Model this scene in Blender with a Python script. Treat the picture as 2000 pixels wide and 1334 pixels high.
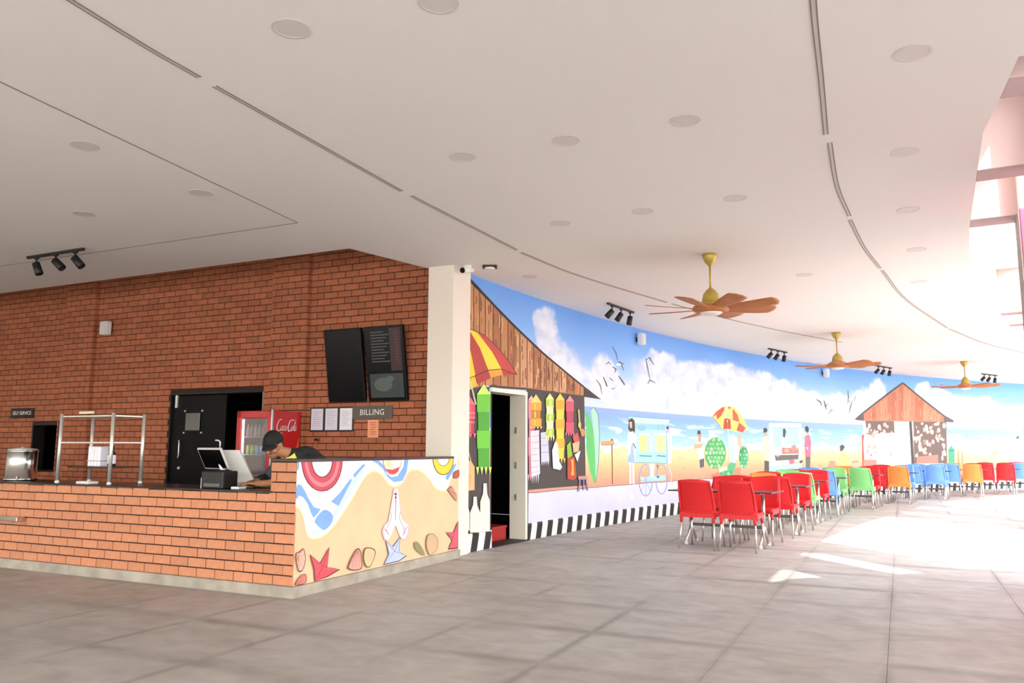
import bpy, bmesh, math, random
from mathutils import Vector, Matrix, noise

for o in list(bpy.data.objects): bpy.data.objects.remove(o, do_unlink=True)
scene = bpy.context.scene
COL = scene.collection

# ------------------------------------------------------------------ camera
CAM_H = 1.30
FPX, PITCH, ROLL = 1560.0, math.atan(207/1560.0), math.radians(0.2)
cam_d = bpy.data.cameras.new('camera'); cam = bpy.data.objects.new('camera', cam_d); COL.objects.link(cam)
cam_d.sensor_fit = 'HORIZONTAL'; cam_d.sensor_width = 36.0; cam_d.lens = 36.0*FPX/2000.0
cam_d.clip_start = 0.05; cam_d.clip_end = 500
_f = Vector((0, math.cos(PITCH), math.sin(PITCH))); _r = Vector((1, 0, 0)); _u = _r.cross(_f)
_r2 = math.cos(ROLL)*_r + math.sin(ROLL)*_u; _u2 = math.cos(ROLL)*_u - math.sin(ROLL)*_r
cam.matrix_world = Matrix(((_r2.x, _u2.x, -_f.x, 0), (_r2.y, _u2.y, -_f.y, 0), (_r2.z, _u2.z, -_f.z, CAM_H), (0, 0, 0, 1)))
scene.camera = cam

# ------------------------------------------------------------------ sky, sun, exposure
SUN_DIR = Vector((-0.30*2.80, 0.95*2.80, -3.54)).normalized()
world = bpy.data.worlds.new('sky'); scene.world = world; world.use_nodes = True
nt = world.node_tree; nt.nodes.clear()
wo = nt.nodes.new('ShaderNodeOutputWorld'); bg = nt.nodes.new('ShaderNodeBackground')
sk = nt.nodes.new('ShaderNodeTexSky'); sk.sky_type = 'NISHITA'; sk.sun_disc = False
sk.sun_elevation = math.asin(-SUN_DIR.z); sk.sun_rotation = math.atan2(-SUN_DIR.x, -SUN_DIR.y)
sk.air_density = 1.0; sk.dust_density = 2.4; sk.ozone_density = 1.0
hs = nt.nodes.new('ShaderNodeHueSaturation'); hs.inputs['Saturation'].default_value = 0.43
nt.links.new(sk.outputs[0], hs.inputs['Color']); nt.links.new(hs.outputs[0], bg.inputs['Color'])
nt.links.new(bg.outputs[0], wo.inputs['Surface']); bg.inputs['Strength'].default_value = 0.60
sun_d = bpy.data.lights.new('sun', 'SUN'); sun_d.energy = 2.9; sun_d.angle = math.radians(0.6); sun_d.color = (1, 0.97, 0.92)
sun = bpy.data.objects.new('sun', sun_d); COL.objects.link(sun)
sun.rotation_euler = SUN_DIR.to_track_quat('-Z', 'Y').to_euler(); sun.location = (8, -12, 20)
scene.view_settings.view_transform = 'Standard'; scene.view_settings.look = 'None'
scene.view_settings.gamma = 1.0; scene.view_settings.use_curve_mapping = False
scene.view_settings.exposure = 1.32

# ------------------------------------------------------------------ helpers
def srgb(h):
    if isinstance(h, str): h = tuple(int(h[i:i+2], 16) for i in (0, 2, 4))
    return tuple(((c/255)/12.92 if c/255 <= 0.04045 else ((c/255+0.055)/1.055)**2.4) for c in h)
MATS = {}
def mat(name, col, rough=0.5, metal=0.0, vary=0.0, scale=8.0, bump=0.0, bscale=60.0, coat=0.0, emis=None, estr=0.0, spec=None, alpha=None, trans=0.0, obj_rand=0.0, isl_rand=0.0):
    if name in MATS: return MATS[name]
    m = bpy.data.materials.new(name); m.use_nodes = True; n = m.node_tree; b = n.nodes['Principled BSDF']
    c = srgb(col) if (isinstance(col, str) or max(col) > 1.0) else col
    b.inputs['Base Color'].default_value = (*c, 1); b.inputs['Roughness'].default_value = rough; b.inputs['Metallic'].default_value = metal
    b.inputs['Coat Weight'].default_value = coat
    if spec is not None: b.inputs['Specular IOR Level'].default_value = spec
    if trans: b.inputs['Transmission Weight'].default_value = trans
    if emis: b.inputs['Emission Color'].default_value = (*srgb(emis), 1); b.inputs['Emission Strength'].default_value = estr
    tc = None
    if vary or bump:
        tc = n.nodes.new('ShaderNodeTexCoord')
    last = None
    if vary:
        no = n.nodes.new('ShaderNodeTexNoise'); no.inputs['Scale'].default_value = scale; no.inputs['Detail'].default_value = 4
        n.links.new(tc.outputs['Object'], no.inputs['Vector'])
        mr = n.nodes.new('ShaderNodeMapRange'); mr.inputs[1].default_value = 0.3; mr.inputs[2].default_value = 0.7; mr.inputs[3].default_value = 1-vary; mr.inputs[4].default_value = 1+vary
        n.links.new(no.outputs['Fac'], mr.inputs[0]); last = mr.outputs[0]
    if obj_rand or isl_rand:
        if obj_rand: src = n.nodes.new('ShaderNodeObjectInfo').outputs['Random']; a = obj_rand
        else: src = n.nodes.new('ShaderNodeNewGeometry').outputs['Random Per Island']; a = isl_rand
        m2 = n.nodes.new('ShaderNodeMapRange'); m2.inputs[3].default_value = 1-a; m2.inputs[4].default_value = 1+a; n.links.new(src, m2.inputs[0])
        if last:
            mm = n.nodes.new('ShaderNodeMath'); mm.operation = 'MULTIPLY'; n.links.new(last, mm.inputs[0]); n.links.new(m2.outputs[0], mm.inputs[1]); last = mm.outputs[0]
        else: last = m2.outputs[0]
    if last:
        vm = n.nodes.new('ShaderNodeVectorMath'); vm.operation = 'SCALE'; vm.inputs[0].default_value = c
        n.links.new(last, vm.inputs['Scale']); n.links.new(vm.outputs[0], b.inputs['Base Color'])
    if bump:
        nb = n.nodes.new('ShaderNodeTexNoise'); nb.inputs['Scale'].default_value = bscale; nb.inputs['Detail'].default_value = 3
        n.links.new(tc.outputs['Object'], nb.inputs['Vector'])
        bp = n.nodes.new('ShaderNodeBump'); bp.inputs['Strength'].default_value = bump; bp.inputs['Distance'].default_value = 0.01
        n.links.new(nb.outputs['Fac'], bp.inputs['Height']); n.links.new(bp.outputs[0], b.inputs['Normal'])
    MATS[name] = m; return m
def paint(h): return mat('paint_'+h, h, 0.65, vary=0.05, scale=5)

class MB:
    def __init__(s): s.v = []; s.f = []; s.m = []; s.mats = []; s.cur = 0; s.sm = []; s.smooth = False
    def use(s, m):
        if m not in s.mats: s.mats.append(m)
        s.cur = s.mats.index(m); return s
    def _add(s, vs, fs, M=None, smooth=None):
        k = len(s.v); s.v += [tuple(M @ Vector(p)) if M else tuple(p) for p in vs]
        for f in fs: s.f.append([k+i for i in f]); s.m.append(s.cur); s.sm.append(s.smooth if smooth is None else smooth)
    def box(s, x0, x1, y0, y1, z0, z1, M=None):
        s._add([(x0,y0,z0),(x1,y0,z0),(x1,y1,z0),(x0,y1,z0),(x0,y0,z1),(x1,y0,z1),(x1,y1,z1),(x0,y1,z1)],
               [(0,3,2,1),(4,5,6,7),(0,1,5,4),(1,2,6,5),(2,3,7,6),(3,0,4,7)], M, False); return s
    def bbox(s, x0, x1, y0, y1, z0, z1, b=0.01, M=None):       # box with chamfered edges
        bm = bmesh.new(); bmesh.ops.create_cube(bm, size=1)
        for v in bm.verts: v.co = Vector(((x0+x1)/2+v.co.x*(x1-x0), (y0+y1)/2+v.co.y*(y1-y0), (z0+z1)/2+v.co.z*(z1-z0)))
        bmesh.ops.bevel(bm, geom=list(bm.edges), offset=b, segments=2, affect='EDGES', profile=0.5)
        s.bm(bm, M); return s
    def bm(s, bm, M=None, smooth=False):
        bm.verts.index_update(); s._add([v.co.copy() for v in bm.verts], [[v.index for v in f.verts] for f in bm.faces], M, smooth); bm.free()
    def prism(s, poly, z0, z1, M=None):
        n = len(poly); s._add([(x,y,z0) for x,y in poly]+[(x,y,z1) for x,y in poly], [list(range(n))[::-1], list(range(n,2*n))]+[(i,(i+1)%n,n+(i+1)%n,n+i) for i in range(n)], M, False); return s
    def quad(s, a, b, c, d, M=None): s._add([a,b,c,d], [(0,1,2,3)], M, False); return s
    def tube(s, path, r, n=10, M=None, cap=True, sx=1.0, smooth=True):
        P = [Vector(p) for p in path]; R = r if isinstance(r, (list, tuple)) else [r]*len(P)
        vs = []; fs = []; ref = None
        for i, p in enumerate(P):
            d = (P[min(i+1, len(P)-1)]-P[max(i-1, 0)]).normalized()
            if ref is None: ref = Vector((0,0,1)) if abs(d.z) < 0.9 else Vector((1,0,0))
            a = d.cross(ref).normalized(); b = a.cross(d).normalized(); ref = b
            for k in range(n):
                t = 2*math.pi*k/n; vs.append(p+(a*math.cos(t)*sx+b*math.sin(t))*R[i])
        for i in range(len(P)-1):
            for k in range(n): fs.append((i*n+k, i*n+(k+1)%n, (i+1)*n+(k+1)%n, (i+1)*n+k))
        s._add(vs, fs, M, smooth)
        if cap:
            k = len(s.v)-len(vs); s.f.append([k+i for i in range(n)][::-1]); s.f.append([k+(len(P)-1)*n+i for i in range(n)]); s.m += [s.cur]*2; s.sm += [False]*2
        return s
    def lathe(s, prof, n=24, M=None, smooth=True):
        vs = []; fs = []
        for r, z in prof:
            for k in range(n): t = 2*math.pi*k/n; vs.append((r*math.cos(t), r*math.sin(t), z))
        for i in range(len(prof)-1):
            for k in range(n): fs.append((i*n+k, i*n+(k+1)%n, (i+1)*n+(k+1)%n, (i+1)*n+k))
        s._add(vs, fs, M, smooth); k = len(s.v)-len(vs)
        s.f.append([k+i for i in range(n)][::-1]); s.f.append([k+(len(prof)-1)*n+i for i in range(n)]); s.m += [s.cur]*2; s.sm += [False]*2
        return s
    def grid(s, fn, nu, nv, M=None, smooth=True, thick=0.0):
        vs = [fn(i/nu, j/nv) for j in range(nv+1) for i in range(nu+1)]
        fs = [(j*(nu+1)+i, j*(nu+1)+i+1, (j+1)*(nu+1)+i+1, (j+1)*(nu+1)+i) for j in range(nv) for i in range(nu)]
        s._add(vs, fs, M, smooth); return s
    def build(s, name, material=None, parent=None, loc=None, rotz=0.0):
        me = bpy.data.meshes.new(name); me.from_pydata(s.v, [], s.f)
        ms = s.mats if s.mats else [material]
        for m in ms: me.materials.append(m)
        me.polygons.foreach_set('material_index', s.m if s.mats else [0]*len(s.f)); me.polygons.foreach_set('use_smooth', s.sm)
        me.update(); o = bpy.data.objects.new(name, me); COL.objects.link(o)
        if parent: o.parent = parent
        if loc is not None: o.location = loc
        o.rotation_euler[2] = rotz
        return o
def empty(name, loc=(0,0,0), rotz=0.0, parent=None):
    o = bpy.data.objects.new(name, None); COL.objects.link(o); o.location = loc; o.rotation_euler[2] = rotz; o.empty_display_size = 0.1
    if parent: o.parent = parent
    return o
def tag(o, label=None, cat=None, group=None, kind=None):
    if label: o['label'] = label
    if cat: o['category'] = cat
    if group: o['group'] = group
    if kind: o['kind'] = kind
    return o
def copy_tree(o, parent=None):
    c = o.copy(); COL.objects.link(c)
    if parent: c.parent = parent
    for ch in [x for x in o.children]: copy_tree(ch, c)
    return c
def solid(o, t, offset=0.0):
    m = o.modifiers.new('thickness', 'SOLIDIFY'); m.thickness = t; m.offset = offset; return o
def inst(name, me, parent, loc=(0,0,0), rot=(0,0,0), scale=(1,1,1)):
    o = bpy.data.objects.new(name, me); COL.objects.link(o); o.parent = parent; o.location = loc; o.rotation_euler = rot; o.scale = scale; return o
def text_mesh(name, body, size, material, parent, M, extr=0.001, space=1.0):
    c = bpy.data.curves.new(name, 'FONT'); c.body = body; c.size = size; c.extrude = extr; c.align_x = 'CENTER'; c.align_y = 'CENTER'; c.space_character = space
    t = bpy.data.objects.new(name, c); COL.objects.link(t)
    me = bpy.data.meshes.new_from_object(t.evaluated_get(bpy.context.evaluated_depsgraph_get())); me.name = name
    bpy.data.objects.remove(t, do_unlink=True); me.materials.clear(); me.materials.append(material)
    o = bpy.data.objects.new(name, me); COL.objects.link(o); o.parent = parent; o.matrix_local = M; return o

HC = 3.54                                        # ceiling height
C0 = Vector((-1.901, 7.156, 0)); BA = math.radians(-25.8)
BM = Matrix.Translation(C0) @ Matrix.Rotation(BA, 4, 'Z')   # booth frame: x along the counter, y into the booth
def bw(x, y, z=0.0): return BM @ Vector((x, y, z))
AX, AY, AR, TH0 = 34.403, -8.233, 39.529, 2.661055           # centre, radius and start angle of the curved mural wall
def arc(s, z=0.0, off=0.0):
    t = TH0 - s/AR; return Vector((AX+(AR-off)*math.cos(t), AY+(AR-off)*math.sin(t), z))
def arc_rot(s): return TH0 - s/AR                              # direction of the outward normal
S_END = 34.0
rnd = random.Random(11)

# ------------------------------------------------------------------ materials
M_ceil = mat('ceiling_paint', 'efeae4', 0.85, vary=0.012, scale=0.7)
M_white = mat('white_paint', 'ece4d8', 0.7)
M_mortar = mat('dark_mortar', '3a221a', 0.95)
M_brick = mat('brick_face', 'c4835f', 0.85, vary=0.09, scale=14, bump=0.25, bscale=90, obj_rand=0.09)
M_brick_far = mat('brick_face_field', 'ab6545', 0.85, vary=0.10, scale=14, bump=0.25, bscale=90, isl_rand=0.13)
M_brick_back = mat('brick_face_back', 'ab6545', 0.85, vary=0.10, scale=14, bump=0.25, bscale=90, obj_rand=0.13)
M_conc = mat('plinth_concrete', 'a59b8c', 0.9, vary=0.22, scale=5, bump=0.3, bscale=25)
M_granite = mat('black_granite', '15130f', 0.25)
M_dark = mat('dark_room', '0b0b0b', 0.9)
M_black = mat('black_laminate', '070707', 0.45, spec=.18)
M_blackm = mat('black_metal', '151412', 0.5)
M_steel = mat('stainless_steel', 'dcd8d0', 0.4, 0.7)
M_chrome = mat('brushed_aluminium', 'd8d4cc', 0.3, 0.9)
M_wplast = mat('white_plastic', 'e8e6e2', 0.4)
M_grey = mat('grey_plastic', '5a5a5c', 0.5)

def floor_material():
    m = bpy.data.materials.new('floor_stone'); m.use_nodes = True; n = m.node_tree; b = n.nodes['Principled BSDF']
    geo = n.nodes.new('ShaderNodeNewGeometry')
    mp = n.nodes.new('ShaderNodeMapping'); mp.vector_type = 'TEXTURE'; mp.inputs['Location'].default_value = C0; mp.inputs['Rotation'].default_value = (0, 0, BA)
    n.links.new(geo.outputs['Position'], mp.inputs['Vector'])
    def nz(scale, det, dist=0.0, sc=(1,1,1)):
        mm = n.nodes.new('ShaderNodeMapping'); mm.inputs['Scale'].default_value = sc; n.links.new(mp.outputs[0], mm.inputs['Vector'])
        t = n.nodes.new('ShaderNodeTexNoise'); t.inputs['Scale'].default_value = scale; t.inputs['Detail'].default_value = det; t.inputs['Distortion'].default_value = dist; n.links.new(mm.outputs[0], t.inputs['Vector']); return t.outputs['Fac']
    r1 = n.nodes.new('ShaderNodeValToRGB'); n.links.new(nz(1.1, 6, 0.6), r1.inputs[0])
    e = r1.color_ramp.elements; e[0].position = .3; e[0].color = (*srgb('9c968d'), 1); e[1].position = .72; e[1].color = (*srgb('b6b4af'), 1)
    r2 = n.nodes.new('ShaderNodeValToRGB'); n.links.new(nz(4.2, 9, 0.8, (0.85, 1.25, 1)), r2.inputs[0])
    e = r2.color_ramp.elements; e[0].position = .3; e[0].color = (*srgb('969088'), 1); e[1].position = .65; e[1].color = (*srgb('beb9b1'), 1)
    mx = n.nodes.new('ShaderNodeMix'); mx.data_type = 'RGBA'; mx.inputs[0].default_value = .5; n.links.new(r1.outputs[0], mx.inputs[6]); n.links.new(r2.outputs[0], mx.inputs[7])
    # worn dirt lying along the slab joints
    sp = n.nodes.new('ShaderNodeSeparateXYZ'); n.links.new(mp.outputs[0], sp.inputs[0])
    def joint(sock, period, off, w):
        a = n.nodes.new('ShaderNodeMath'); a.operation = 'ADD'; a.inputs[1].default_value = -off; n.links.new(sock, a.inputs[0])
        p = n.nodes.new('ShaderNodeMath'); p.operation = 'PINGPONG'; p.inputs[1].default_value = period/2; n.links.new(a.outputs[0], p.inputs[0])
        q = n.nodes.new('ShaderNodeMapRange'); q.interpolation_type = 'SMOOTHSTEP'; q.inputs[1].default_value = 0; q.inputs[2].default_value = w; q.inputs[3].default_value = 1; q.inputs[4].default_value = 0
        n.links.new(p.outputs[0], q.inputs[0]); return q.outputs[0]
    jx = joint(sp.outputs[0], SLX, SOX, 0.06); jy = joint(sp.outputs[1], SLY, SOY, 0.13)
    jm = n.nodes.new('ShaderNodeMath'); jm.operation = 'MAXIMUM'; n.links.new(jx, jm.inputs[0]); n.links.new(jy, jm.inputs[1])
    wear = n.nodes.new('ShaderNodeMapRange'); wear.inputs[1].default_value = .38; wear.inputs[2].default_value = .60; wear.inputs[3].default_value = 0.0; wear.inputs[4].default_value = .5
    n.links.new(nz(0.55, 4, 0.3), wear.inputs[0])
    jw = n.nodes.new('ShaderNodeMath'); jw.operation = 'MULTIPLY'; n.links.new(jm.outputs[0], jw.inputs[0]); n.links.new(wear.outputs[0], jw.inputs[1])
    m2 = n.nodes.new('ShaderNodeMix'); m2.data_type = 'RGBA'; n.links.new(jw.outputs[0], m2.inputs[0]); n.links.new(mx.outputs[2], m2.inputs[6]); m2.inputs[7].default_value = (*srgb('6d635a'), 1)
    n.links.new(m2.outputs[2], b.inputs['Base Color'])
    rr = n.nodes.new('ShaderNodeMapRange'); rr.inputs[3].default_value = .38; rr.inputs[4].default_value = .7; n.links.new(nz(3, 5), rr.inputs[0]); n.links.new(rr.outputs[0], b.inputs['Roughness'])
    bp = n.nodes.new('ShaderNodeBump'); bp.inputs['Strength'].default_value = .12; bp.inputs['Distance'].default_value = .01; n.links.new(nz(14, 6, 1), bp.inputs['Height']); n.links.new(bp.outputs[0], b.inputs['Normal'])
    return m
SLX, SLY, SOX, SOY = 0.95, 0.925, 2.78, 0.87
M_floor = floor_material()

def mural_material():
    m = bpy.data.materials.new('beach_mural_paint'); m.use_nodes = True; n = m.node_tree; b = n.nodes['Principled BSDF']; b.inputs['Roughness'].default_value = .6
    uv = n.nodes.new('ShaderNodeUVMap'); uv.uv_map = 'UVMap'
    sp = n.nodes.new('ShaderNodeSeparateXYZ'); n.links.new(uv.outputs[0], sp.inputs[0]); V = sp.outputs[1]
    def nz(scale, det, sc=(1,1,1), dist=0.0):
        mm = n.nodes.new('ShaderNodeMapping'); mm.inputs['Scale'].default_value = sc; n.links.new(uv.outputs[0], mm.inputs['Vector'])
        t = n.nodes.new('ShaderNodeTexNoise'); t.inputs['Scale'].default_value = scale; t.inputs['Detail'].default_value = det; t.inputs['Distortion'].default_value = dist; n.links.new(mm.outputs[0], t.inputs['Vector']); return t
    def math_(op, a, bb):
        q = n.nodes.new('ShaderNodeMath'); q.operation = op
        for i, x in enumerate((a, bb)):
            if isinstance(x, (int, float)): q.inputs[i].default_value = x
            else: n.links.new(x, q.inputs[i])
        return q.outputs[0]
    def ramp(sock, stops):
        r = n.nodes.new('ShaderNodeValToRGB'); n.links.new(sock, r.inputs[0]); el = r.color_ramp.elements
        el[0].position = stops[0][0]; el[0].color = (*srgb(stops[0][1]), 1); el[1].position = stops[-1][0]; el[1].color = (*srgb(stops[-1][1]), 1)
        for p, c in stops[1:-1]: x = el.new(p); x.color = (*srgb(c), 1)
        return r.outputs[0]
    def mix(f, a, bb):
        q = n.nodes.new('ShaderNodeMix'); q.data_type = 'RGBA'
        if isinstance(f, float): q.inputs[0].default_value = f
        else: n.links.new(f, q.inputs[0])
        for i, x in ((6, a), (7, bb)):
            if isinstance(x, str): q.inputs[i].default_value = (*srgb(x), 1)
            else: n.links.new(x, q.inputs[i])
        return q.outputs[2]
    def step(sock, a, bb):
        q = n.nodes.new('ShaderNodeMapRange'); q.interpolation_type = 'SMOOTHSTEP'; q.inputs[1].default_value = a; q.inputs[2].default_value = bb; n.links.new(sock, q.inputs[0]); return q.outputs[0]
    Z = math_('DIVIDE', V, HC)
    sky = ramp(math_('ADD', Z, math_('MULTIPLY', math_('SUBTRACT', nz(.5, 3).outputs['Fac'], .5), .12)), [(1.98/HC, 'cbdaee'), (2.25/HC, 'bcd3f0'), (2.6/HC, 'a4c8f4'), (3.0/HC, '7fb2f0'), (3.5/HC, '679fe6')])
    # painted clouds
    off = nz(1.6, 5, (1, 1.2, 1)); 
    ov = n.nodes.new('ShaderNodeVectorMath'); ov.operation = 'MULTIPLY_ADD'; ov.inputs[1].default_value = (.75, .55, 0); n.links.new(off.outputs['Color'], ov.inputs[0]); 
    n.links.new(uv.outputs[0], ov.inputs[2])
    cm = None
    for (s0, z0, rs, rz) in CLOUDS:
        a = n.nodes.new('ShaderNodeVectorMath'); a.operation = 'SUBTRACT'; a.inputs[1].default_value = (s0+.375, z0+.275, 0); n.links.new(ov.outputs[0], a.inputs[0])
        d = n.nodes.new('ShaderNodeVectorMath'); d.operation = 'MULTIPLY'; d.inputs[1].default_value = (1/rs, 1/rz, 0); n.links.new(a.outputs[0], d.inputs[0])
        l = n.nodes.new('ShaderNodeVectorMath'); l.operation = 'LENGTH'; n.links.new(d.outputs[0], l.inputs[0])
        q = step(l.outputs['Value'], 1.35, .8); cm = q if cm is None else math_('MAXIMUM', cm, q)
    ctex = nz(2.2, 5, (1, 1.4, 1)).outputs['Fac']
    ccol = ramp(ctex, [(.3, 'bccbe2'), (.5, 'dbe3ef'), (.66, 'eceef2')])
    sky = mix(math_('MULTIPLY', cm, .93), sky, ccol)
    sea = ramp(Z, [(1.22/HC, 'd6eaec'), (1.36/HC, 'a4d4e6'), (1.6/HC, '8fbfe8'), (1.85/HC, '82abe4'), (1.98/HC, '90abde')])
    foam = step(nz(2.4, 5, (.45, 3.2, 1), .6).outputs['Fac'], .51, .63)
    foam = math_('MULTIPLY', foam, step(V, 1.9, 1.55)); sea = mix(foam, sea, 'eff8fa')
    wob = math_('MULTIPLY', math_('SUBTRACT', nz(.9, 4).outputs['Fac'], .5), .35)
    sand = ramp(Z, [(.66/HC, 'dd9474'), (.85/HC, 'e6a87f'), (1.05/HC, 'eac389'), (1.25/HC, 'ecd8a4')])
    sand = mix(math_('MULTIPLY', step(nz(6, 5, (1, 2.5, 1)).outputs['Fac'], .55, .7), .35), sand, 'cf7f68')
    c = mix(step(math_('ADD', V, wob), 1.24, 1.34), sand, sea)
    c = mix(step(V, 1.975, 1.985), c, sky)
    edge = math_('ADD', V, math_('MULTIPLY', math_('SUBTRACT', nz(2.5, 2).outputs['Fac'], .5), .03))
    c = mix(step(edge, .67, .655), c, ramp(nz(.7, 3).outputs['Fac'], [(.3, 'c6c9e0'), (.7, 'd8d9e8')]))
    c = mix(math_('MULTIPLY', step(edge, .665, .655), step(edge, .64, .65)), c, '8a5a4c')
    n.links.new(c, b.inputs['Base Color']); return m

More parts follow.
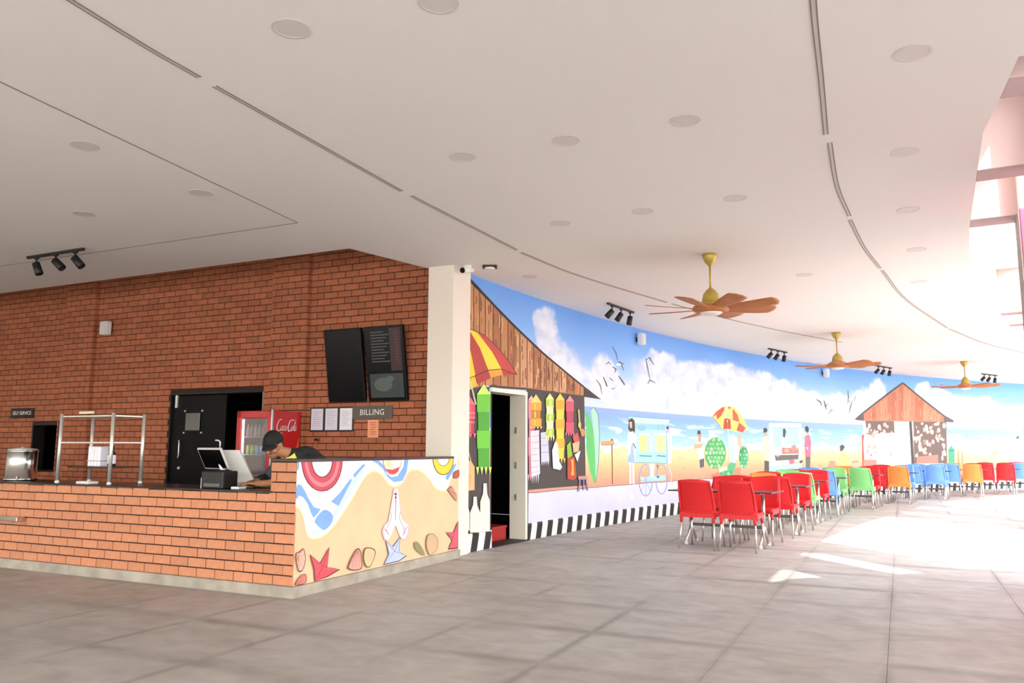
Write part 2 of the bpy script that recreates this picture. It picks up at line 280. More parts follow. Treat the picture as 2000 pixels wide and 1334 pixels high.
# ------------------------------------------------------------------ painted artwork (wall metres: along the wall, height)
WALL_ART = {
 'painted_hut': [
  ('46403b','-0.024,2.076 0.742,2.102 0.771,0.062 0.769,0.213 0.018,0.248'),
  ('46403b','1.784,2.164 3.673,2.177 3.7,0.691 2.768,0.695 1.848,0.696 1.834,0.1 1.789,0.061'),
  ('46403b','0.728,2.176 1.815,2.204 1.815,2.129 0.729,2.094'),
  ('b97f52','-0.059,3.546 0.371,3.404 0.852,3.227 1.433,3.013 2.288,2.719 3.657,2.295 3.654,2.151 2.613,2.156 1.815,2.159 0.797,2.133 -0.023,2.011'),
  ('bb8455','-0.033,3.524 0.124,3.473 0.154,2.044 0.002,2.021'),
  ('4a2f1d','-0.042,3.516 -0.008,2.021 0.011,2.022 -0.024,3.52'),
  ('6e4327','0.036,3.352 0.053,3.261 0.039,3.164 0.058,3.166 0.073,3.264 0.055,3.356'),
  ('e0b083','0.073,2.891 0.088,2.848 0.068,2.8 0.084,2.801 0.104,2.85 0.089,2.895'),
  ('6e4327','0.027,3.327 0.013,3.229 0.038,3.138 0.058,3.143 0.033,3.233 0.047,3.33'),
  ('83532f','0.002,2.837 0.012,2.786 0.014,2.734 0.032,2.736 0.029,2.789 0.02,2.84'),
  ('e0b083','0.039,2.708 0.028,2.613 0.04,2.521 0.065,2.524 0.052,2.615 0.064,2.71'),
  ('e0b083','0.01,3.452 0.025,3.389 0.011,3.321 0.033,3.323 0.047,3.393 0.032,3.457'),
  ('e0b083','0.059,2.579 0.076,2.51 0.067,2.439 0.086,2.441 0.095,2.513 0.078,2.582'),
  ('5a3820','0.108,2.48 0.103,2.39 0.113,2.302 0.134,2.304 0.124,2.392 0.129,2.482'),
  ('c28a5c','0.124,3.473 0.305,3.413 0.331,2.07 0.154,2.044'),
  ('4a2f1d','0.114,3.464 0.145,2.043 0.163,2.045 0.133,3.468'),
  ('83532f','0.264,2.706 0.248,2.655 0.275,2.61 0.289,2.614 0.263,2.657 0.279,2.706'),
  ('e0b083','0.261,2.419 0.243,2.376 0.261,2.337 0.284,2.342 0.267,2.378 0.285,2.418'),
  ('6e4327','0.228,3.013 0.232,2.972 0.231,2.93 0.247,2.932 0.248,2.975 0.244,3.016'),
  ('6e4327','0.193,2.481 0.177,2.427 0.197,2.377 0.212,2.38 0.192,2.429 0.207,2.481'),
  ('83532f','0.197,3.414 0.18,3.362 0.208,3.319 0.22,3.323 0.192,3.365 0.209,3.415'),
  ('e0b083','0.263,3.125 0.28,3.029 0.264,2.929 0.28,2.93 0.296,3.032 0.28,3.128'),
  ('83532f','0.174,2.535 0.184,2.458 0.17,2.379 0.187,2.38 0.201,2.46 0.19,2.537'),
  ('83532f','0.218,3.132 0.216,3.032 0.224,2.933 0.234,2.935 0.227,3.033 0.228,3.133'),
  ('bb8455','0.305,3.413 0.454,3.36 0.476,2.092 0.331,2.07'),
  ('4a2f1d','0.296,3.404 0.321,2.07 0.341,2.071 0.315,3.408'),
  ('83532f','0.394,2.806 0.401,2.765 0.391,2.721 0.409,2.722 0.419,2.767 0.411,2.81'),
  ('6e4327','0.335,2.686 0.318,2.6 0.335,2.518 0.36,2.521 0.343,2.602 0.36,2.687'),
  ('5a3820','0.392,2.769 0.386,2.714 0.391,2.66 0.407,2.662 0.402,2.716 0.408,2.771'),
  ('6e4327','0.366,2.797 0.374,2.744 0.358,2.689 0.384,2.69 0.4,2.747 0.392,2.801'),
  ('83532f','0.36,2.89 0.359,2.811 0.368,2.734 0.382,2.736 0.372,2.813 0.374,2.891'),
  ('5a3820','0.357,3.28 0.372,3.227 0.35,3.167 0.368,3.168 0.39,3.229 0.374,3.284'),
  ('e0b083','0.414,3.057 0.427,2.981 0.405,2.9 0.419,2.901 0.442,2.983 0.429,3.06'),
  ('5a3820','0.416,2.451 0.411,2.395 0.427,2.341 0.451,2.345 0.435,2.397 0.44,2.452'),
  ('bb8455','0.454,3.36 0.61,3.303 0.628,2.115 0.476,2.092'),
  ('4a2f1d','0.444,3.352 0.466,2.091 0.486,2.093 0.464,3.355'),
  ('83532f','0.507,3.007 0.513,2.965 0.503,2.921 0.521,2.922 0.531,2.968 0.525,3.011'),
  ('5a3820','0.526,2.804 0.544,2.77 0.537,2.733 0.548,2.734 0.555,2.772 0.537,2.807'),
  ('5a3820','0.586,2.427 0.585,2.363 0.594,2.3 0.606,2.301 0.596,2.364 0.597,2.428'),
  ('5a3820','0.535,2.64 0.551,2.542 0.551,2.442 0.575,2.445 0.576,2.545 0.559,2.644'),
  ('5a3820','0.474,3.21 0.491,3.162 0.478,3.11 0.503,3.112 0.516,3.166 0.499,3.216'),
  ('83532f','0.492,3.314 0.474,3.224 0.495,3.141 0.51,3.144 0.488,3.226 0.506,3.315'),
  ('5a3820','0.486,3.275 0.502,3.18 0.489,3.08 0.504,3.082 0.517,3.182 0.501,3.278'),
  ('6e4327','0.507,2.606 0.519,2.549 0.52,2.491 0.533,2.493 0.533,2.551 0.52,2.608'),
  ('c28a5c','0.61,3.303 0.818,3.225 0.833,2.141 0.628,2.115'),
  ('4a2f1d','0.599,3.294 0.618,2.114 0.638,2.115 0.62,3.298'),
  ('83532f','0.697,2.853 0.703,2.779 0.699,2.705 0.714,2.706 0.718,2.781 0.712,2.855'),
  ('6e4327','0.751,3.241 0.732,3.179 0.74,3.121 0.764,3.126 0.756,3.182 0.774,3.243'),
  ('e0b083','0.743,2.864 0.736,2.825 0.74,2.788 0.756,2.791 0.752,2.827 0.759,2.865'),
  ('5a3820','0.687,2.715 0.685,2.64 0.679,2.564 0.706,2.566 0.712,2.642 0.714,2.718'),
  ('5a3820','0.752,3.282 0.752,3.195 0.759,3.11 0.771,3.112 0.764,3.197 0.764,3.283'),
  ('e0b083','0.645,2.8 0.652,2.722 0.655,2.644 0.666,2.645 0.663,2.724 0.657,2.802'),
  ('6e4327','0.697,3.002 0.7,2.901 0.705,2.801 0.72,2.803 0.715,2.903 0.712,3.004'),
  ('6e4327','0.69,3.212 0.685,3.146 0.702,3.083 0.729,3.089 0.712,3.151 0.716,3.216'),
  ('a96d44','0.818,3.225 1.031,3.148 1.041,2.147 0.833,2.141'),
  ('4a2f1d','0.808,3.216 0.822,2.14 0.843,2.142 0.829,3.22'),
  ('e0b083','0.982,3.111 0.992,3.028 0.985,2.942 1.008,2.944 1.015,3.031 1.004,3.115'),
  ('5a3820','0.841,3.105 0.837,3.028 0.844,2.951 0.859,2.954 0.852,3.03 0.856,3.107'),
  ('6e4327','0.901,2.753 0.917,2.673 0.89,2.589 0.907,2.589 0.934,2.675 0.918,2.755'),
  ('83532f','0.945,3.111 0.958,3.043 0.933,2.97 0.954,2.971 0.979,3.046 0.966,3.115'),
  ('6e4327','0.954,2.601 0.938,2.527 0.957,2.457 0.977,2.46 0.958,2.529 0.974,2.602'),
  ('6e4327','0.872,2.761 0.86,2.663 0.868,2.567 0.883,2.569 0.875,2.664 0.887,2.762'),
  ('83532f','0.903,2.712 0.922,2.626 0.906,2.537 0.927,2.538 0.943,2.629 0.924,2.716'),
  ('e0b083','0.88,2.438 0.9,2.379 0.879,2.317 0.904,2.317 0.925,2.381 0.905,2.442'),
  ('bb8455','1.031,3.148 1.231,3.074 1.239,2.152 1.041,2.147'),
  ('4a2f1d','1.02,3.139 1.031,2.146 1.052,2.147 1.041,3.142'),
  ('e0b083','1.119,2.633 1.105,2.559 1.109,2.486 1.136,2.489 1.132,2.561 1.146,2.635'),
  ('e0b083','1.127,2.58 1.144,2.481 1.119,2.378 1.14,2.378 1.165,2.483 1.149,2.583'),
  ('5a3820','1.125,2.577 1.127,2.531 1.134,2.485 1.16,2.489 1.153,2.534 1.151,2.58'),
  ('83532f','1.135,2.636 1.128,2.538 1.13,2.442 1.157,2.444 1.155,2.541 1.162,2.639'),
  ('5a3820','1.137,2.541 1.15,2.493 1.128,2.441 1.145,2.441 1.167,2.494 1.154,2.544'),
  ('e0b083','1.141,2.408 1.158,2.34 1.146,2.27 1.168,2.27 1.18,2.342 1.162,2.411'),
  ('e0b083','1.058,3.088 1.075,2.983 1.047,2.873 1.072,2.874 1.1,2.986 1.083,3.092'),
  ('6e4327','1.144,2.465 1.16,2.368 1.138,2.268 1.166,2.268 1.188,2.37 1.172,2.469'),
  ('a96d44','1.231,3.074 1.408,3.008 1.414,2.156 1.239,2.152'),
  ('4a2f1d','1.221,3.065 1.228,2.151 1.25,2.153 1.242,3.068'),
  ('6e4327','1.327,2.953 1.316,2.868 1.339,2.788 1.366,2.793 1.344,2.872 1.354,2.955'),
  ('6e4327','1.341,2.838 1.331,2.769 1.354,2.704 1.368,2.706 1.345,2.771 1.355,2.839'),
  ('83532f','1.341,3.021 1.334,2.95 1.34,2.881 1.352,2.883 1.346,2.952 1.353,3.022'),
  ('e0b083','1.322,2.722 1.325,2.671 1.312,2.618 1.33,2.619 1.343,2.672 1.341,2.724'),
  ('83532f','1.269,2.854 1.289,2.772 1.267,2.685 1.28,2.686 1.302,2.773 1.282,2.856'),
  ('83532f','1.293,2.531 1.313,2.442 1.289,2.35 1.303,2.35 1.326,2.444 1.306,2.533'),
  ('83532f','1.335,2.671 1.327,2.595 1.343,2.522 1.356,2.524 1.339,2.597 1.348,2.672'),
  ('5a3820','1.342,2.556 1.36,2.474 1.348,2.391 1.363,2.391 1.375,2.476 1.357,2.558'),
  ('bb8455','1.408,3.008 1.583,2.948 1.586,2.161 1.414,2.156'),
  ('4a2f1d','1.397,2.999 1.403,2.156 1.425,2.157 1.419,3.002'),
  ('e0b083','1.51,2.891 1.517,2.83 1.509,2.768 1.531,2.77 1.539,2.833 1.532,2.894'),
  ('5a3820','1.434,2.779 1.437,2.729 1.442,2.68 1.467,2.683 1.462,2.732 1.46,2.782'),
  ('5a3820','1.477,2.756 1.477,2.699 1.47,2.642 1.482,2.643 1.49,2.7 1.489,2.757'),
  ('e0b083','1.469,2.508 1.483,2.448 1.457,2.384 1.476,2.383 1.503,2.449 1.489,2.511'),
  ('6e4327','1.445,2.669 1.449,2.559 1.459,2.45 1.483,2.453 1.473,2.562 1.469,2.671'),
  ('e0b083','1.49,2.906 1.501,2.819 1.493,2.73 1.52,2.732 1.528,2.822 1.516,2.91'),
  ('5a3820','1.45,2.881 1.437,2.813 1.443,2.747 1.465,2.75 1.459,2.815 1.472,2.883'),
  ('e0b083','1.518,2.506 1.513,2.466 1.52,2.427 1.549,2.431 1.542,2.469 1.547,2.508'),
  ('c9966a','1.583,2.948 1.796,2.875 1.797,2.166 1.586,2.161'),
  ('4a2f1d','1.571,2.939 1.575,2.16 1.598,2.161 1.594,2.942'),
  ('e0b083','1.654,2.373 1.64,2.284 1.659,2.197 1.671,2.198 1.653,2.285 1.667,2.373'),
  ('5a3820','1.638,2.85 1.636,2.756 1.629,2.662 1.651,2.664 1.658,2.759 1.66,2.853'),
  ('e0b083','1.683,2.622 1.673,2.581 1.688,2.541 1.702,2.544 1.687,2.582 1.697,2.623'),
  ('6e4327','1.621,2.823 1.626,2.752 1.621,2.679 1.634,2.68 1.639,2.753 1.633,2.825'),
  ('83532f','1.652,2.635 1.661,2.598 1.641,2.559 1.668,2.558 1.689,2.6 1.679,2.639'),
  ('6e4327','1.742,2.446 1.735,2.362 1.752,2.281 1.778,2.284 1.761,2.365 1.768,2.447'),
  ('5a3820','1.671,2.399 1.653,2.297 1.657,2.196 1.678,2.198 1.674,2.298 1.691,2.4'),
  ('e0b083','1.627,2.866 1.608,2.811 1.639,2.761 1.659,2.766 1.629,2.813 1.648,2.867'),
  ('c9966a','1.796,2.875 1.984,2.81 1.984,2.166 1.797,2.166'),
  ('4a2f1d','1.784,2.866 1.786,2.165 1.809,2.167 1.808,2.869'),
  ('e0b083','1.912,2.692 1.91,2.619 1.897,2.545 1.918,2.546 1.93,2.62 1.932,2.694'),
  ('83532f','1.871,2.712 1.859,2.608 1.856,2.506 1.88,2.508 1.882,2.61 1.895,2.714'),
  ('e0b083','1.834,2.731 1.818,2.633 1.819,2.536 1.842,2.538 1.841,2.634 1.856,2.733'),
  ('5a3820','1.9,2.553 1.884,2.475 1.9,2.4 1.914,2.402 1.899,2.477 1.914,2.554'),
  ('e0b083','1.877,2.809 1.887,2.771 1.869,2.73 1.881,2.73 1.9,2.772 1.89,2.811'),
  ('5a3820','1.932,2.826 1.927,2.75 1.923,2.674 1.94,2.675 1.944,2.751 1.95,2.828'),
  ('6e4327','1.928,2.68 1.918,2.631 1.943,2.586 1.97,2.592 1.946,2.635 1.955,2.682'),
  ('e0b083','1.939,2.38 1.928,2.282 1.949,2.185 1.966,2.187 1.945,2.283 1.956,2.381'),
  ('a96d44','1.984,2.81 2.209,2.731 2.207,2.165 1.984,2.166'),
  ('4a2f1d','1.972,2.801 1.972,2.165 1.996,2.167 1.996,2.804'),
  ('6e4327','2.074,2.634 2.05,2.588 2.058,2.545 2.082,2.549 2.074,2.59 2.097,2.634'),
  ('6e4327','2.013,2.727 2.014,2.676 2.008,2.624 2.024,2.625 2.03,2.677 2.029,2.729'),
  ('e0b083','2.055,2.373 2.075,2.28 2.04,2.182 2.07,2.182 2.105,2.281 2.085,2.377'),
  ('6e4327','2.152,2.647 2.137,2.559 2.149,2.475 2.18,2.478 2.168,2.562 2.183,2.649'),
  ('e0b083','2.093,2.55 2.105,2.471 2.101,2.39 2.117,2.391 2.121,2.472 2.109,2.552'),
  ('83532f','2.15,2.41 2.147,2.329 2.148,2.248 2.176,2.25 2.175,2.331 2.178,2.412'),
  ('e0b083','2.132,2.468 2.11,2.401 2.121,2.336 2.152,2.34 2.141,2.403 2.162,2.469'),
  ('6e4327','2.021,2.436 2.025,2.336 2.03,2.235 2.049,2.237 2.044,2.337 2.039,2.438'),
  ('bb8455','2.209,2.731 2.392,2.672 2.389,2.165 2.207,2.165'),
  ('4a2f1d','2.197,2.722 2.196,2.164 2.219,2.166 2.221,2.725'),
  ('83532f','2.329,2.363 2.305,2.287 2.319,2.213 2.351,2.216 2.337,2.288 2.361,2.363'),
  ('5a3820','2.329,2.577 2.306,2.501 2.317,2.427 2.334,2.429 2.324,2.502 2.346,2.578'),
  ('5a3820','2.232,2.441 2.218,2.356 2.243,2.273 2.262,2.276 2.237,2.357 2.251,2.442'),
  ('83532f','2.333,2.499 2.334,2.421 2.322,2.342 2.351,2.343 2.363,2.423 2.361,2.501'),
  ('6e4327','2.326,2.627 2.343,2.585 2.313,2.538 2.336,2.537 2.368,2.586 2.35,2.631'),
  ('e0b083','2.244,2.328 2.26,2.271 2.248,2.212 2.265,2.213 2.277,2.272 2.261,2.33'),
  ('83532f','2.332,2.45 2.34,2.353 2.341,2.255 2.361,2.256 2.361,2.354 2.353,2.452'),
  ('bb8455','2.392,2.672 2.597,2.61 2.594,2.164 2.389,2.165'),
  ('4a2f1d','2.379,2.663 2.377,2.164 2.401,2.165 2.404,2.666'),
  ('6e4327','2.428,2.478 2.439,2.411 2.414,2.341 2.436,2.34 2.462,2.412 2.451,2.481'),
  ('83532f','2.423,2.511 2.43,2.434 2.425,2.357 2.447,2.358 2.451,2.436 2.444,2.513'),
  ('83532f','2.554,2.568 2.55,2.5 2.545,2.432 2.562,2.433 2.568,2.501 2.572,2.569'),
  ('5a3820','2.437,2.519 2.461,2.424 2.44,2.325 2.47,2.326 2.491,2.426 2.467,2.524'),
  ('6e4327','2.47,2.468 2.491,2.37 2.459,2.268 2.478,2.268 2.51,2.371 2.489,2.471'),
  ('6e4327','2.452,2.599 2.429,2.5 2.459,2.405 2.485,2.409 2.455,2.502 2.478,2.6'),
  ('c9966a','2.597,2.61 2.804,2.547 2.801,2.163 2.594,2.164'),
  ('4a2f1d','2.584,2.601 2.581,2.163 2.606,2.164 2.609,2.604'),
  ('83532f','2.649,2.556 2.646,2.479 2.662,2.403 2.678,2.405 2.662,2.48 2.665,2.558'),
  ('83532f','2.681,2.439 2.704,2.386 2.692,2.33 2.725,2.331 2.737,2.389 2.713,2.445'),
  ('e0b083','2.661,2.459 2.686,2.409 2.652,2.355 2.674,2.354 2.709,2.411 2.684,2.463'),
  ('5a3820','2.73,2.465 2.73,2.397 2.712,2.327 2.744,2.328 2.762,2.398 2.762,2.468'),
  ('6e4327','2.625,2.382 2.649,2.332 2.634,2.28 2.647,2.281 2.662,2.334 2.638,2.384'),
  ('6e4327','2.668,2.466 2.654,2.348 2.659,2.231 2.682,2.233 2.677,2.349 2.691,2.467'),
  ('c9966a','2.804,2.547 3.061,2.468 3.058,2.162 2.801,2.163'),
  ('4a2f1d','2.791,2.538 2.788,2.162 2.813,2.164 2.817,2.54'),
  ('e0b083','2.974,2.437 2.965,2.376 2.957,2.314 2.985,2.315 2.994,2.377 3.003,2.438'),
  ('5a3820','2.852,2.493 2.863,2.374 2.861,2.253 2.895,2.255 2.897,2.376 2.885,2.497'),
  ('5a3820','2.891,2.406 2.873,2.303 2.872,2.202 2.891,2.204 2.892,2.304 2.91,2.407'),
  ('e0b083','3.002,2.4 3.007,2.306 2.992,2.211 3.014,2.211 3.029,2.307 3.023,2.402'),
  ('6e4327','2.984,2.496 2.976,2.443 2.981,2.391 3.003,2.393 2.998,2.445 3.006,2.497'),
  ('e0b083','2.924,2.471 2.909,2.404 2.921,2.338 2.945,2.341 2.933,2.405 2.948,2.472'),
  ('a96d44','3.061,2.468 3.304,2.391 3.3,2.161 3.058,2.162'),
  ('4a2f1d','3.048,2.458 3.045,2.161 3.071,2.163 3.074,2.46'),
  ('e0b083','3.182,2.422 3.196,2.334 3.189,2.246 3.205,2.246 3.213,2.336 3.199,2.424'),
  ('6e4327','3.096,2.371 3.115,2.297 3.11,2.22 3.134,2.221 3.14,2.299 3.12,2.375'),
  ('5a3820','3.24,2.312 3.262,2.258 3.235,2.2 3.262,2.199 3.29,2.259 3.267,2.317'),
  ('83532f','3.091,2.412 3.085,2.353 3.082,2.294 3.103,2.295 3.106,2.354 3.112,2.413'),
  ('6e4327','3.253,2.408 3.276,2.348 3.26,2.286 3.284,2.286 3.301,2.35 3.277,2.412'),
  ('6e4327','3.19,2.299 3.206,2.251 3.172,2.2 3.197,2.197 3.233,2.252 3.217,2.303'),
  ('6e4327','3.132,2.375 3.13,2.294 3.119,2.213 3.136,2.214 3.148,2.295 3.15,2.376'),
  ('b5774a','3.304,2.391 3.512,2.325 3.509,2.16 3.3,2.161'),
  ('4a2f1d','3.29,2.382 3.287,2.16 3.314,2.162 3.317,2.384'),
  ('5a3820','3.353,2.343 3.359,2.27 3.337,2.195 3.358,2.195 3.38,2.271 3.373,2.345'),
  ('6e4327','3.344,2.322 3.323,2.276 3.337,2.233 3.354,2.235 3.34,2.277 3.361,2.322'),
  ('e0b083','3.461,2.321 3.478,2.251 3.458,2.179 3.474,2.179 3.495,2.252 3.477,2.323'),
  ('bb8455','3.512,2.325 3.638,2.284 3.636,2.16 3.509,2.16'),
  ('4a2f1d','3.498,2.315 3.496,2.159 3.522,2.161 3.525,2.317'),
  ('2a211b','-0.03,3.52 0.347,3.388 0.832,3.214 1.412,3 2.27,2.706 3.639,2.284 3.674,2.306 2.307,2.731 1.453,3.027 0.872,3.24 0.395,3.421 0.014,3.552'),
  ('3c332c','3.639,2.311 3.766,2.277 4.265,2.123 3.654,2.134'),
 ],
 'painted_umbrella_large': [
  ('f1d13c','-0.041,2.775 0.059,2.802 0.231,2.517 0.353,2.229 -0.025,2.108'),
  ('b5443a','0.059,2.802 0.174,2.81 0.465,2.597 0.685,2.331 0.353,2.229 0.231,2.517'),
  ('f3d640','0.174,2.81 0.382,2.804 0.791,2.577 1.045,2.369 0.685,2.331 0.465,2.597'),
  ('c24a40','0.382,2.804 0.61,2.778 1,2.627 1.274,2.476 1.466,2.333 1.045,2.369 0.791,2.577'),
  ('dcbc3a','-0.025,2.108 0.341,2.214 0.408,2.099 0.203,2.026 -0.022,1.979'),
  ('b03c3c','0.341,2.221 0.685,2.324 0.741,2.219 0.421,2.12'),
  ('e8a13c','0.685,2.324 1.045,2.369 1.089,2.295 0.754,2.227'),
  ('b5443a','1.045,2.369 1.481,2.327 1.089,2.288'),
  ('5a2a20','-0.022,2.11 0.357,2.218 0.687,2.319 1.044,2.364 1.478,2.321 1.485,2.332 1.047,2.375 0.682,2.329 0.35,2.226 -0.029,2.118'),
  ('6a3a2a','-0.03,2.792 0.222,2.812 0.577,2.777 0.992,2.63 1.28,2.466 1.472,2.323 1.491,2.33 1.298,2.474 1.008,2.639 0.588,2.787 0.228,2.822 -0.028,2.802'),
  ('c9c3b2','0.207,2.136 0.288,1.976 0.355,1.848 0.392,1.854 0.325,1.983 0.245,2.143'),
 ],
 'painted_lanterns': [
  ('e9707c','0.012,1.832 0.178,1.972 0.354,1.848'),
  ('d24a5c','0.012,1.832 0.354,1.848 0.349,1.663 0.025,1.652'),
  ('e9707c','0.141,1.825 0.25,1.83 0.253,1.673 0.144,1.669'),
  ('b93a4c','0.016,1.651 0.358,1.662 0.358,1.671 0.016,1.659'),
  ('b93a4c','0.043,1.653 0.33,1.662 0.326,1.478 0.054,1.474'),
  ('e9707c','0.145,1.643 0.254,1.647 0.257,1.49 0.148,1.488'),
  ('b93a4c','0.047,1.473 0.333,1.477 0.333,1.486 0.047,1.481'),
  ('e9707c','0.004,1.473 0.077,1.474 0.038,1.412'),
  ('e9707c','0.104,1.474 0.179,1.476 0.139,1.413'),
  ('e9707c','0.206,1.476 0.281,1.477 0.241,1.415'),
  ('e9707c','0.309,1.478 0.386,1.479 0.345,1.416'),
  ('f3c9c9','0.045,1.732 0.077,1.733 0.061,1.713'),
  ('f3c9c9','0.098,1.734 0.129,1.735 0.113,1.715'),
  ('f3c9c9','0.151,1.736 0.182,1.737 0.166,1.717'),
  ('f3c9c9','0.204,1.738 0.235,1.74 0.219,1.719'),
  ('f3c9c9','0.257,1.74 0.289,1.742 0.273,1.721'),
  ('f3c9c9','0.311,1.743 0.343,1.744 0.327,1.723'),
  ('f3c9c9','0.047,1.674 0.078,1.675 0.062,1.656'),
  ('f3c9c9','0.099,1.676 0.13,1.677 0.115,1.657'),
  ('f3c9c9','0.152,1.678 0.183,1.679 0.167,1.659'),
  ('f3c9c9','0.205,1.68 0.237,1.681 0.221,1.661'),
  ('f3c9c9','0.258,1.682 0.29,1.683 0.274,1.663'),
  ('f3c9c9','0.312,1.684 0.344,1.685 0.328,1.664'),
  ('f3c9c9','0.048,1.617 0.079,1.618 0.063,1.598'),
  ('f3c9c9','0.1,1.618 0.132,1.619 0.116,1.599'),
  ('f3c9c9','0.153,1.62 0.185,1.621 0.169,1.601'),
  ('f3c9c9','0.206,1.621 0.238,1.622 0.222,1.602'),
  ('f3c9c9','0.259,1.623 0.291,1.624 0.275,1.604'),
  ('f3c9c9','0.313,1.625 0.345,1.626 0.329,1.605'),
  ('c6ea6a','0.391,1.983 0.566,2.131 0.751,2.005'),
  ('6cc43a','0.391,1.983 0.751,2.005 0.745,1.762 0.404,1.748'),
  ('c6ea6a','0.526,1.978 0.641,1.984 0.644,1.771 0.529,1.767'),
  ('4ba12f','0.395,1.747 0.754,1.761 0.754,1.77 0.395,1.756'),
  ('4ba12f','0.423,1.749 0.725,1.761 0.721,1.521 0.435,1.515'),
  ('c6ea6a','0.53,1.74 0.645,1.744 0.648,1.533 0.533,1.53'),
  ('4ba12f','0.427,1.514 0.728,1.52 0.728,1.529 0.427,1.522'),
  ('6cc43a','0.399,1.514 0.757,1.521 0.752,1.282 0.412,1.282'),
  ('c6ea6a','0.534,1.504 0.649,1.506 0.652,1.295 0.537,1.295'),
  ('4ba12f','0.404,1.281 0.761,1.281 0.761,1.289 0.403,1.289'),
  ('4ba12f','0.432,1.282 0.732,1.282 0.728,1.044 0.443,1.05'),
  ('c6ea6a','0.538,1.268 0.652,1.268 0.655,1.059 0.541,1.061'),
  ('4ba12f','0.436,1.049 0.735,1.043 0.735,1.052 0.436,1.057'),
  ('c6ea6a','0.39,1.051 0.467,1.049 0.427,0.946'),
  ('c6ea6a','0.495,1.049 0.573,1.047 0.533,0.943'),
  ('c6ea6a','0.602,1.046 0.681,1.045 0.639,0.94'),
  ('c6ea6a','0.71,1.044 0.79,1.043 0.748,0.937'),
  ('d7b27c','0.011,1.071 0.109,1.132 0.259,1.13 0.35,1.051 0.356,0.761 0.019,0.757'),
  ('e2a254','0.1,0.974 0.262,0.97 0.253,0.81 0.103,0.816'),
  ('c9b48c','0.121,1.118 0.18,1.285 0.247,1.116 0.272,1.119 0.18,1.298 0.097,1.121'),
  ('9a8a94','0.038,1.376 -0.008,1.262 0.022,1.258 0.069,1.373'),
  ('9a8a94','0.075,1.374 0.103,1.246 0.134,1.248 0.106,1.375'),
  ('ece2cf','0.08,0.729 0.155,0.725 0.17,0.598 0.234,0.493 0.239,0.266 0.017,0.285 0.012,0.508 0.071,0.604'),
  ('ece2cf','0.332,0.678 0.408,0.674 0.423,0.571 0.502,0.462 0.507,0.217 0.252,0.24 0.247,0.48 0.321,0.577'),
  ('ece2cf','0.581,0.836 0.66,0.833 0.676,0.7 0.751,0.591 0.756,0.208 0.506,0.23 0.5,0.605 0.57,0.705'),
  ('e9b0b4','1.815,1.987 1.907,2.06 2.001,1.997'),
  ('d98a9a','1.815,1.987 2.001,1.997 1.996,1.722 1.82,1.716'),
  ('e9b0b4','1.885,1.976 1.945,1.979 1.945,1.735 1.885,1.733'),
  ('c77486','1.815,1.715 2.001,1.721 2.001,1.731 1.815,1.725'),
  ('c77486','1.83,1.717 1.986,1.722 1.982,1.449 1.834,1.447'),
  ('e9b0b4','1.885,1.704 1.945,1.706 1.945,1.463 1.886,1.462'),
  ('c77486','1.831,1.446 1.986,1.448 1.986,1.458 1.831,1.455'),
  ('d98a9a','1.816,1.447 2.001,1.449 1.996,1.178 1.821,1.179'),
  ('e9b0b4','1.886,1.433 1.945,1.434 1.945,1.193 1.886,1.193'),
  ('c77486','1.816,1.178 2.001,1.177 2.001,1.186 1.816,1.187'),
  ('c77486','1.831,1.179 1.986,1.178 1.982,0.908 1.835,0.912'),
  ('e9b0b4','1.886,1.164 1.945,1.163 1.945,0.924 1.886,0.925'),
  ('c77486','1.832,0.911 1.986,0.907 1.986,0.917 1.832,0.921'),
  ('e9b0b4','1.808,0.913 1.848,0.912 1.826,0.82'),
  ('e9b0b4','1.863,0.911 1.903,0.91 1.881,0.818'),
  ('e9b0b4','1.918,0.91 1.958,0.909 1.936,0.816'),
  ('e9b0b4','1.973,0.909 2.013,0.907 1.991,0.814'),
  ('efd06a','1.877,1.95 2.048,2.083 2.222,1.967'),
  ('d9a33a','1.877,1.95 2.222,1.967 2.213,1.847 1.885,1.834'),
  ('efd06a','2.006,1.941 2.117,1.946 2.117,1.858 2.006,1.854'),
  ('b98428','1.877,1.832 2.221,1.846 2.222,1.856 1.877,1.842'),
  ('b98428','1.904,1.835 2.193,1.846 2.186,1.728 1.911,1.719'),
  ('efd06a','2.006,1.824 2.117,1.828 2.117,1.741 2.006,1.737'),
  ('b98428','1.904,1.717 2.193,1.727 2.193,1.737 1.904,1.727'),
  ('d9a33a','1.877,1.718 2.221,1.729 2.212,1.61 1.885,1.602'),
  ('efd06a','2.006,1.707 2.117,1.71 2.116,1.623 2.006,1.62'),
  ('b98428','1.877,1.601 2.221,1.609 2.221,1.619 1.877,1.611'),
  ('efd06a','1.86,1.602 1.935,1.604 1.894,1.567'),
  ('efd06a','1.962,1.604 2.037,1.606 1.996,1.569'),
  ('efd06a','2.065,1.607 2.141,1.609 2.099,1.571'),
  ('efd06a','2.169,1.609 2.245,1.611 2.203,1.574'),
  ('d9d2d6','1.877,1.537 2.142,1.557 2.172,0.92 1.908,0.875'),
  ('a9a2ac','1.893,1.452 2.158,1.471 2.156,1.478 1.892,1.46'),
  ('a9a2ac','1.893,1.364 2.158,1.38 2.156,1.388 1.892,1.371'),
  ('a9a2ac','1.894,1.275 2.158,1.29 2.156,1.298 1.892,1.282'),
  ('a9a2ac','1.894,1.187 2.158,1.2 2.156,1.208 1.892,1.194'),
  ('a9a2ac','1.894,1.099 2.157,1.11 2.156,1.118 1.892,1.106'),
  ('a9a2ac','1.894,1.011 2.157,1.021 2.155,1.028 1.892,1.018'),
  ('a9a2ac','1.894,0.938 2.157,0.946 2.155,0.953 1.892,0.945'),
  ('d9d2d6','1.908,0.926 1.954,0.925 1.924,0.78'),
  ('d9d2d6','1.97,0.925 2.016,0.924 1.985,0.777'),
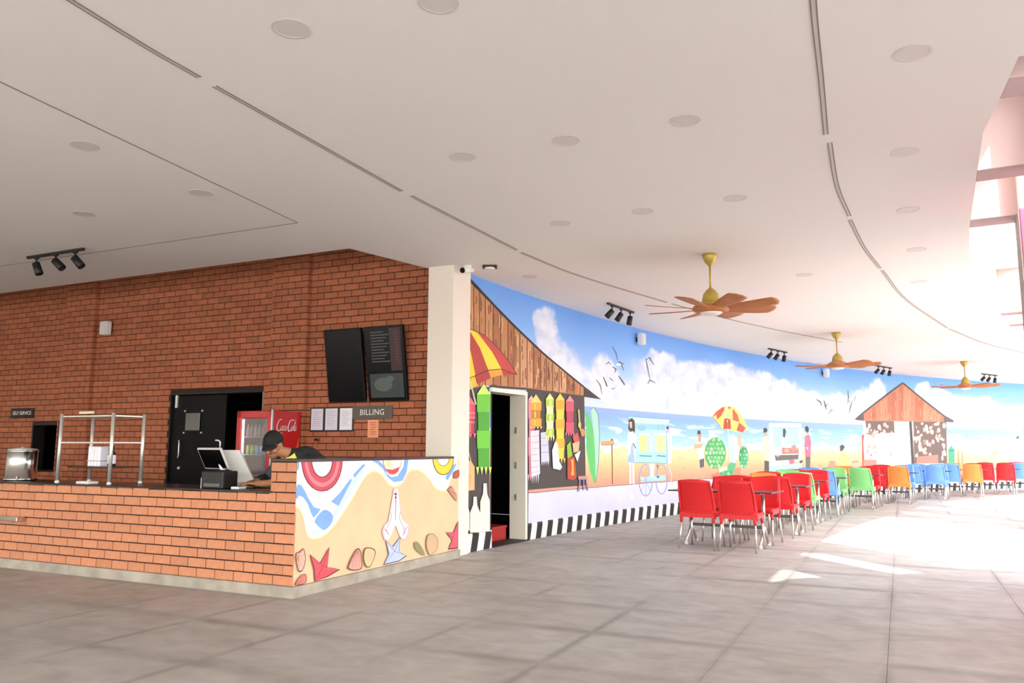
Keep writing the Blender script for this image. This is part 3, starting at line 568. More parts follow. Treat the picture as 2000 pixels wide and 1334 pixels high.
  ('d9d2d6','2.031,0.923 2.078,0.922 2.047,0.775'),
  ('d9d2d6','2.094,0.922 2.14,0.92 2.109,0.773'),
  ('c5cad8','2.189,1.52 2.413,1.54 2.459,1.103 2.204,1.091'),
  ('8f95a8','2.205,1.434 2.446,1.444 2.445,1.452 2.204,1.441'),
  ('8f95a8','2.205,1.328 2.445,1.336 2.444,1.344 2.204,1.335'),
  ('8f95a8','2.205,1.222 2.444,1.229 2.443,1.237 2.204,1.23'),
  ('c5cad8','2.204,1.106 2.259,1.105 2.227,1.031'),
  ('c5cad8','2.267,1.105 2.323,1.104 2.291,1.029'),
  ('c5cad8','2.331,1.104 2.387,1.104 2.355,1.028'),
  ('c5cad8','2.395,1.104 2.451,1.103 2.419,1.027'),
  ('e3ee8a','2.351,2.023 2.481,2.124 2.613,2.037'),
  ('a9cf4a','2.351,2.023 2.613,2.037 2.605,1.923 2.357,1.912'),
  ('e3ee8a','2.449,2.013 2.533,2.017 2.533,1.935 2.449,1.931'),
  ('d9e6c2','2.35,1.91 2.612,1.922 2.612,1.932 2.35,1.92'),
  ('d9e6c2','2.371,1.912 2.591,1.922 2.584,1.808 2.376,1.801'),
  ('e3ee8a','2.449,1.9 2.532,1.904 2.532,1.822 2.448,1.819'),
  ('d9e6c2','2.37,1.799 2.59,1.807 2.59,1.818 2.37,1.809'),
  ('a9cf4a','2.35,1.8 2.611,1.809 2.604,1.696 2.356,1.689'),
  ('e3ee8a','2.448,1.788 2.532,1.791 2.531,1.709 2.448,1.707'),
  ('d9e6c2','2.349,1.687 2.61,1.695 2.61,1.705 2.349,1.697'),
  ('d9e6c2','2.37,1.689 2.589,1.695 2.583,1.582 2.375,1.578'),
  ('e3ee8a','2.448,1.676 2.531,1.678 2.531,1.597 2.447,1.595'),
  ('d9e6c2','2.369,1.577 2.588,1.581 2.588,1.591 2.369,1.587'),
  ('a9cf4a','2.349,1.577 2.609,1.583 2.602,1.47 2.355,1.467'),
  ('e3ee8a','2.447,1.564 2.53,1.566 2.53,1.484 2.447,1.483'),
  ('d9e6c2','2.348,1.465 2.609,1.469 2.609,1.479 2.348,1.475'),
  ('e3ee8a','2.335,1.466 2.392,1.467 2.361,1.393'),
  ('e3ee8a','2.413,1.467 2.47,1.468 2.438,1.394'),
  ('e3ee8a','2.491,1.468 2.548,1.469 2.516,1.395'),
  ('e3ee8a','2.569,1.469 2.627,1.47 2.595,1.395'),
  ('eccf5a','2.662,2.028 2.814,2.144 2.966,2.044'),
  ('d9a93a','2.662,2.028 2.966,2.044 2.957,1.89 2.669,1.878'),
  ('eccf5a','2.777,2.018 2.874,2.023 2.873,1.903 2.776,1.899'),
  ('e8c944','2.661,1.877 2.964,1.889 2.965,1.9 2.661,1.887'),
  ('e8c944','2.685,1.879 2.94,1.89 2.932,1.737 2.69,1.73'),
  ('eccf5a','2.775,1.867 2.872,1.871 2.871,1.751 2.774,1.748'),
  ('e8c944','2.684,1.728 2.938,1.736 2.938,1.747 2.684,1.738'),
  ('d9a93a','2.66,1.729 2.963,1.738 2.954,1.586 2.666,1.58'),
  ('eccf5a','2.774,1.716 2.871,1.719 2.87,1.6 2.773,1.598'),
  ('e8c944','2.659,1.579 2.961,1.585 2.961,1.595 2.659,1.589'),
  ('e8c944','2.683,1.58 2.937,1.586 2.929,1.434 2.688,1.432'),
  ('eccf5a','2.773,1.566 2.87,1.568 2.868,1.449 2.772,1.448'),
  ('e8c944','2.682,1.43 2.935,1.433 2.935,1.443 2.682,1.441'),
  ('d9a93a','2.658,1.431 2.96,1.435 2.95,1.284 2.664,1.283'),
  ('eccf5a','2.771,1.417 2.868,1.418 2.867,1.299 2.77,1.299'),
  ('e8c944','2.657,1.282 2.958,1.282 2.958,1.293 2.657,1.292'),
  ('e8c944','2.681,1.283 2.934,1.284 2.926,1.133 2.686,1.136'),
  ('eccf5a','2.77,1.268 2.867,1.268 2.865,1.15 2.769,1.151'),
  ('e8c944','2.679,1.135 2.932,1.132 2.932,1.142 2.68,1.145'),
  ('eccf5a','2.641,1.136 2.706,1.136 2.67,1.061'),
  ('eccf5a','2.73,1.135 2.796,1.135 2.759,1.06'),
  ('eccf5a','2.82,1.134 2.887,1.134 2.85,1.059'),
  ('eccf5a','2.911,1.134 2.978,1.133 2.94,1.057'),
  ('d98a94','3,2.025 3.139,2.13 3.278,2.039'),
  ('c9566a','3,2.025 3.278,2.039 3.269,1.87 3.005,1.86'),
  ('d98a94','3.105,2.014 3.194,2.019 3.192,1.883 3.103,1.88'),
  ('b8445a','2.998,1.858 3.276,1.869 3.276,1.88 2.998,1.869'),
  ('b8445a','3.02,1.86 3.253,1.869 3.245,1.701 3.024,1.695'),
  ('d98a94','3.103,1.847 3.192,1.851 3.19,1.716 3.101,1.713'),
  ('b8445a','3.018,1.694 3.251,1.7 3.251,1.711 3.019,1.704'),
  ('c9566a','2.997,1.694 3.273,1.702 3.264,1.534 3.002,1.53'),
  ('d98a94','3.101,1.681 3.189,1.683 3.188,1.549 3.099,1.547'),
  ('b8445a','2.995,1.528 3.271,1.533 3.271,1.544 2.995,1.539'),
  ('d98a94','2.981,1.529 3.041,1.53 3.008,1.479'),
  ('d98a94','3.063,1.531 3.124,1.532 3.09,1.48'),
  ('d98a94','3.146,1.532 3.207,1.533 3.173,1.481'),
  ('d98a94','3.229,1.534 3.29,1.535 3.256,1.482'),
  ('d9dce6','2.542,1.256 2.641,1.396 2.724,1.365 2.771,1.099 2.871,1.004 2.803,0.958 2.573,0.986'),
  ('b8442c','3.041,1.136 3.283,1.158 3.348,0.833 3.243,0.788 3.038,0.818'),
  ('e8a93a','3.075,1.111 3.248,1.117 3.262,0.868 3.089,0.856'),
  ('8cb83a','3.027,1.335 3.148,1.4 3.214,1.174 3.041,1.128'),
  ('c9564c','3.218,1.481 3.394,1.541 3.462,1.402 3.286,1.368'),
  ('dcb088','3.216,1.368 3.462,1.402 3.424,1.238 3.249,1.222'),
  ('ece6e0','3.283,1.19 3.495,1.254 3.387,1.075'),
  ('b9b26a','3.408,1.912 3.441,1.706 3.474,1.566 3.527,1.57 3.494,1.71 3.462,1.916'),
  ('d9884c','3.643,1.546 3.636,1.517 3.615,1.493 3.586,1.48 3.555,1.479 3.526,1.492 3.507,1.515 3.5,1.543 3.508,1.572 3.528,1.595 3.557,1.609 3.589,1.61 3.617,1.597 3.637,1.574'),
  ('c9c35a','3.52,1.668 3.514,1.646 3.499,1.628 3.478,1.618 3.454,1.618 3.433,1.627 3.418,1.644 3.413,1.665 3.419,1.687 3.434,1.704 3.456,1.715 3.479,1.715 3.501,1.706 3.515,1.689'),
 ],
 'painted_stool': [
  ('b98a80','3.401,0.848 3.739,0.847 3.719,0.789 3.417,0.791'),
  ('8a7a9a','3.448,0.799 3.393,0.607 3.436,0.602 3.492,0.795'),
  ('8a7a9a','3.572,0.794 3.569,0.622 3.613,0.621 3.617,0.792'),
  ('8a7a9a','3.661,0.79 3.712,0.607 3.756,0.608 3.706,0.791'),
 ],
 'painted_surfboards': [
  ('5fbf6a','3.723,1.926 3.866,1.804 4.045,1.51 4.149,1.168 4.085,0.829 4.009,0.696 3.849,0.919 3.728,1.254'),
  ('d9a878','3.824,1.507 3.97,1.492 3.965,1.254 3.819,1.271'),
  ('a9dcc4','3.906,1.934 4.018,1.981 4.165,1.857 4.213,1.512 4.165,1.082 4.046,0.72 4.054,1.084 4.008,1.509'),
  ('4c7a6a','3.913,1.93 4.011,1.977 4.154,1.856 4.202,1.512 4.154,1.083 4.035,0.721 4.057,0.719 4.177,1.082 4.224,1.512 4.176,1.859 4.025,1.986 3.899,1.937'),
 ],
 'painted_beach_table': [
  ('7a5236','4.266,1.34 4.726,1.351 4.725,1.368 4.265,1.357'),
  ('7a5236','4.647,1.35 4.648,0.674 4.686,0.672 4.686,1.35'),
  ('d2a06a','4.248,1.409 4.727,1.431 4.764,1.36 4.265,1.348'),
  ('7a5a3c','4.727,1.431 4.721,1.419 4.705,1.41 4.681,1.404 4.655,1.404 4.632,1.409 4.616,1.418 4.611,1.429 4.617,1.441 4.633,1.45 4.657,1.456 4.683,1.456 4.706,1.451 4.722,1.442'),
  ('f3e6d8','4.284,1.323 4.627,1.324 4.624,1.209 4.281,1.202'),
 ],
 'painted_birds': [
  ('6a7078','4.723,3.081 4.846,2.973 4.915,2.853 4.939,2.857 4.895,2.986 4.748,3.089'),
  ('6a7078','4.919,2.83 5.044,2.803 5.151,2.687 5.174,2.693 5.088,2.821 4.933,2.843'),
  ('6a7078','4.922,2.83 5.035,2.817 5.18,2.799 5.193,2.809 5.057,2.841 4.931,2.843'),
  ('6a7078','4.481,2.738 4.587,2.785 4.657,2.746 4.677,2.753 4.593,2.809 4.464,2.746'),
  ('3d444c','4.717,2.721 4.838,2.687 4.79,2.625 4.812,2.623 4.887,2.699 4.733,2.733'),
  ('6a7078','4.092,2.451 4.229,2.363 4.313,2.213 4.336,2.216 4.275,2.375 4.114,2.459'),
  ('3d444c','4.358,2.515 4.459,2.397 4.545,2.262 4.568,2.266 4.506,2.407 4.383,2.522'),
  ('3d444c','4.594,2.512 4.75,2.47 4.764,2.48 4.61,2.524'),
  ('3d444c','4.678,2.319 4.816,2.346 4.81,2.356 4.671,2.33'),
  ('3d444c','4.947,2.577 5.074,2.49 5.264,2.377 5.284,2.384 5.118,2.507 4.97,2.586'),
  ('6a7078','6.053,2.995 6.099,2.85 6.211,2.614 6.236,2.618 6.154,2.86 6.083,3.001'),
  ('3d444c','6.097,2.966 6.203,3.019 6.397,2.895 6.42,2.903 6.235,3.044 6.079,2.975'),
  ('3d444c','6.147,2.51 6.226,2.584 6.452,2.547 6.465,2.559 6.219,2.609 6.12,2.514'),
  ('3d444c','14.308,2.589 14.506,2.526 14.591,2.428 14.623,2.435 14.563,2.551 14.33,2.607'),
  ('3d444c','14.714,2.584 14.767,2.447 14.831,2.341 14.864,2.346 14.838,2.459 14.751,2.591'),
  ('3d444c','14.753,2.415 14.952,2.479 14.937,2.492 14.735,2.431'),
  ('6a7078','14.992,2.233 15.142,2.338 15.222,2.308 15.244,2.322 15.11,2.368 14.96,2.242'),
  ('6a7078','16.058,2.928 16.05,2.741 16.026,2.584 16.059,2.583 16.123,2.744 16.097,2.931'),
  ('6a7078','15.995,2.559 16.198,2.64 16.18,2.653 15.974,2.575'),
  ('6a7078','16.465,2.776 16.368,2.627 16.4,2.623 16.502,2.772'),
  ('6a7078','16.254,2.637 16.135,2.462 16.053,2.3 16.086,2.296 16.205,2.455 16.291,2.634'),
  ('e8ecf2','5.065,2.793 5.055,2.782 5.027,2.772 4.986,2.764 4.942,2.76 4.902,2.761 4.874,2.767 4.865,2.776 4.875,2.787 4.903,2.797 4.943,2.805 4.988,2.809 5.028,2.808 5.055,2.803'),
  ('e8ecf2','4.557,2.299 4.551,2.272 4.534,2.249 4.51,2.236 4.485,2.234 4.462,2.245 4.446,2.266 4.441,2.292 4.448,2.32 4.464,2.343 4.488,2.356 4.514,2.358 4.537,2.347 4.552,2.326'),
  ('f2f4f8','5.295,2.4 5.288,2.379 5.271,2.362 5.246,2.352 5.219,2.35 5.195,2.357 5.178,2.373 5.173,2.392 5.18,2.413 5.197,2.43 5.222,2.441 5.249,2.443 5.273,2.435 5.29,2.42'),
 ],
 'painted_cart': [
  ('bfe3e6','5.399,1.882 7.044,1.877 6.995,1.794 6.86,1.751 5.497,1.755 5.337,1.843'),
  ('5a9aa6','5.377,1.865 7.042,1.859 7.045,1.874 5.38,1.879'),
  ('8fc6d2','5.497,1.755 6.883,1.761 6.922,1.651 5.493,1.642'),
  ('a8dbe2','5.534,1.643 6.9,1.651 6.869,1.012 5.472,1.049'),
  ('f0dc8a','5.736,1.534 6.2,1.541 6.187,1.232 5.725,1.233'),
  ('f3cc9a','6.349,1.543 6.851,1.55 6.813,1.231 6.336,1.232'),
  ('e2c6d2','6.199,1.521 6.349,1.523 6.336,1.232 6.187,1.232'),
  ('9fdde0','5.478,1.215 6.922,1.211 6.891,1.012 5.431,1.049'),
  ('4a7680','5.721,1.149 6.245,1.136 6.248,1.155 5.723,1.167'),
  ('4a7680','6.417,1.144 6.829,1.132 6.833,1.151 6.42,1.164'),
  ('5a9aa6','5.43,1.035 6.89,0.996 6.891,1.008 5.431,1.046'),
  ('8ab6c8','6.035,1.673 6.002,1.638 5.917,1.616 5.813,1.614 5.73,1.633 5.7,1.666 5.733,1.7 5.817,1.722 5.921,1.725 6.004,1.706'),
  ('8496c4','6.23,0.696 6.212,0.605 6.171,0.526 6.109,0.466 6.036,0.43 5.963,0.42 5.892,0.436 5.823,0.478 5.768,0.542 5.733,0.622 5.724,0.71 5.74,0.798 5.781,0.876 5.841,0.938 5.913,0.975 5.986,0.987 6.059,0.973 6.129,0.932 6.185,0.868 6.22,0.786 6.23,0.694 6.268,0.694 6.258,0.787 6.222,0.872 6.162,0.94 6.082,0.986 5.987,1.004 5.891,0.989 5.809,0.947 5.745,0.882 5.703,0.801 5.687,0.711 5.696,0.621 5.732,0.539 5.79,0.471 5.868,0.424 5.963,0.404 6.059,0.415 6.141,0.456 6.207,0.52 6.25,0.602 6.268,0.693'),
  ('8496c4','6.856,0.696 6.84,0.609 6.802,0.532 6.748,0.473 6.684,0.439 6.623,0.429 6.563,0.444 6.503,0.483 6.455,0.545 6.426,0.623 6.418,0.709 6.433,0.794 6.47,0.87 6.523,0.929 6.587,0.966 6.648,0.977 6.709,0.964 6.77,0.925 6.818,0.863 6.848,0.783 6.856,0.695 6.895,0.695 6.888,0.785 6.857,0.867 6.805,0.933 6.735,0.977 6.649,0.994 6.562,0.98 6.489,0.938 6.433,0.875 6.395,0.797 6.379,0.71 6.387,0.622 6.418,0.542 6.468,0.477 6.537,0.432 6.622,0.412 6.709,0.424 6.782,0.464 6.84,0.526 6.879,0.606 6.895,0.694'),
  ('a5d8da','5.748,0.765 6.813,0.776 6.809,0.678 5.787,0.68'),
  ('8a7a5a','6.411,0.979 6.519,0.997 6.491,0.862'),
  ('3d4a52','6.337,0.759 6.552,0.773 6.55,0.734 6.357,0.73'),
  ('c9dfe6','6.135,1.012 6.348,1.009 6.316,0.769 6.167,0.773'),
  ('b6c6e2','6.918,1 7.06,0.749 7.009,0.601 7.145,0.542 7.166,0.553 7.041,0.603 7.093,0.75 6.95,1.003'),
  ('b9a98c','6.028,0.984 6.041,0.794 6.126,0.794 6.113,0.985'),
  ('8496c4','5.725,0.706 6.227,0.691 6.228,0.699 5.726,0.714'),
  ('8496c4','5.977,0.986 5.954,0.422 5.973,0.421 5.996,0.986'),
  ('8496c4','5.787,0.912 6.146,0.487 6.164,0.49 5.804,0.915'),
  ('8496c4','6.164,0.908 5.771,0.506 5.788,0.502 6.182,0.905'),
  ('6fa6b4','5.518,1.643 5.476,1.049 5.508,1.048 5.551,1.644'),
  ('6fa6b4','6.882,1.651 6.873,1.012 6.908,1.012 6.917,1.651'),
  ('d9eef0','5.738,1.572 6.201,1.579 6.199,1.531 5.736,1.525'),
  ('efe0d2','6.351,1.582 6.852,1.59 6.85,1.54 6.349,1.533'),
  ('7fb4c2','5.688,1.722 5.685,1.646 5.714,1.647 5.717,1.723'),
  ('7fb4c2','6.516,1.741 6.555,1.643 6.585,1.646 6.546,1.744'),
  ('7fb4c2','6.735,1.75 6.665,1.649 6.694,1.645 6.765,1.746'),
 ],
 'painted_shoppers': [
  ('3f352c','5.336,1.806 5.459,1.847 5.56,1.794 5.575,1.625 5.53,1.531 5.429,1.567 5.31,1.639'),
  ('d9b896','5.355,1.769 5.457,1.772 5.453,1.66 5.371,1.659'),
  ('f0eef0','5.287,1.574 5.492,1.605 5.651,1.477 5.583,1.299 5.552,1.02 5.269,1.024 5.239,1.344'),
  ('9ab6da','5.278,1.298 5.485,1.419 5.552,1.02 5.269,1.042'),
  ('3a4a5a','5.485,1.378 5.564,1.286 5.602,1.293 5.523,1.386'),
  ('f3e2d6','5.309,1.023 5.316,0.659 5.397,0.657 5.39,1.023'),
  ('f3e2d6','5.43,1.021 5.437,0.655 5.518,0.653 5.512,1.021'),
  ('eef0f6','5.271,0.507 5.452,0.499 5.448,0.381 5.347,0.395'),
  ('e6a8c2','6.878,1.671 7.013,1.694 7.008,1.603 6.897,1.591'),
  ('f4f0f2','6.897,1.591 7.117,1.554 7.067,1 6.912,1.002'),
  ('44363c','6.88,1.711 6.97,1.733 6.989,1.673 6.901,1.671'),
 ],
 'painted_coconut_seller': [
  ('40342c','8.269,1.656 8.389,1.679 8.431,1.594 8.265,1.581'),
  ('c98f6c','8.289,1.592 8.431,1.594 8.422,1.443 8.302,1.42'),
  ('f0f0f4','8.257,1.441 8.49,1.4 8.518,1.077 8.304,1.058'),
  ('d8a880','8.089,1.377 8.49,1.4 8.485,1.314 8.107,1.281'),
  ('5a5864','8.328,1.058 8.542,1.088 8.531,0.905 8.341,0.887'),
  ('d0a284','8.389,0.906 8.422,0.661 8.516,0.662 8.484,0.908'),
  ('4f9f5c','9.588,1.192 9.527,1.042 9.376,0.923 9.167,0.86 8.942,0.864 8.744,0.932 8.613,1.05 8.572,1.195 8.631,1.341 8.777,1.459 8.984,1.527 9.211,1.53 9.412,1.465 9.547,1.344'),
  ('a6e8a0','9.023,1.483 9.005,1.454 8.963,1.439 8.916,1.444 8.887,1.467 8.889,1.497 8.921,1.52 8.968,1.526 9.009,1.511'),
  ('c4f2bc','8.938,1.491 8.926,1.477 8.904,1.476 8.895,1.491 8.906,1.505 8.928,1.505'),
  ('7acb7c','9.15,1.48 9.132,1.451 9.089,1.436 9.042,1.44 9.013,1.463 9.015,1.494 9.047,1.517 9.095,1.523 9.135,1.508'),
  ('c4f2bc','9.098,1.493 9.086,1.478 9.064,1.478 9.054,1.492 9.066,1.507 9.088,1.507'),
  ('a6e8a0','9.335,1.487 9.316,1.458 9.273,1.443 9.226,1.447 9.197,1.471 9.199,1.501 9.231,1.525 9.279,1.531 9.32,1.516'),
  ('c4f2bc','9.258,1.494 9.246,1.48 9.224,1.479 9.214,1.494 9.226,1.508 9.248,1.509'),
  ('66b86c','8.937,1.384 8.919,1.356 8.877,1.341 8.83,1.346 8.801,1.368 8.803,1.398 8.835,1.422 8.882,1.427 8.922,1.412'),
  ('c4f2bc','8.852,1.396 8.841,1.382 8.819,1.381 8.809,1.396 8.821,1.41 8.843,1.41'),
  ('66b86c','9.072,1.377 9.053,1.349 9.011,1.334 8.964,1.339 8.935,1.362 8.937,1.392 8.969,1.415 9.016,1.421 9.057,1.406'),
  ('c4f2bc','9.011,1.397 9,1.382 8.978,1.382 8.968,1.396 8.98,1.411 9.002,1.411'),
  ('7acb7c','9.258,1.384 9.239,1.355 9.196,1.34 9.149,1.345 9.12,1.368 9.122,1.399 9.154,1.422 9.202,1.428 9.243,1.413'),
  ('c4f2bc','9.171,1.398 9.16,1.383 9.138,1.383 9.128,1.397 9.14,1.412 9.161,1.412'),
  ('66b86c','9.42,1.396 9.401,1.367 9.358,1.351 9.311,1.356 9.281,1.38 9.283,1.41 9.316,1.434 9.364,1.44 9.405,1.424'),
  ('c4f2bc','9.332,1.399 9.32,1.384 9.298,1.384 9.288,1.398 9.3,1.413 9.322,1.413'),
  ('66b86c','8.83,1.281 8.812,1.253 8.77,1.238 8.724,1.243 8.695,1.266 8.697,1.296 8.729,1.319 8.776,1.324 8.816,1.309'),
  ('c4f2bc','8.767,1.302 8.756,1.287 8.734,1.287 8.724,1.301 8.736,1.316 8.757,1.316'),
  ('a6e8a0','8.975,1.281 8.957,1.253 8.914,1.238 8.868,1.243 8.839,1.266 8.841,1.296 8.873,1.319 8.92,1.324 8.96,1.309'),
  ('c4f2bc','8.926,1.302 8.914,1.288 8.892,1.288 8.882,1.302 8.894,1.316 8.916,1.316'),
  ('66b86c','9.142,1.298 9.123,1.27 9.081,1.255 9.034,1.26 9.004,1.283 9.006,1.313 9.039,1.336 9.086,1.342 9.127,1.327'),
  ('c4f2bc','9.085,1.302 9.073,1.288 9.052,1.288 9.042,1.302 9.053,1.316 9.075,1.316'),
  ('7acb7c','9.295,1.289 9.277,1.261 9.234,1.245 9.187,1.251 9.158,1.274 9.16,1.304 9.192,1.328 9.24,1.333 9.281,1.318'),
  ('c4f2bc','9.245,1.302 9.234,1.288 9.212,1.288 9.202,1.302 9.214,1.317 9.235,1.317'),
  ('8fdd8c','9.471,1.281 9.452,1.252 9.409,1.237 9.362,1.242 9.332,1.266 9.334,1.296 9.367,1.32 9.415,1.325 9.456,1.31'),
  ('c4f2bc','9.407,1.303 9.395,1.288 9.373,1.288 9.363,1.303 9.375,1.317 9.397,1.317'),
  ('a6e8a0','8.73,1.198 8.712,1.17 8.67,1.155 8.624,1.161 8.595,1.183 8.597,1.213 8.629,1.235 8.676,1.241 8.716,1.226'),
  ('c4f2bc','8.683,1.208 8.671,1.194 8.65,1.194 8.64,1.208 8.651,1.222 8.673,1.222'),
  ('a6e8a0','8.903,1.197 8.885,1.169 8.843,1.154 8.796,1.16 8.767,1.183 8.769,1.212 8.801,1.235 8.848,1.24 8.889,1.225'),
  ('c4f2bc','8.84,1.208 8.829,1.194 8.807,1.194 8.797,1.208 8.809,1.222 8.831,1.222'),
  ('8fdd8c','9.07,1.202 9.052,1.173 9.009,1.159 8.962,1.164 8.933,1.187 8.935,1.217 8.967,1.24 9.015,1.245 9.055,1.23'),
  ('c4f2bc','8.999,1.207 8.987,1.193 8.966,1.193 8.956,1.207 8.968,1.222 8.989,1.222'),
  ('7acb7c','9.207,1.203 9.189,1.175 9.146,1.16 9.099,1.165 9.07,1.188 9.072,1.219 9.104,1.242 9.152,1.247 9.193,1.232'),
  ('c4f2bc','9.159,1.207 9.147,1.193 9.125,1.193 9.115,1.207 9.127,1.221 9.149,1.221'),
  ('8fdd8c','9.374,1.202 9.355,1.174 9.312,1.159 9.265,1.164 9.235,1.188 9.237,1.218 9.27,1.241 9.318,1.246 9.359,1.231'),
  ('c4f2bc','9.319,1.207 9.308,1.192 9.286,1.192 9.276,1.207 9.288,1.221 9.309,1.221'),
  ('a6e8a0','9.547,1.199 9.528,1.17 9.485,1.155 9.437,1.161 9.408,1.184 9.41,1.215 9.443,1.238 9.491,1.244 9.532,1.228'),
  ('c4f2bc','9.481,1.206 9.469,1.192 9.447,1.192 9.437,1.206 9.449,1.221 9.471,1.221'),
  ('8fdd8c','8.823,1.092 8.805,1.064 8.763,1.049 8.716,1.055 8.687,1.078 8.689,1.108 8.721,1.13 8.768,1.135 8.808,1.12'),
  ('c4f2bc','8.756,1.114 8.744,1.1 8.722,1.101 8.713,1.115 8.724,1.129 8.746,1.129'),
  ('66b86c','8.989,1.093 8.971,1.064 8.928,1.05 8.882,1.056 8.853,1.079 8.855,1.108 8.887,1.131 8.934,1.136 8.974,1.121'),
  ('c4f2bc','8.914,1.113 8.902,1.099 8.88,1.099 8.87,1.114 8.882,1.128 8.904,1.128'),
  ('7acb7c','9.137,1.095 9.119,1.066 9.076,1.052 9.029,1.057 9,1.081 9.002,1.111 9.034,1.133 9.082,1.138 9.123,1.123'),
  ('c4f2bc','9.073,1.112 9.061,1.098 9.039,1.098 9.029,1.113 9.041,1.127 9.063,1.127'),
  ('8fdd8c','9.3,1.088 9.281,1.06 9.239,1.045 9.191,1.051 9.162,1.074 9.164,1.104 9.197,1.127 9.244,1.132 9.285,1.117'),
  ('c4f2bc','9.233,1.111 9.221,1.097 9.199,1.097 9.189,1.112 9.201,1.126 9.223,1.126'),
  ('7acb7c','9.46,1.088 9.441,1.059 9.398,1.044 9.351,1.05 9.321,1.073 9.323,1.104 9.356,1.127 9.404,1.132 9.445,1.117'),
  ('c4f2bc','9.394,1.11 9.382,1.096 9.36,1.096 9.35,1.111 9.362,1.125 9.384,1.125'),
  ('a6e8a0','8.897,1.015 8.879,0.987 8.837,0.973 8.791,0.978 8.762,1.001 8.764,1.031 8.796,1.054 8.843,1.058 8.883,1.043'),
  ('c4f2bc','8.829,1.02 8.817,1.006 8.795,1.007 8.786,1.021 8.797,1.035 8.819,1.035'),
  ('7acb7c','9.058,1.014 9.04,0.986 8.998,0.971 8.951,0.977 8.922,1 8.924,1.03 8.956,1.053 9.003,1.058 9.044,1.042'),
  ('c4f2bc','8.987,1.019 8.975,1.005 8.954,1.005 8.944,1.019 8.955,1.033 8.977,1.033'),
  ('8fdd8c','9.225,1.005 9.207,0.977 9.164,0.963 9.117,0.968 9.088,0.992 9.09,1.022 9.122,1.045 9.17,1.05 9.21,1.034'),
  ('c4f2bc','9.146,1.017 9.135,1.003 9.113,1.003 9.103,1.017 9.115,1.032 9.136,1.031'),
  ('66b86c','9.388,1.008 9.369,0.98 9.326,0.965 9.279,0.971 9.249,0.994 9.251,1.025 9.284,1.048 9.332,1.052 9.373,1.037'),
  ('c4f2bc','9.307,1.015 9.295,1.001 9.273,1.001 9.263,1.016 9.275,1.03 9.297,1.03'),
  ('a6e8a0','8.955,0.918 8.937,0.891 8.894,0.876 8.848,0.882 8.819,0.905 8.821,0.935 8.853,0.958 8.9,0.962 8.94,0.947'),
  ('c4f2bc','8.902,0.926 8.89,0.912 8.868,0.912 8.859,0.926 8.87,0.94 8.892,0.94'),
  ('66b86c','9.13,0.899 9.112,0.871 9.069,0.857 9.022,0.863 8.993,0.886 8.995,0.916 9.027,0.939 9.075,0.943 9.115,0.928'),
  ('c4f2bc','9.06,0.923 9.049,0.909 9.027,0.91 9.017,0.924 9.029,0.938 9.051,0.938'),
  ('a6e8a0','9.285,0.916 9.267,0.888 9.224,0.873 9.177,0.879 9.148,0.903 9.15,0.933 9.182,0.955 9.23,0.96 9.271,0.944'),
  ('c4f2bc','9.22,0.921 9.208,0.907 9.186,0.907 9.176,0.922 9.188,0.936 9.21,0.936'),
  ('3f8f5c','10.658,1.107 10.627,0.995 10.557,0.907 10.462,0.858 10.361,0.86 10.274,0.91 10.218,0.999 10.204,1.11 10.234,1.22 10.304,1.309 10.398,1.359 10.5,1.359 10.588,1.309 10.644,1.219'),
  ('a0e0a8','10.507,1.319 10.491,1.294 10.454,1.28 10.413,1.285 10.388,1.305 10.39,1.332 10.418,1.352 10.459,1.357 10.494,1.343'),
  ('a0e0a8','10.43,1.234 10.414,1.21 10.377,1.197 10.336,1.201 10.311,1.221 10.313,1.248 10.341,1.268 10.382,1.272 10.417,1.259'),
  ('6ccb8c','10.571,1.234 10.555,1.209 10.518,1.196 10.478,1.201 10.453,1.221 10.454,1.248 10.483,1.268 10.524,1.272 10.559,1.259'),
  ('6ccb8c','10.353,1.151 10.337,1.126 10.3,1.113 10.26,1.118 10.235,1.138 10.237,1.164 10.265,1.184 10.306,1.189 10.34,1.175'),
  ('5ab87c','10.494,1.15 10.478,1.125 10.441,1.112 10.401,1.117 10.376,1.137 10.378,1.164 10.406,1.184 10.447,1.188 10.482,1.175'),
  ('a0e0a8','10.636,1.149 10.62,1.125 10.583,1.112 10.542,1.116 10.517,1.137 10.519,1.163 10.547,1.183 10.589,1.188 10.624,1.174'),
  ('5ab87c','10.417,1.067 10.401,1.042 10.364,1.029 10.324,1.034 10.299,1.054 10.301,1.081 10.329,1.1 10.37,1.105 10.405,1.091'),
  ('6ccb8c','10.559,1.065 10.543,1.041 10.506,1.028 10.465,1.033 10.44,1.053 10.442,1.08 10.47,1.099 10.511,1.104 10.546,1.09'),
  ('6ccb8c','10.701,1.064 10.685,1.04 10.648,1.027 10.607,1.032 10.582,1.052 10.584,1.079 10.612,1.099 10.653,1.103 10.689,1.089'),
  ('5ab87c','10.34,0.984 10.324,0.959 10.288,0.947 10.248,0.952 10.223,0.972 10.224,0.998 10.252,1.018 10.293,1.022 10.328,1.008'),
  ('5ab87c','10.482,0.982 10.466,0.958 10.429,0.945 10.388,0.95 10.363,0.97 10.365,0.996 10.393,1.016 10.434,1.02 10.469,1.007'),
  ('5ab87c','10.623,0.981 10.607,0.956 10.57,0.943 10.53,0.948 10.504,0.969 10.506,0.995 10.535,1.015 10.576,1.019 10.611,1.006'),
  ('a0e0a8','10.405,0.899 10.389,0.875 10.352,0.862 10.312,0.868 10.287,0.888 10.289,0.914 10.317,0.934 10.358,0.938 10.392,0.924'),
  ('6ccb8c','10.546,0.897 10.53,0.873 10.493,0.86 10.453,0.865 10.428,0.886 10.429,0.912 10.458,0.932 10.499,0.936 10.534,0.922'),
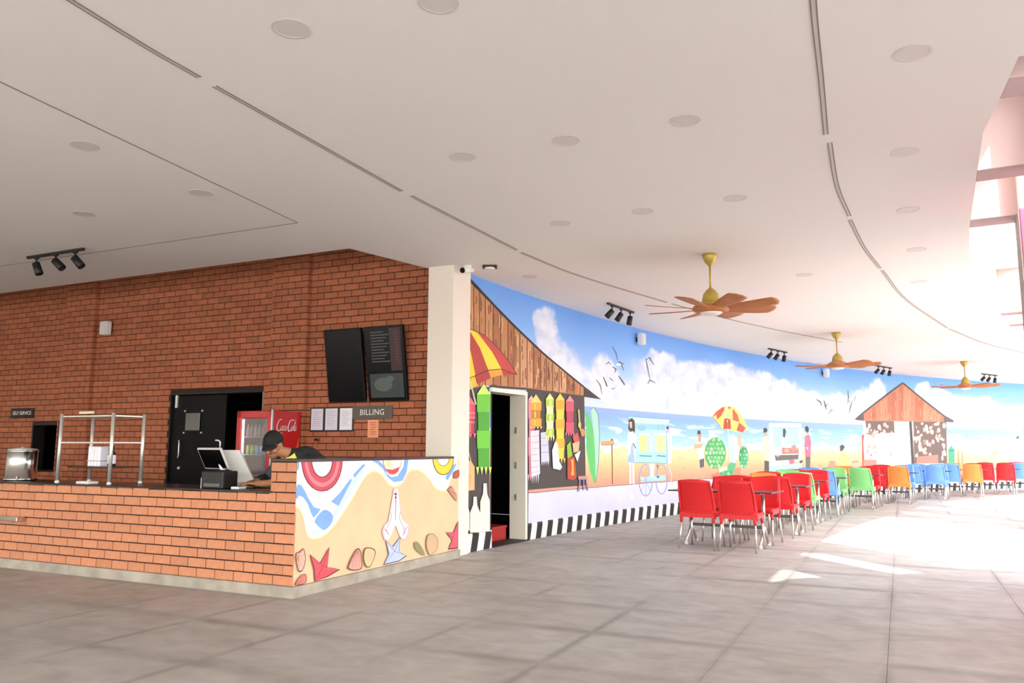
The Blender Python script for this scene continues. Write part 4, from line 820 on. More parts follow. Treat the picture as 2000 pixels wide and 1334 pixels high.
  ('58b078','9.158,0.61 9.491,0.857 9.873,1.021 10.068,0.961 9.902,0.736 9.595,0.575'),
  ('4c9f6c','9.521,0.711 9.498,0.68 9.445,0.669 9.394,0.683 9.375,0.715 9.398,0.746 9.451,0.758 9.502,0.743'),
  ('4c9f6c','9.453,0.692 9.429,0.662 9.377,0.65 9.326,0.664 9.307,0.696 9.33,0.727 9.383,0.739 9.433,0.724'),
  ('4c9f6c','9.555,0.64 9.531,0.609 9.478,0.597 9.427,0.612 9.408,0.644 9.432,0.674 9.484,0.686 9.535,0.672'),
  ('4c9f6c','9.647,0.813 9.624,0.782 9.571,0.77 9.519,0.784 9.5,0.816 9.524,0.847 9.577,0.859 9.628,0.845'),
  ('4c9f6c','9.646,0.742 9.622,0.711 9.569,0.699 9.518,0.713 9.499,0.745 9.523,0.776 9.576,0.788 9.627,0.774'),
  ('6ccb8c','9.431,0.799 9.407,0.768 9.355,0.757 9.304,0.771 9.285,0.802 9.308,0.833 9.361,0.845 9.411,0.831'),
  ('4c9f6c','9.561,0.694 9.537,0.663 9.485,0.652 9.434,0.666 9.415,0.698 9.438,0.729 9.491,0.741 9.542,0.726'),
  ('9be0a0','9.734,0.73 9.71,0.699 9.657,0.687 9.605,0.701 9.586,0.733 9.61,0.765 9.663,0.777 9.714,0.763'),
  ('6ccb8c','9.674,0.692 9.65,0.66 9.597,0.649 9.546,0.663 9.527,0.695 9.551,0.726 9.604,0.738 9.655,0.724'),
  ('4c9f6c','9.397,0.738 9.373,0.708 9.321,0.696 9.27,0.71 9.251,0.742 9.274,0.772 9.327,0.784 9.377,0.77'),
  ('4c9f6c','9.639,0.686 9.615,0.655 9.562,0.644 9.511,0.658 9.492,0.69 9.515,0.721 9.568,0.733 9.619,0.719'),
  ('4c9f6c','9.863,0.773 9.839,0.741 9.785,0.729 9.734,0.744 9.714,0.776 9.738,0.807 9.792,0.82 9.843,0.805'),
  ('b9d2dc','9.665,1.589 10.015,1.617 10.018,0.962 9.723,1'),
  ('d9b094','10.165,1.619 10.34,1.598 10.369,1.307 10.189,1.248'),
  ('f0e6c2','10.048,1.387 10.248,1.364 10.174,1.041 10,1.065'),
  ('efe4b0','9.223,0.861 9.618,0.911 9.612,0.821 9.243,0.784'),
  ('c97a66','8.829,0.727 9.17,0.785 9.309,0.694 8.919,0.638'),
  ('c98a6c','10.01,0.848 10.262,0.878 10.249,0.694 9.951,0.724'),
 ],
 'painted_umbrella_small': [
  ('efd06a','8.982,1.99 9.16,2.108 9.41,2.196 9.71,2.242 10.108,2.212 10.398,2.046 10.59,1.886 10.683,1.769 10.421,1.658 10.119,1.676 9.772,1.705 9.427,1.721 9.24,1.852'),
  ('c4503c','9.006,1.991 9.183,2.097 9.46,2.198 9.66,2.24 9.398,2.014 9.146,1.894'),
  ('cf584a','9.735,2.243 9.957,2.206 10.198,2.063 10.286,1.89 9.938,1.939 9.848,2.075'),
  ('b4442e','9.541,1.95 9.691,1.966 9.863,1.937 9.873,1.73 9.477,1.722'),
  ('b8544a','10.261,1.889 10.581,1.767 10.421,1.658 10.121,1.7'),
  ('f6e6a0','9.633,2.205 9.733,2.22 9.841,1.982 9.518,1.973'),
  ('e8d6c4','9.67,1.931 9.671,1.589 9.708,1.59 9.707,1.933'),
 ],
 'painted_kiosk': [
  ('bfe0f2','11.782,1.915 13.466,1.941 13.379,0.988 11.64,0.821'),
  ('a6d2ea','11.879,1.817 13.322,1.846 13.277,1.351 11.84,1.346'),
  ('8abfe0','11.771,1.783 13.426,1.801 13.428,1.817 11.772,1.798'),
  ('e6f2f8','11.782,1.915 11.64,0.821 11.692,0.82 11.834,1.916'),
  ('e6f2f8','13.41,1.927 13.373,0.923 13.427,0.923 13.465,1.928'),
  ('35404e','12.484,1.779 12.593,1.806 12.665,1.718 12.572,1.564 12.468,1.589'),
  ('f2fafa','12.411,1.55 12.652,1.565 12.682,1.298 12.39,1.298'),
  ('b07a6c','12.392,1.323 13.273,1.299 13.261,1.17 12.378,1.16'),
  ('f2f2f4','11.995,1.322 12.365,1.323 12.35,1.147 11.981,1.149'),
  ('6a6058','12.006,1.136 13.259,1.144 13.221,1.028 12.047,1'),
  ('c9837a','12.874,1.35 13.066,1.402 13.216,1.273 12.889,1.222'),
  ('d8d0bc','12.067,0.926 12.178,0.986 12.442,0.984 12.594,0.894 12.166,0.85'),
  ('d86a78','12.711,1.019 13.032,1.017 12.996,0.915 12.78,0.892'),
  ('a8dcea','11.643,0.858 13.375,0.936 13.385,0.755 11.633,0.736'),
  ('5a4a4a','13.272,0.989 13.463,1.013 13.429,0.936 13.293,0.924'),
  ('b8a8a0','12.27,1.135 12.237,1.109 12.161,1.098 12.087,1.11 12.059,1.136 12.092,1.162 12.167,1.173 12.241,1.162'),
  ('d09a84','12.758,1.248 12.716,1.212 12.62,1.197 12.527,1.212 12.491,1.248 12.534,1.283 12.629,1.298 12.722,1.284'),
  ('353a40','11.483,1.773 11.615,1.8 11.689,1.739 11.63,1.665 11.474,1.662'),
  ('b8a888','11.501,1.675 11.658,1.69 11.651,1.603 11.521,1.602'),
  ('efe6b0','11.413,1.552 11.677,1.592 11.753,1.248 11.707,1.003 11.473,1.005 11.414,1.248'),
  ('57503f','11.474,1.017 11.706,0.991 11.686,0.747 11.452,0.752'),
  ('d0c8a0','11.653,1.492 11.693,1.027 11.725,1.028 11.684,1.494'),
  ('3a3a40','13.648,1.853 13.787,1.882 13.861,1.804 13.797,1.697 13.638,1.747'),
  ('d2b09a','13.667,1.761 13.77,1.696 13.738,1.643 13.657,1.655'),
  ('d06a86','13.626,1.615 13.849,1.671 13.941,1.486 13.877,1.089 13.605,1.091 13.577,1.378'),
  ('f0a6b6','13.6,1.326 13.82,1.353 13.812,1.274 13.622,1.274'),
  ('6c665a','13.605,1.091 13.877,1.089 13.819,0.761 13.602,0.765'),
 ],
 'painted_seated_vendor': [
  ('46444a','15.473,1.373 15.645,1.415 15.749,1.346 15.628,1.248 15.486,1.22'),
  ('e6cf7a','15.387,1.068 15.597,1.22 15.808,1.108 15.972,0.799 15.635,0.775 15.306,0.807'),
  ('d98a70','14.75,0.774 14.88,0.976 15.156,0.973 15.249,0.794'),
  ('b8a48c','16.101,0.966 16.441,1.006 16.475,0.793 16.082,0.784'),
  ('7a6a5a','16.098,0.916 16.465,0.941 16.461,0.958 16.095,0.932'),
 ],
 'painted_far_hut': [
  ('e8d8c6','16.838,2.117 21.449,2.187 21.334,0.74 16.668,0.762'),
  ('c9503e','16.708,1.68 16.965,1.712 16.867,0.788 16.643,0.791'),
  ('6a5a54','16.948,2.09 18.539,2.126 18.557,1.778 16.908,1.711'),
  ('6a564e','19.566,2.148 21.447,2.171 21.347,0.851 19.533,0.865'),
  ('c9a08c','19.746,1.17 19.71,1.103 19.643,1.087 19.597,1.133 19.605,1.207 19.662,1.252 19.725,1.236'),
  ('efe0b0','19.93,1.964 19.889,1.919 19.808,1.907 19.747,1.936 19.753,1.985 19.821,2.017 19.899,2.007'),
  ('f3e9dc','18.132,1.659 18.103,1.615 18.048,1.603 18.009,1.633 18.014,1.682 18.061,1.714 18.113,1.703'),
  ('8a7468','20.217,1.813 20.179,1.772 20.102,1.762 20.045,1.788 20.05,1.832 20.114,1.861 20.188,1.852'),
  ('c9a08c','17.481,1.793 17.452,1.737 17.398,1.723 17.36,1.761 17.367,1.823 17.413,1.862 17.464,1.849'),
  ('efe0b0','19.981,1.448 19.944,1.391 19.873,1.376 19.822,1.416 19.829,1.479 19.889,1.519 19.957,1.505'),
  ('f7efe6','19.773,1.563 19.741,1.494 19.684,1.477 19.645,1.524 19.654,1.6 19.704,1.648 19.757,1.632'),
  ('d8a0a0','20.1,1.722 20.062,1.686 19.984,1.676 19.926,1.7 19.931,1.739 19.995,1.765 20.07,1.757'),
  ('e6c9b4','17.621,1.451 17.591,1.416 17.532,1.407 17.488,1.431 17.492,1.469 17.541,1.494 17.599,1.485'),
  ('d8a0a0','17.413,1.167 17.384,1.137 17.324,1.13 17.279,1.151 17.282,1.184 17.332,1.205 17.39,1.197'),
  ('d9b8a4','17.514,1.33 17.478,1.274 17.408,1.26 17.358,1.299 17.364,1.361 17.423,1.399 17.49,1.386'),
  ('d9b8a4','20.22,1.193 20.177,1.144 20.093,1.132 20.03,1.166 20.036,1.22 20.107,1.253 20.189,1.241'),
  ('f7efe6','20.983,1.585 20.951,1.523 20.895,1.508 20.857,1.55 20.865,1.618 20.914,1.661 20.966,1.647'),
  ('f7efe6','17.859,1.718 17.827,1.659 17.769,1.644 17.728,1.684 17.735,1.749 17.785,1.79 17.84,1.776'),
  ('8a7468','17.211,1.122 17.187,1.092 17.138,1.085 17.103,1.106 17.106,1.14 17.146,1.161 17.193,1.153'),
  ('e6c9b4','17.794,1.928 17.75,1.862 17.666,1.845 17.604,1.889 17.612,1.96 17.683,2.006 17.764,1.991'),
  ('8a7468','17.768,1.558 17.74,1.518 17.686,1.508 17.646,1.535 17.651,1.579 17.697,1.607 17.749,1.597'),
  ('d9b8a4','19.878,1.624 19.845,1.564 19.783,1.549 19.741,1.59 19.748,1.656 19.801,1.698 19.858,1.684'),
  ('c9a08c','17.417,1.365 17.372,1.305 17.285,1.29 17.222,1.331 17.229,1.398 17.302,1.44 17.385,1.426'),
  ('f7efe6','18.072,1.161 18.034,1.123 17.958,1.113 17.9,1.14 17.905,1.182 17.968,1.208 18.042,1.199'),
  ('f7efe6','21.291,1.201 21.262,1.14 21.209,1.125 21.174,1.167 21.182,1.234 21.227,1.276 21.276,1.261'),
  ('d8a0a0','20.519,1.123 20.479,1.071 20.402,1.058 20.346,1.095 20.353,1.152 20.417,1.189 20.491,1.176'),
  ('d9b8a4','20.454,1.822 20.418,1.774 20.348,1.761 20.296,1.794 20.302,1.846 20.361,1.88 20.429,1.869'),
  ('f7efe6','17.121,1.822 17.085,1.755 17.019,1.738 16.972,1.783 16.98,1.857 17.036,1.904 17.099,1.889'),
  ('8a7468','20.947,1.829 20.919,1.791 20.866,1.78 20.827,1.806 20.832,1.849 20.877,1.876 20.928,1.867'),
  ('d9b8a4','20.942,1.641 20.914,1.586 20.862,1.572 20.827,1.609 20.834,1.67 20.878,1.709 20.927,1.696'),
  ('e6c9b4','18.039,1.787 18,1.721 17.928,1.704 17.877,1.749 17.885,1.821 17.946,1.867 18.014,1.852'),
  ('efe0b0','17.221,1.403 17.183,1.352 17.108,1.339 17.053,1.374 17.059,1.43 17.122,1.465 17.194,1.453'),
  ('f3e9dc','17.953,1.332 17.926,1.276 17.878,1.262 17.846,1.301 17.852,1.363 17.894,1.403 17.938,1.389'),
  ('8a7468','19.715,1.533 19.674,1.487 19.594,1.475 19.533,1.506 19.539,1.557 19.607,1.589 19.685,1.578'),
  ('d8a0a0','17.076,1.225 17.033,1.169 16.949,1.155 16.886,1.194 16.893,1.257 16.964,1.296 17.045,1.282'),
  ('8a7468','17.896,1.231 17.869,1.195 17.815,1.187 17.776,1.211 17.78,1.25 17.825,1.275 17.876,1.266'),
  ('c9a08c','17.582,1.489 17.554,1.459 17.498,1.452 17.456,1.472 17.459,1.505 17.506,1.526 17.561,1.519'),
  ('d9b8a4','17.073,1.578 17.034,1.51 16.962,1.492 16.91,1.539 16.918,1.614 16.98,1.661 17.048,1.645'),
  ('efe0b0','17.586,1.514 17.548,1.452 17.476,1.437 17.424,1.479 17.432,1.546 17.493,1.589 17.562,1.574'),
  ('f7efe6','17.303,1.752 17.272,1.717 17.209,1.708 17.162,1.731 17.166,1.768 17.218,1.792 17.279,1.785'),
  ('d9b8a4','19.953,1.526 19.925,1.474 19.875,1.461 19.84,1.496 19.847,1.554 19.89,1.59 19.937,1.577'),
  ('f3e9dc','20.17,2.076 20.138,2.044 20.073,2.036 20.024,2.056 20.028,2.09 20.082,2.113 20.145,2.106'),
  ('d9b8a4','18.105,2.007 18.075,1.958 18.017,1.944 17.975,1.977 17.981,2.031 18.03,2.066 18.085,2.055'),
  ('e6c9b4','17.479,1.729 17.446,1.673 17.384,1.659 17.34,1.696 17.346,1.757 17.399,1.796 17.458,1.783'),
  ('efe0b0','17.235,1.954 17.199,1.893 17.132,1.878 17.083,1.918 17.09,1.984 17.147,2.026 17.212,2.013'),
  ('d9b8a4','17.718,1.066 17.682,0.999 17.615,0.983 17.568,1.03 17.576,1.104 17.634,1.151 17.697,1.134'),
  ('efe0b0','19.761,1.097 19.724,1.052 19.651,1.042 19.596,1.073 19.602,1.122 19.663,1.152 19.734,1.141'),
  ('f3e9dc','20.407,1.447 20.376,1.395 20.317,1.382 20.275,1.418 20.282,1.475 20.332,1.511 20.388,1.498'),
  ('e6c9b4','21.078,1.888 21.038,1.823 20.965,1.807 20.913,1.85 20.921,1.921 20.984,1.966 21.053,1.951'),
  ('f3e9dc','18.413,1.314 18.373,1.244 18.3,1.226 18.248,1.275 18.256,1.353 18.319,1.401 18.389,1.384'),
  ('e6c9b4','20.423,1.905 20.383,1.833 20.309,1.815 20.257,1.863 20.266,1.941 20.33,1.991 20.4,1.975'),
  ('8a7468','20.41,1.487 20.376,1.421 20.315,1.404 20.272,1.449 20.281,1.523 20.334,1.569 20.392,1.553'),
  ('efe0b0','21.089,1.713 21.059,1.672 21.003,1.661 20.962,1.689 20.967,1.734 21.015,1.763 21.069,1.754'),
  ('e6c9b4','17.347,1.39 17.311,1.345 17.241,1.334 17.189,1.365 17.194,1.414 17.253,1.445 17.321,1.435'),
  ('d8a0a0','20.527,1.435 20.493,1.376 20.431,1.362 20.388,1.402 20.395,1.467 20.449,1.508 20.507,1.494'),
  ('e6c9b4','18.091,1.471 18.049,1.436 17.962,1.427 17.897,1.451 17.901,1.489 17.972,1.514 18.056,1.506'),
  ('c9a08c','18.232,1.951 18.19,1.909 18.105,1.897 18.04,1.924 18.045,1.97 18.116,2 18.199,1.992'),
  ('f7efe6','21.156,1.021 21.125,0.954 21.071,0.937 21.034,0.984 21.043,1.059 21.091,1.105 21.141,1.088'),
  ('f3e9dc','20.213,1.541 20.185,1.509 20.13,1.501 20.089,1.522 20.093,1.557 20.139,1.579 20.193,1.572'),
  ('e6c9b4','20.254,1.866 20.226,1.832 20.169,1.822 20.127,1.846 20.132,1.884 20.179,1.908 20.234,1.901'),
  ('8a7468','18.272,1.157 18.241,1.091 18.186,1.075 18.149,1.12 18.157,1.193 18.204,1.239 18.256,1.223'),
  ('c9a08c','17.478,1.197 17.443,1.153 17.375,1.142 17.324,1.173 17.33,1.222 17.387,1.253 17.453,1.242'),
  ('d9b8a4','17.736,1.095 17.697,1.063 17.618,1.056 17.558,1.078 17.562,1.113 17.627,1.135 17.704,1.127'),
  ('c9a08c','17.427,1.692 17.383,1.626 17.299,1.609 17.239,1.654 17.246,1.726 17.317,1.772 17.397,1.757'),
  ('efe0b0','19.906,1.822 19.877,1.778 19.821,1.767 19.78,1.796 19.785,1.844 19.833,1.874 19.887,1.864'),
  ('e6c9b4','18.416,1.738 18.387,1.672 18.337,1.655 18.304,1.7 18.312,1.774 18.356,1.821 18.402,1.805'),
  ('e6c9b4','17.64,1.79 17.606,1.756 17.536,1.746 17.482,1.769 17.486,1.807 17.545,1.831 17.613,1.824'),
  ('f3e9dc','17.286,1.813 17.26,1.771 17.211,1.76 17.176,1.788 17.181,1.834 17.222,1.863 17.269,1.854'),
  ('f3e9dc','20.375,1.496 20.339,1.432 20.273,1.416 20.227,1.46 20.235,1.531 20.292,1.576 20.354,1.56'),
  ('f7efe6','21.058,2.114 21.023,2.045 20.962,2.027 20.92,2.073 20.929,2.15 20.982,2.199 21.04,2.183'),
  ('efe0b0','17.391,1.184 17.357,1.128 17.292,1.114 17.245,1.153 17.252,1.216 17.307,1.255 17.369,1.241'),
  ('d8a0a0','21.287,1.587 21.254,1.555 21.186,1.547 21.136,1.568 21.14,1.603 21.196,1.626 21.261,1.619'),
  ('e6c9b4','17.087,1.05 17.052,1.015 16.98,1.006 16.925,1.031 16.929,1.07 16.989,1.094 17.059,1.085'),
  ('f3e9dc','21.404,2.034 21.361,1.965 21.279,1.946 21.22,1.993 21.23,2.07 21.299,2.119 21.377,2.103'),
  ('f7efe6','18.237,1.042 18.209,0.982 18.16,0.968 18.126,1.009 18.134,1.076 18.176,1.117 18.222,1.102'),
  ('efe0b0','17.649,1.029 17.608,0.979 17.526,0.967 17.465,1.002 17.471,1.058 17.54,1.093 17.619,1.08'),
  ('c9a08c','17.139,1.366 17.1,1.326 17.02,1.316 16.96,1.343 16.965,1.387 17.031,1.414 17.108,1.405'),
  ('d8a0a0','18.023,2.004 17.998,1.953 17.951,1.94 17.919,1.974 17.925,2.03 17.965,2.065 18.009,2.054'),
  ('d9b8a4','20.038,1.292 19.997,1.232 19.918,1.217 19.862,1.258 19.87,1.325 19.936,1.367 20.01,1.352'),
  ('efe0b0','17.054,1.816 17.026,1.753 16.976,1.737 16.941,1.78 16.949,1.849 16.992,1.892 17.039,1.878'),
  ('d9b8a4','20.645,1.957 20.604,1.913 20.522,1.901 20.461,1.93 20.466,1.978 20.534,2.009 20.614,2'),
  ('efe0b0','19.965,1.621 19.933,1.551 19.877,1.534 19.839,1.581 19.848,1.658 19.897,1.706 19.949,1.69'),
  ('f7efe6','20.143,1.268 20.114,1.234 20.057,1.226 20.015,1.249 20.019,1.286 20.067,1.31 20.122,1.302'),
  ('efe0b0','20.963,1.666 20.92,1.595 20.839,1.576 20.781,1.625 20.79,1.704 20.86,1.754 20.936,1.738'),
  ('f3e9dc','19.716,1.616 19.679,1.566 19.606,1.553 19.552,1.587 19.559,1.642 19.62,1.677 19.69,1.665'),
  ('d8a0a0','20.726,1.521 20.684,1.458 20.605,1.442 20.548,1.485 20.557,1.555 20.624,1.599 20.699,1.584'),
  ('e6c9b4','18.245,1.181 18.203,1.12 18.123,1.105 18.065,1.147 18.073,1.215 18.14,1.257 18.217,1.242'),
  ('d9b8a4','19.917,1.323 19.893,1.285 19.849,1.276 19.817,1.302 19.822,1.344 19.86,1.37 19.902,1.361'),
  ('e6c9b4','21.288,1.37 21.256,1.31 21.199,1.295 21.159,1.336 21.167,1.403 21.217,1.445 21.271,1.43'),
  ('d9b8a4','18.237,1.722 18.205,1.69 18.14,1.682 18.091,1.703 18.095,1.737 18.149,1.759 18.212,1.752'),
  ('d8a0a0','20.278,1.906 20.241,1.853 20.171,1.839 20.12,1.874 20.127,1.932 20.186,1.969 20.253,1.957'),
  ('c9a08c','20.61,1.843 20.575,1.795 20.506,1.783 20.456,1.815 20.462,1.867 20.52,1.9 20.586,1.889'),
  ('d8a0a0','17.829,1.867 17.803,1.833 17.752,1.824 17.714,1.846 17.718,1.883 17.761,1.906 17.81,1.899'),
  ('f3e9dc','18.252,1.565 18.227,1.513 18.182,1.5 18.151,1.536 18.157,1.593 18.196,1.629 18.239,1.617'),
  ('8a7468','20.244,1.491 20.2,1.425 20.118,1.409 20.058,1.454 20.067,1.527 20.137,1.573 20.216,1.557'),
  ('efe0b0','19.899,1.371 19.871,1.301 19.823,1.284 19.792,1.332 19.801,1.409 19.843,1.457 19.887,1.44'),
  ('d9b8a4','18.202,1.051 18.169,1.007 18.107,0.997 18.062,1.027 18.067,1.076 18.119,1.106 18.179,1.095'),
  ('f3e9dc','17.038,1.624 17.005,1.561 16.943,1.545 16.9,1.588 16.907,1.658 16.96,1.702 17.018,1.687'),
  ('d9b8a4','20.943,2.066 20.901,2.026 20.816,2.015 20.751,2.041 20.756,2.084 20.827,2.113 20.91,2.105'),
  ('c9a08c','20.263,1.296 20.225,1.25 20.15,1.239 20.095,1.271 20.101,1.321 20.163,1.353 20.235,1.342'),
  ('8a7468','20.972,1.705 20.943,1.666 20.886,1.656 20.845,1.682 20.849,1.725 20.897,1.752 20.952,1.743'),
  ('d8a0a0','17.527,1.384 17.499,1.35 17.444,1.341 17.403,1.365 17.407,1.403 17.453,1.427 17.507,1.418'),
  ('f7efe6','21.323,1.14 21.283,1.091 21.206,1.079 21.15,1.113 21.156,1.167 21.221,1.201 21.295,1.189'),
  ('efe0b0','20.4,2.002 20.363,1.961 20.29,1.95 20.236,1.977 20.241,2.021 20.302,2.05 20.372,2.041'),
  ('efe0b0','20.707,1.823 20.668,1.758 20.595,1.741 20.543,1.785 20.551,1.857 20.614,1.903 20.683,1.888'),
  ('8a7468','17.29,1.75 17.248,1.69 17.165,1.675 17.104,1.715 17.111,1.78 17.181,1.822 17.26,1.809'),
  ('c9a08c','20.009,1.39 19.972,1.35 19.9,1.34 19.846,1.367 19.851,1.411 19.911,1.439 19.982,1.429'),
  ('e6c9b4','21.206,1.62 21.164,1.583 21.077,1.574 21.011,1.598 21.016,1.638 21.088,1.664 21.172,1.656'),
  ('f3e9dc','21.279,1.174 21.233,1.106 21.147,1.09 21.085,1.136 21.094,1.211 21.167,1.258 21.249,1.241'),
  ('f7efe6','21.287,1.432 21.249,1.395 21.172,1.385 21.115,1.411 21.12,1.452 21.183,1.478 21.258,1.469'),
  ('efe0b0','19.938,1.264 19.909,1.224 19.853,1.214 19.812,1.242 19.818,1.287 19.865,1.315 19.918,1.305'),
  ('8a7468','20.719,2.017 20.693,1.961 20.648,1.946 20.617,1.984 20.624,2.046 20.664,2.086 20.706,2.073'),
  ('e6c9b4','19.804,1.625 19.768,1.581 19.696,1.569 19.643,1.599 19.649,1.648 19.709,1.678 19.778,1.668'),
  ('d8a0a0','20.275,1.171 20.233,1.138 20.146,1.13 20.081,1.153 20.085,1.19 20.156,1.213 20.241,1.205'),
  ('b98474','16.72,0.99 17.451,0.985 17.426,0.752 16.696,0.762'),
  ('a8786a','19.669,1.065 20.869,1.124 20.837,0.855 19.646,0.864'),
  ('f5efe6','17.527,1.69 17.87,1.724 17.823,0.777 17.429,0.781'),
  ('fbf6f0','18.571,2.157 19.395,2.145 19.354,0.79 18.445,0.77'),
  ('3b332d','19.366,2.144 19.509,2.147 19.524,0.789 19.352,0.775'),
  ('c8b8b0','18.727,1.771 18.897,1.773 18.899,1.791 18.729,1.789'),
  ('b0a0a0','18.776,1.704 18.759,1.552 18.816,1.553 18.833,1.705'),
  ('b8745a','19.152,3.288 21.326,2.347 21.303,2.152 16.835,2.088 16.86,2.322'),
  ('c0785c','16.973,2.323 17.168,2.359 17.141,2.11 16.95,2.105'),
  ('8a4a34','17.026,2.274 17.016,2.124 17.041,2.125 17.052,2.275'),
  ('d8a083','17.104,2.247 17.114,2.15 17.14,2.152 17.129,2.249'),
  ('c0785c','17.172,2.404 17.352,2.437 17.318,2.114 17.141,2.11'),
  ('8a4a34','17.197,2.285 17.168,2.166 17.193,2.166 17.222,2.285'),
  ('d8a083','17.294,2.338 17.256,2.23 17.281,2.229 17.319,2.337'),
  ('a9634a','17.356,2.479 17.558,2.517 17.515,2.118 17.318,2.114'),
  ('8a4a34','17.492,2.36 17.459,2.254 17.484,2.253 17.518,2.359'),
  ('8a4a34','17.364,2.299 17.333,2.177 17.359,2.177 17.39,2.299'),
  ('c0785c','17.563,2.563 17.797,2.608 17.744,2.123 17.515,2.118'),
  ('8a4a34','17.738,2.393 17.703,2.262 17.729,2.262 17.763,2.393'),
  ('8a4a34','17.66,2.415 17.668,2.285 17.693,2.287 17.686,2.417'),
  ('c98466','17.803,2.663 18.003,2.702 17.941,2.128 17.744,2.123'),
  ('8a4a34','17.936,2.39 17.933,2.296 17.959,2.297 17.962,2.392'),
  ('8a4a34','17.801,2.336 17.8,2.139 17.826,2.141 17.827,2.337'),
  ('c98466','18.008,2.749 18.231,2.792 18.159,2.133 17.941,2.128'),
  ('d8a083','18.125,2.462 18.134,2.318 18.159,2.32 18.15,2.464'),
  ('8a4a34','18.078,2.486 18.027,2.219 18.053,2.219 18.104,2.486'),
  ('b4694c','18.236,2.845 18.461,2.89 18.379,2.138 18.159,2.133'),
  ('d8a083','18.239,2.331 18.197,2.155 18.223,2.154 18.265,2.331'),
  ('d8a083','18.361,2.331 18.317,2.169 18.342,2.168 18.387,2.331'),
  ('a9634a','18.467,2.943 18.715,2.993 18.621,2.143 18.379,2.138'),
  ('8a4a34','18.653,2.806 18.667,2.709 18.692,2.712 18.679,2.809'),
  ('d8a083','18.67,2.762 18.644,2.541 18.67,2.541 18.696,2.763'),
  ('c0785c','18.722,3.053 18.922,3.094 18.817,2.148 18.621,2.143'),
  ('8a4a34','18.838,2.749 18.793,2.589 18.818,2.588 18.863,2.748'),
  ('8a4a34','18.723,2.874 18.68,2.728 18.706,2.728 18.749,2.874'),
  ('a9634a','18.928,3.142 19.165,3.191 19.049,2.153 18.817,2.148'),
  ('d8a083','18.99,2.408 18.984,2.244 19.009,2.245 19.015,2.409'),
  ('d8a083','18.976,2.975 18.933,2.743 18.959,2.743 19.002,2.975'),
  ('c98466','19.16,3.144 19.363,3.186 19.247,2.157 19.049,2.153'),
  ('8a4a34','19.207,2.593 19.188,2.484 19.214,2.484 19.232,2.593'),
  ('8a4a34','19.226,2.704 19.189,2.431 19.214,2.431 19.251,2.705'),
  ('c98466','19.348,3.055 19.578,3.101 19.471,2.162 19.247,2.157'),
  ('d8a083','19.477,2.875 19.451,2.657 19.476,2.658 19.503,2.876'),
  ('8a4a34','19.473,2.448 19.428,2.226 19.454,2.226 19.499,2.448'),
  ('c0785c','19.562,2.963 19.795,3.01 19.699,2.167 19.471,2.162'),
  ('d8a083','19.586,2.608 19.553,2.381 19.578,2.382 19.611,2.609'),
  ('d8a083','19.663,2.677 19.647,2.526 19.673,2.527 19.689,2.678'),
  ('a9634a','19.781,2.881 19.991,2.923 19.905,2.171 19.699,2.167'),
  ('d8a083','19.913,2.677 19.922,2.567 19.948,2.569 19.939,2.679'),
  ('d8a083','19.926,2.517 19.921,2.366 19.947,2.367 19.952,2.518'),
  ('a9634a','19.974,2.774 20.237,2.826 20.162,2.177 19.905,2.171'),
  ('d8a083','20.143,2.441 20.11,2.325 20.136,2.324 20.168,2.441'),
  ('d8a083','20.049,2.529 20.01,2.294 20.036,2.294 20.074,2.53'),
  ('c98466','20.221,2.684 20.447,2.729 20.384,2.182 20.162,2.177'),
  ('8a4a34','20.352,2.549 20.342,2.417 20.367,2.418 20.377,2.55'),
  ('d8a083','20.222,2.486 20.209,2.319 20.235,2.32 20.248,2.487'),
  ('c0785c','20.43,2.579 20.686,2.629 20.635,2.187 20.384,2.182'),
  ('d8a083','20.475,2.54 20.456,2.397 20.481,2.397 20.501,2.54'),
  ('d8a083','20.61,2.398 20.565,2.202 20.591,2.201 20.635,2.398'),
  ('c98466','20.668,2.474 20.922,2.523 20.884,2.192 20.635,2.187'),
  ('8a4a34','20.813,2.406 20.799,2.206 20.824,2.207 20.839,2.407'),
  ('8a4a34','20.778,2.36 20.753,2.205 20.779,2.206 20.804,2.36'),
  ('c98466','20.904,2.369 21.158,2.417 21.132,2.197 20.884,2.192'),
  ('8a4a34','21.122,2.333 21.126,2.213 21.152,2.214 21.148,2.334'),
  ('8a4a34','20.931,2.335 20.912,2.234 20.938,2.234 20.957,2.335'),
  ('b4694c','21.141,2.279 21.355,2.32 21.341,2.201 21.132,2.197'),
  ('4a4038','16.442,2.106 16.884,2.305 19.176,3.27 19.129,3.305 16.836,2.338 16.39,2.137'),
  ('4a4038','19.123,3.268 21.298,2.327 21.822,2.157 21.87,2.201 21.354,2.367 19.181,3.308'),
  ('5a4c48','16.359,2.106 16.86,2.322 16.863,2.089'),
  ('5a4c48','21.33,2.379 21.842,2.146 21.303,2.152'),
 ],
 'painted_bin': [
  ('3f9a78','21.455,1.284 21.641,1.413 21.795,1.284 21.758,0.736 21.418,0.739'),
  ('2c6a54','21.45,1.239 21.818,1.24 21.821,1.264 21.453,1.263'),
  ('b98a5c','21.958,1.219 22.026,1.317 22.044,0.766 21.903,0.767'),
  ('b98a5c','22.178,1.171 22.245,1.252 22.242,0.764 22.129,0.765'),
 ],
 'painted_sunbathers': [
  ('f0e4d6','24.408,1.459 24.533,1.562 24.687,1.46 24.61,1.289 24.447,1.323'),
  ('e6d0b4','24.505,1.31 24.687,0.967 24.845,0.841 24.935,0.885 24.79,0.998 24.612,1.336'),
  ('d8c0a4','24.932,0.843 25.179,1.03 25.428,1.237 25.341,1.275 25.093,1.07 24.848,0.883'),
  ('e6c49c','25.136,1.05 25.389,1.291 25.725,1.326 25.771,0.824 24.99,0.777'),
  ('ead2bc','25.447,1.26 25.436,1.606 25.42,1.918 25.294,1.908 25.31,1.597 25.322,1.252'),
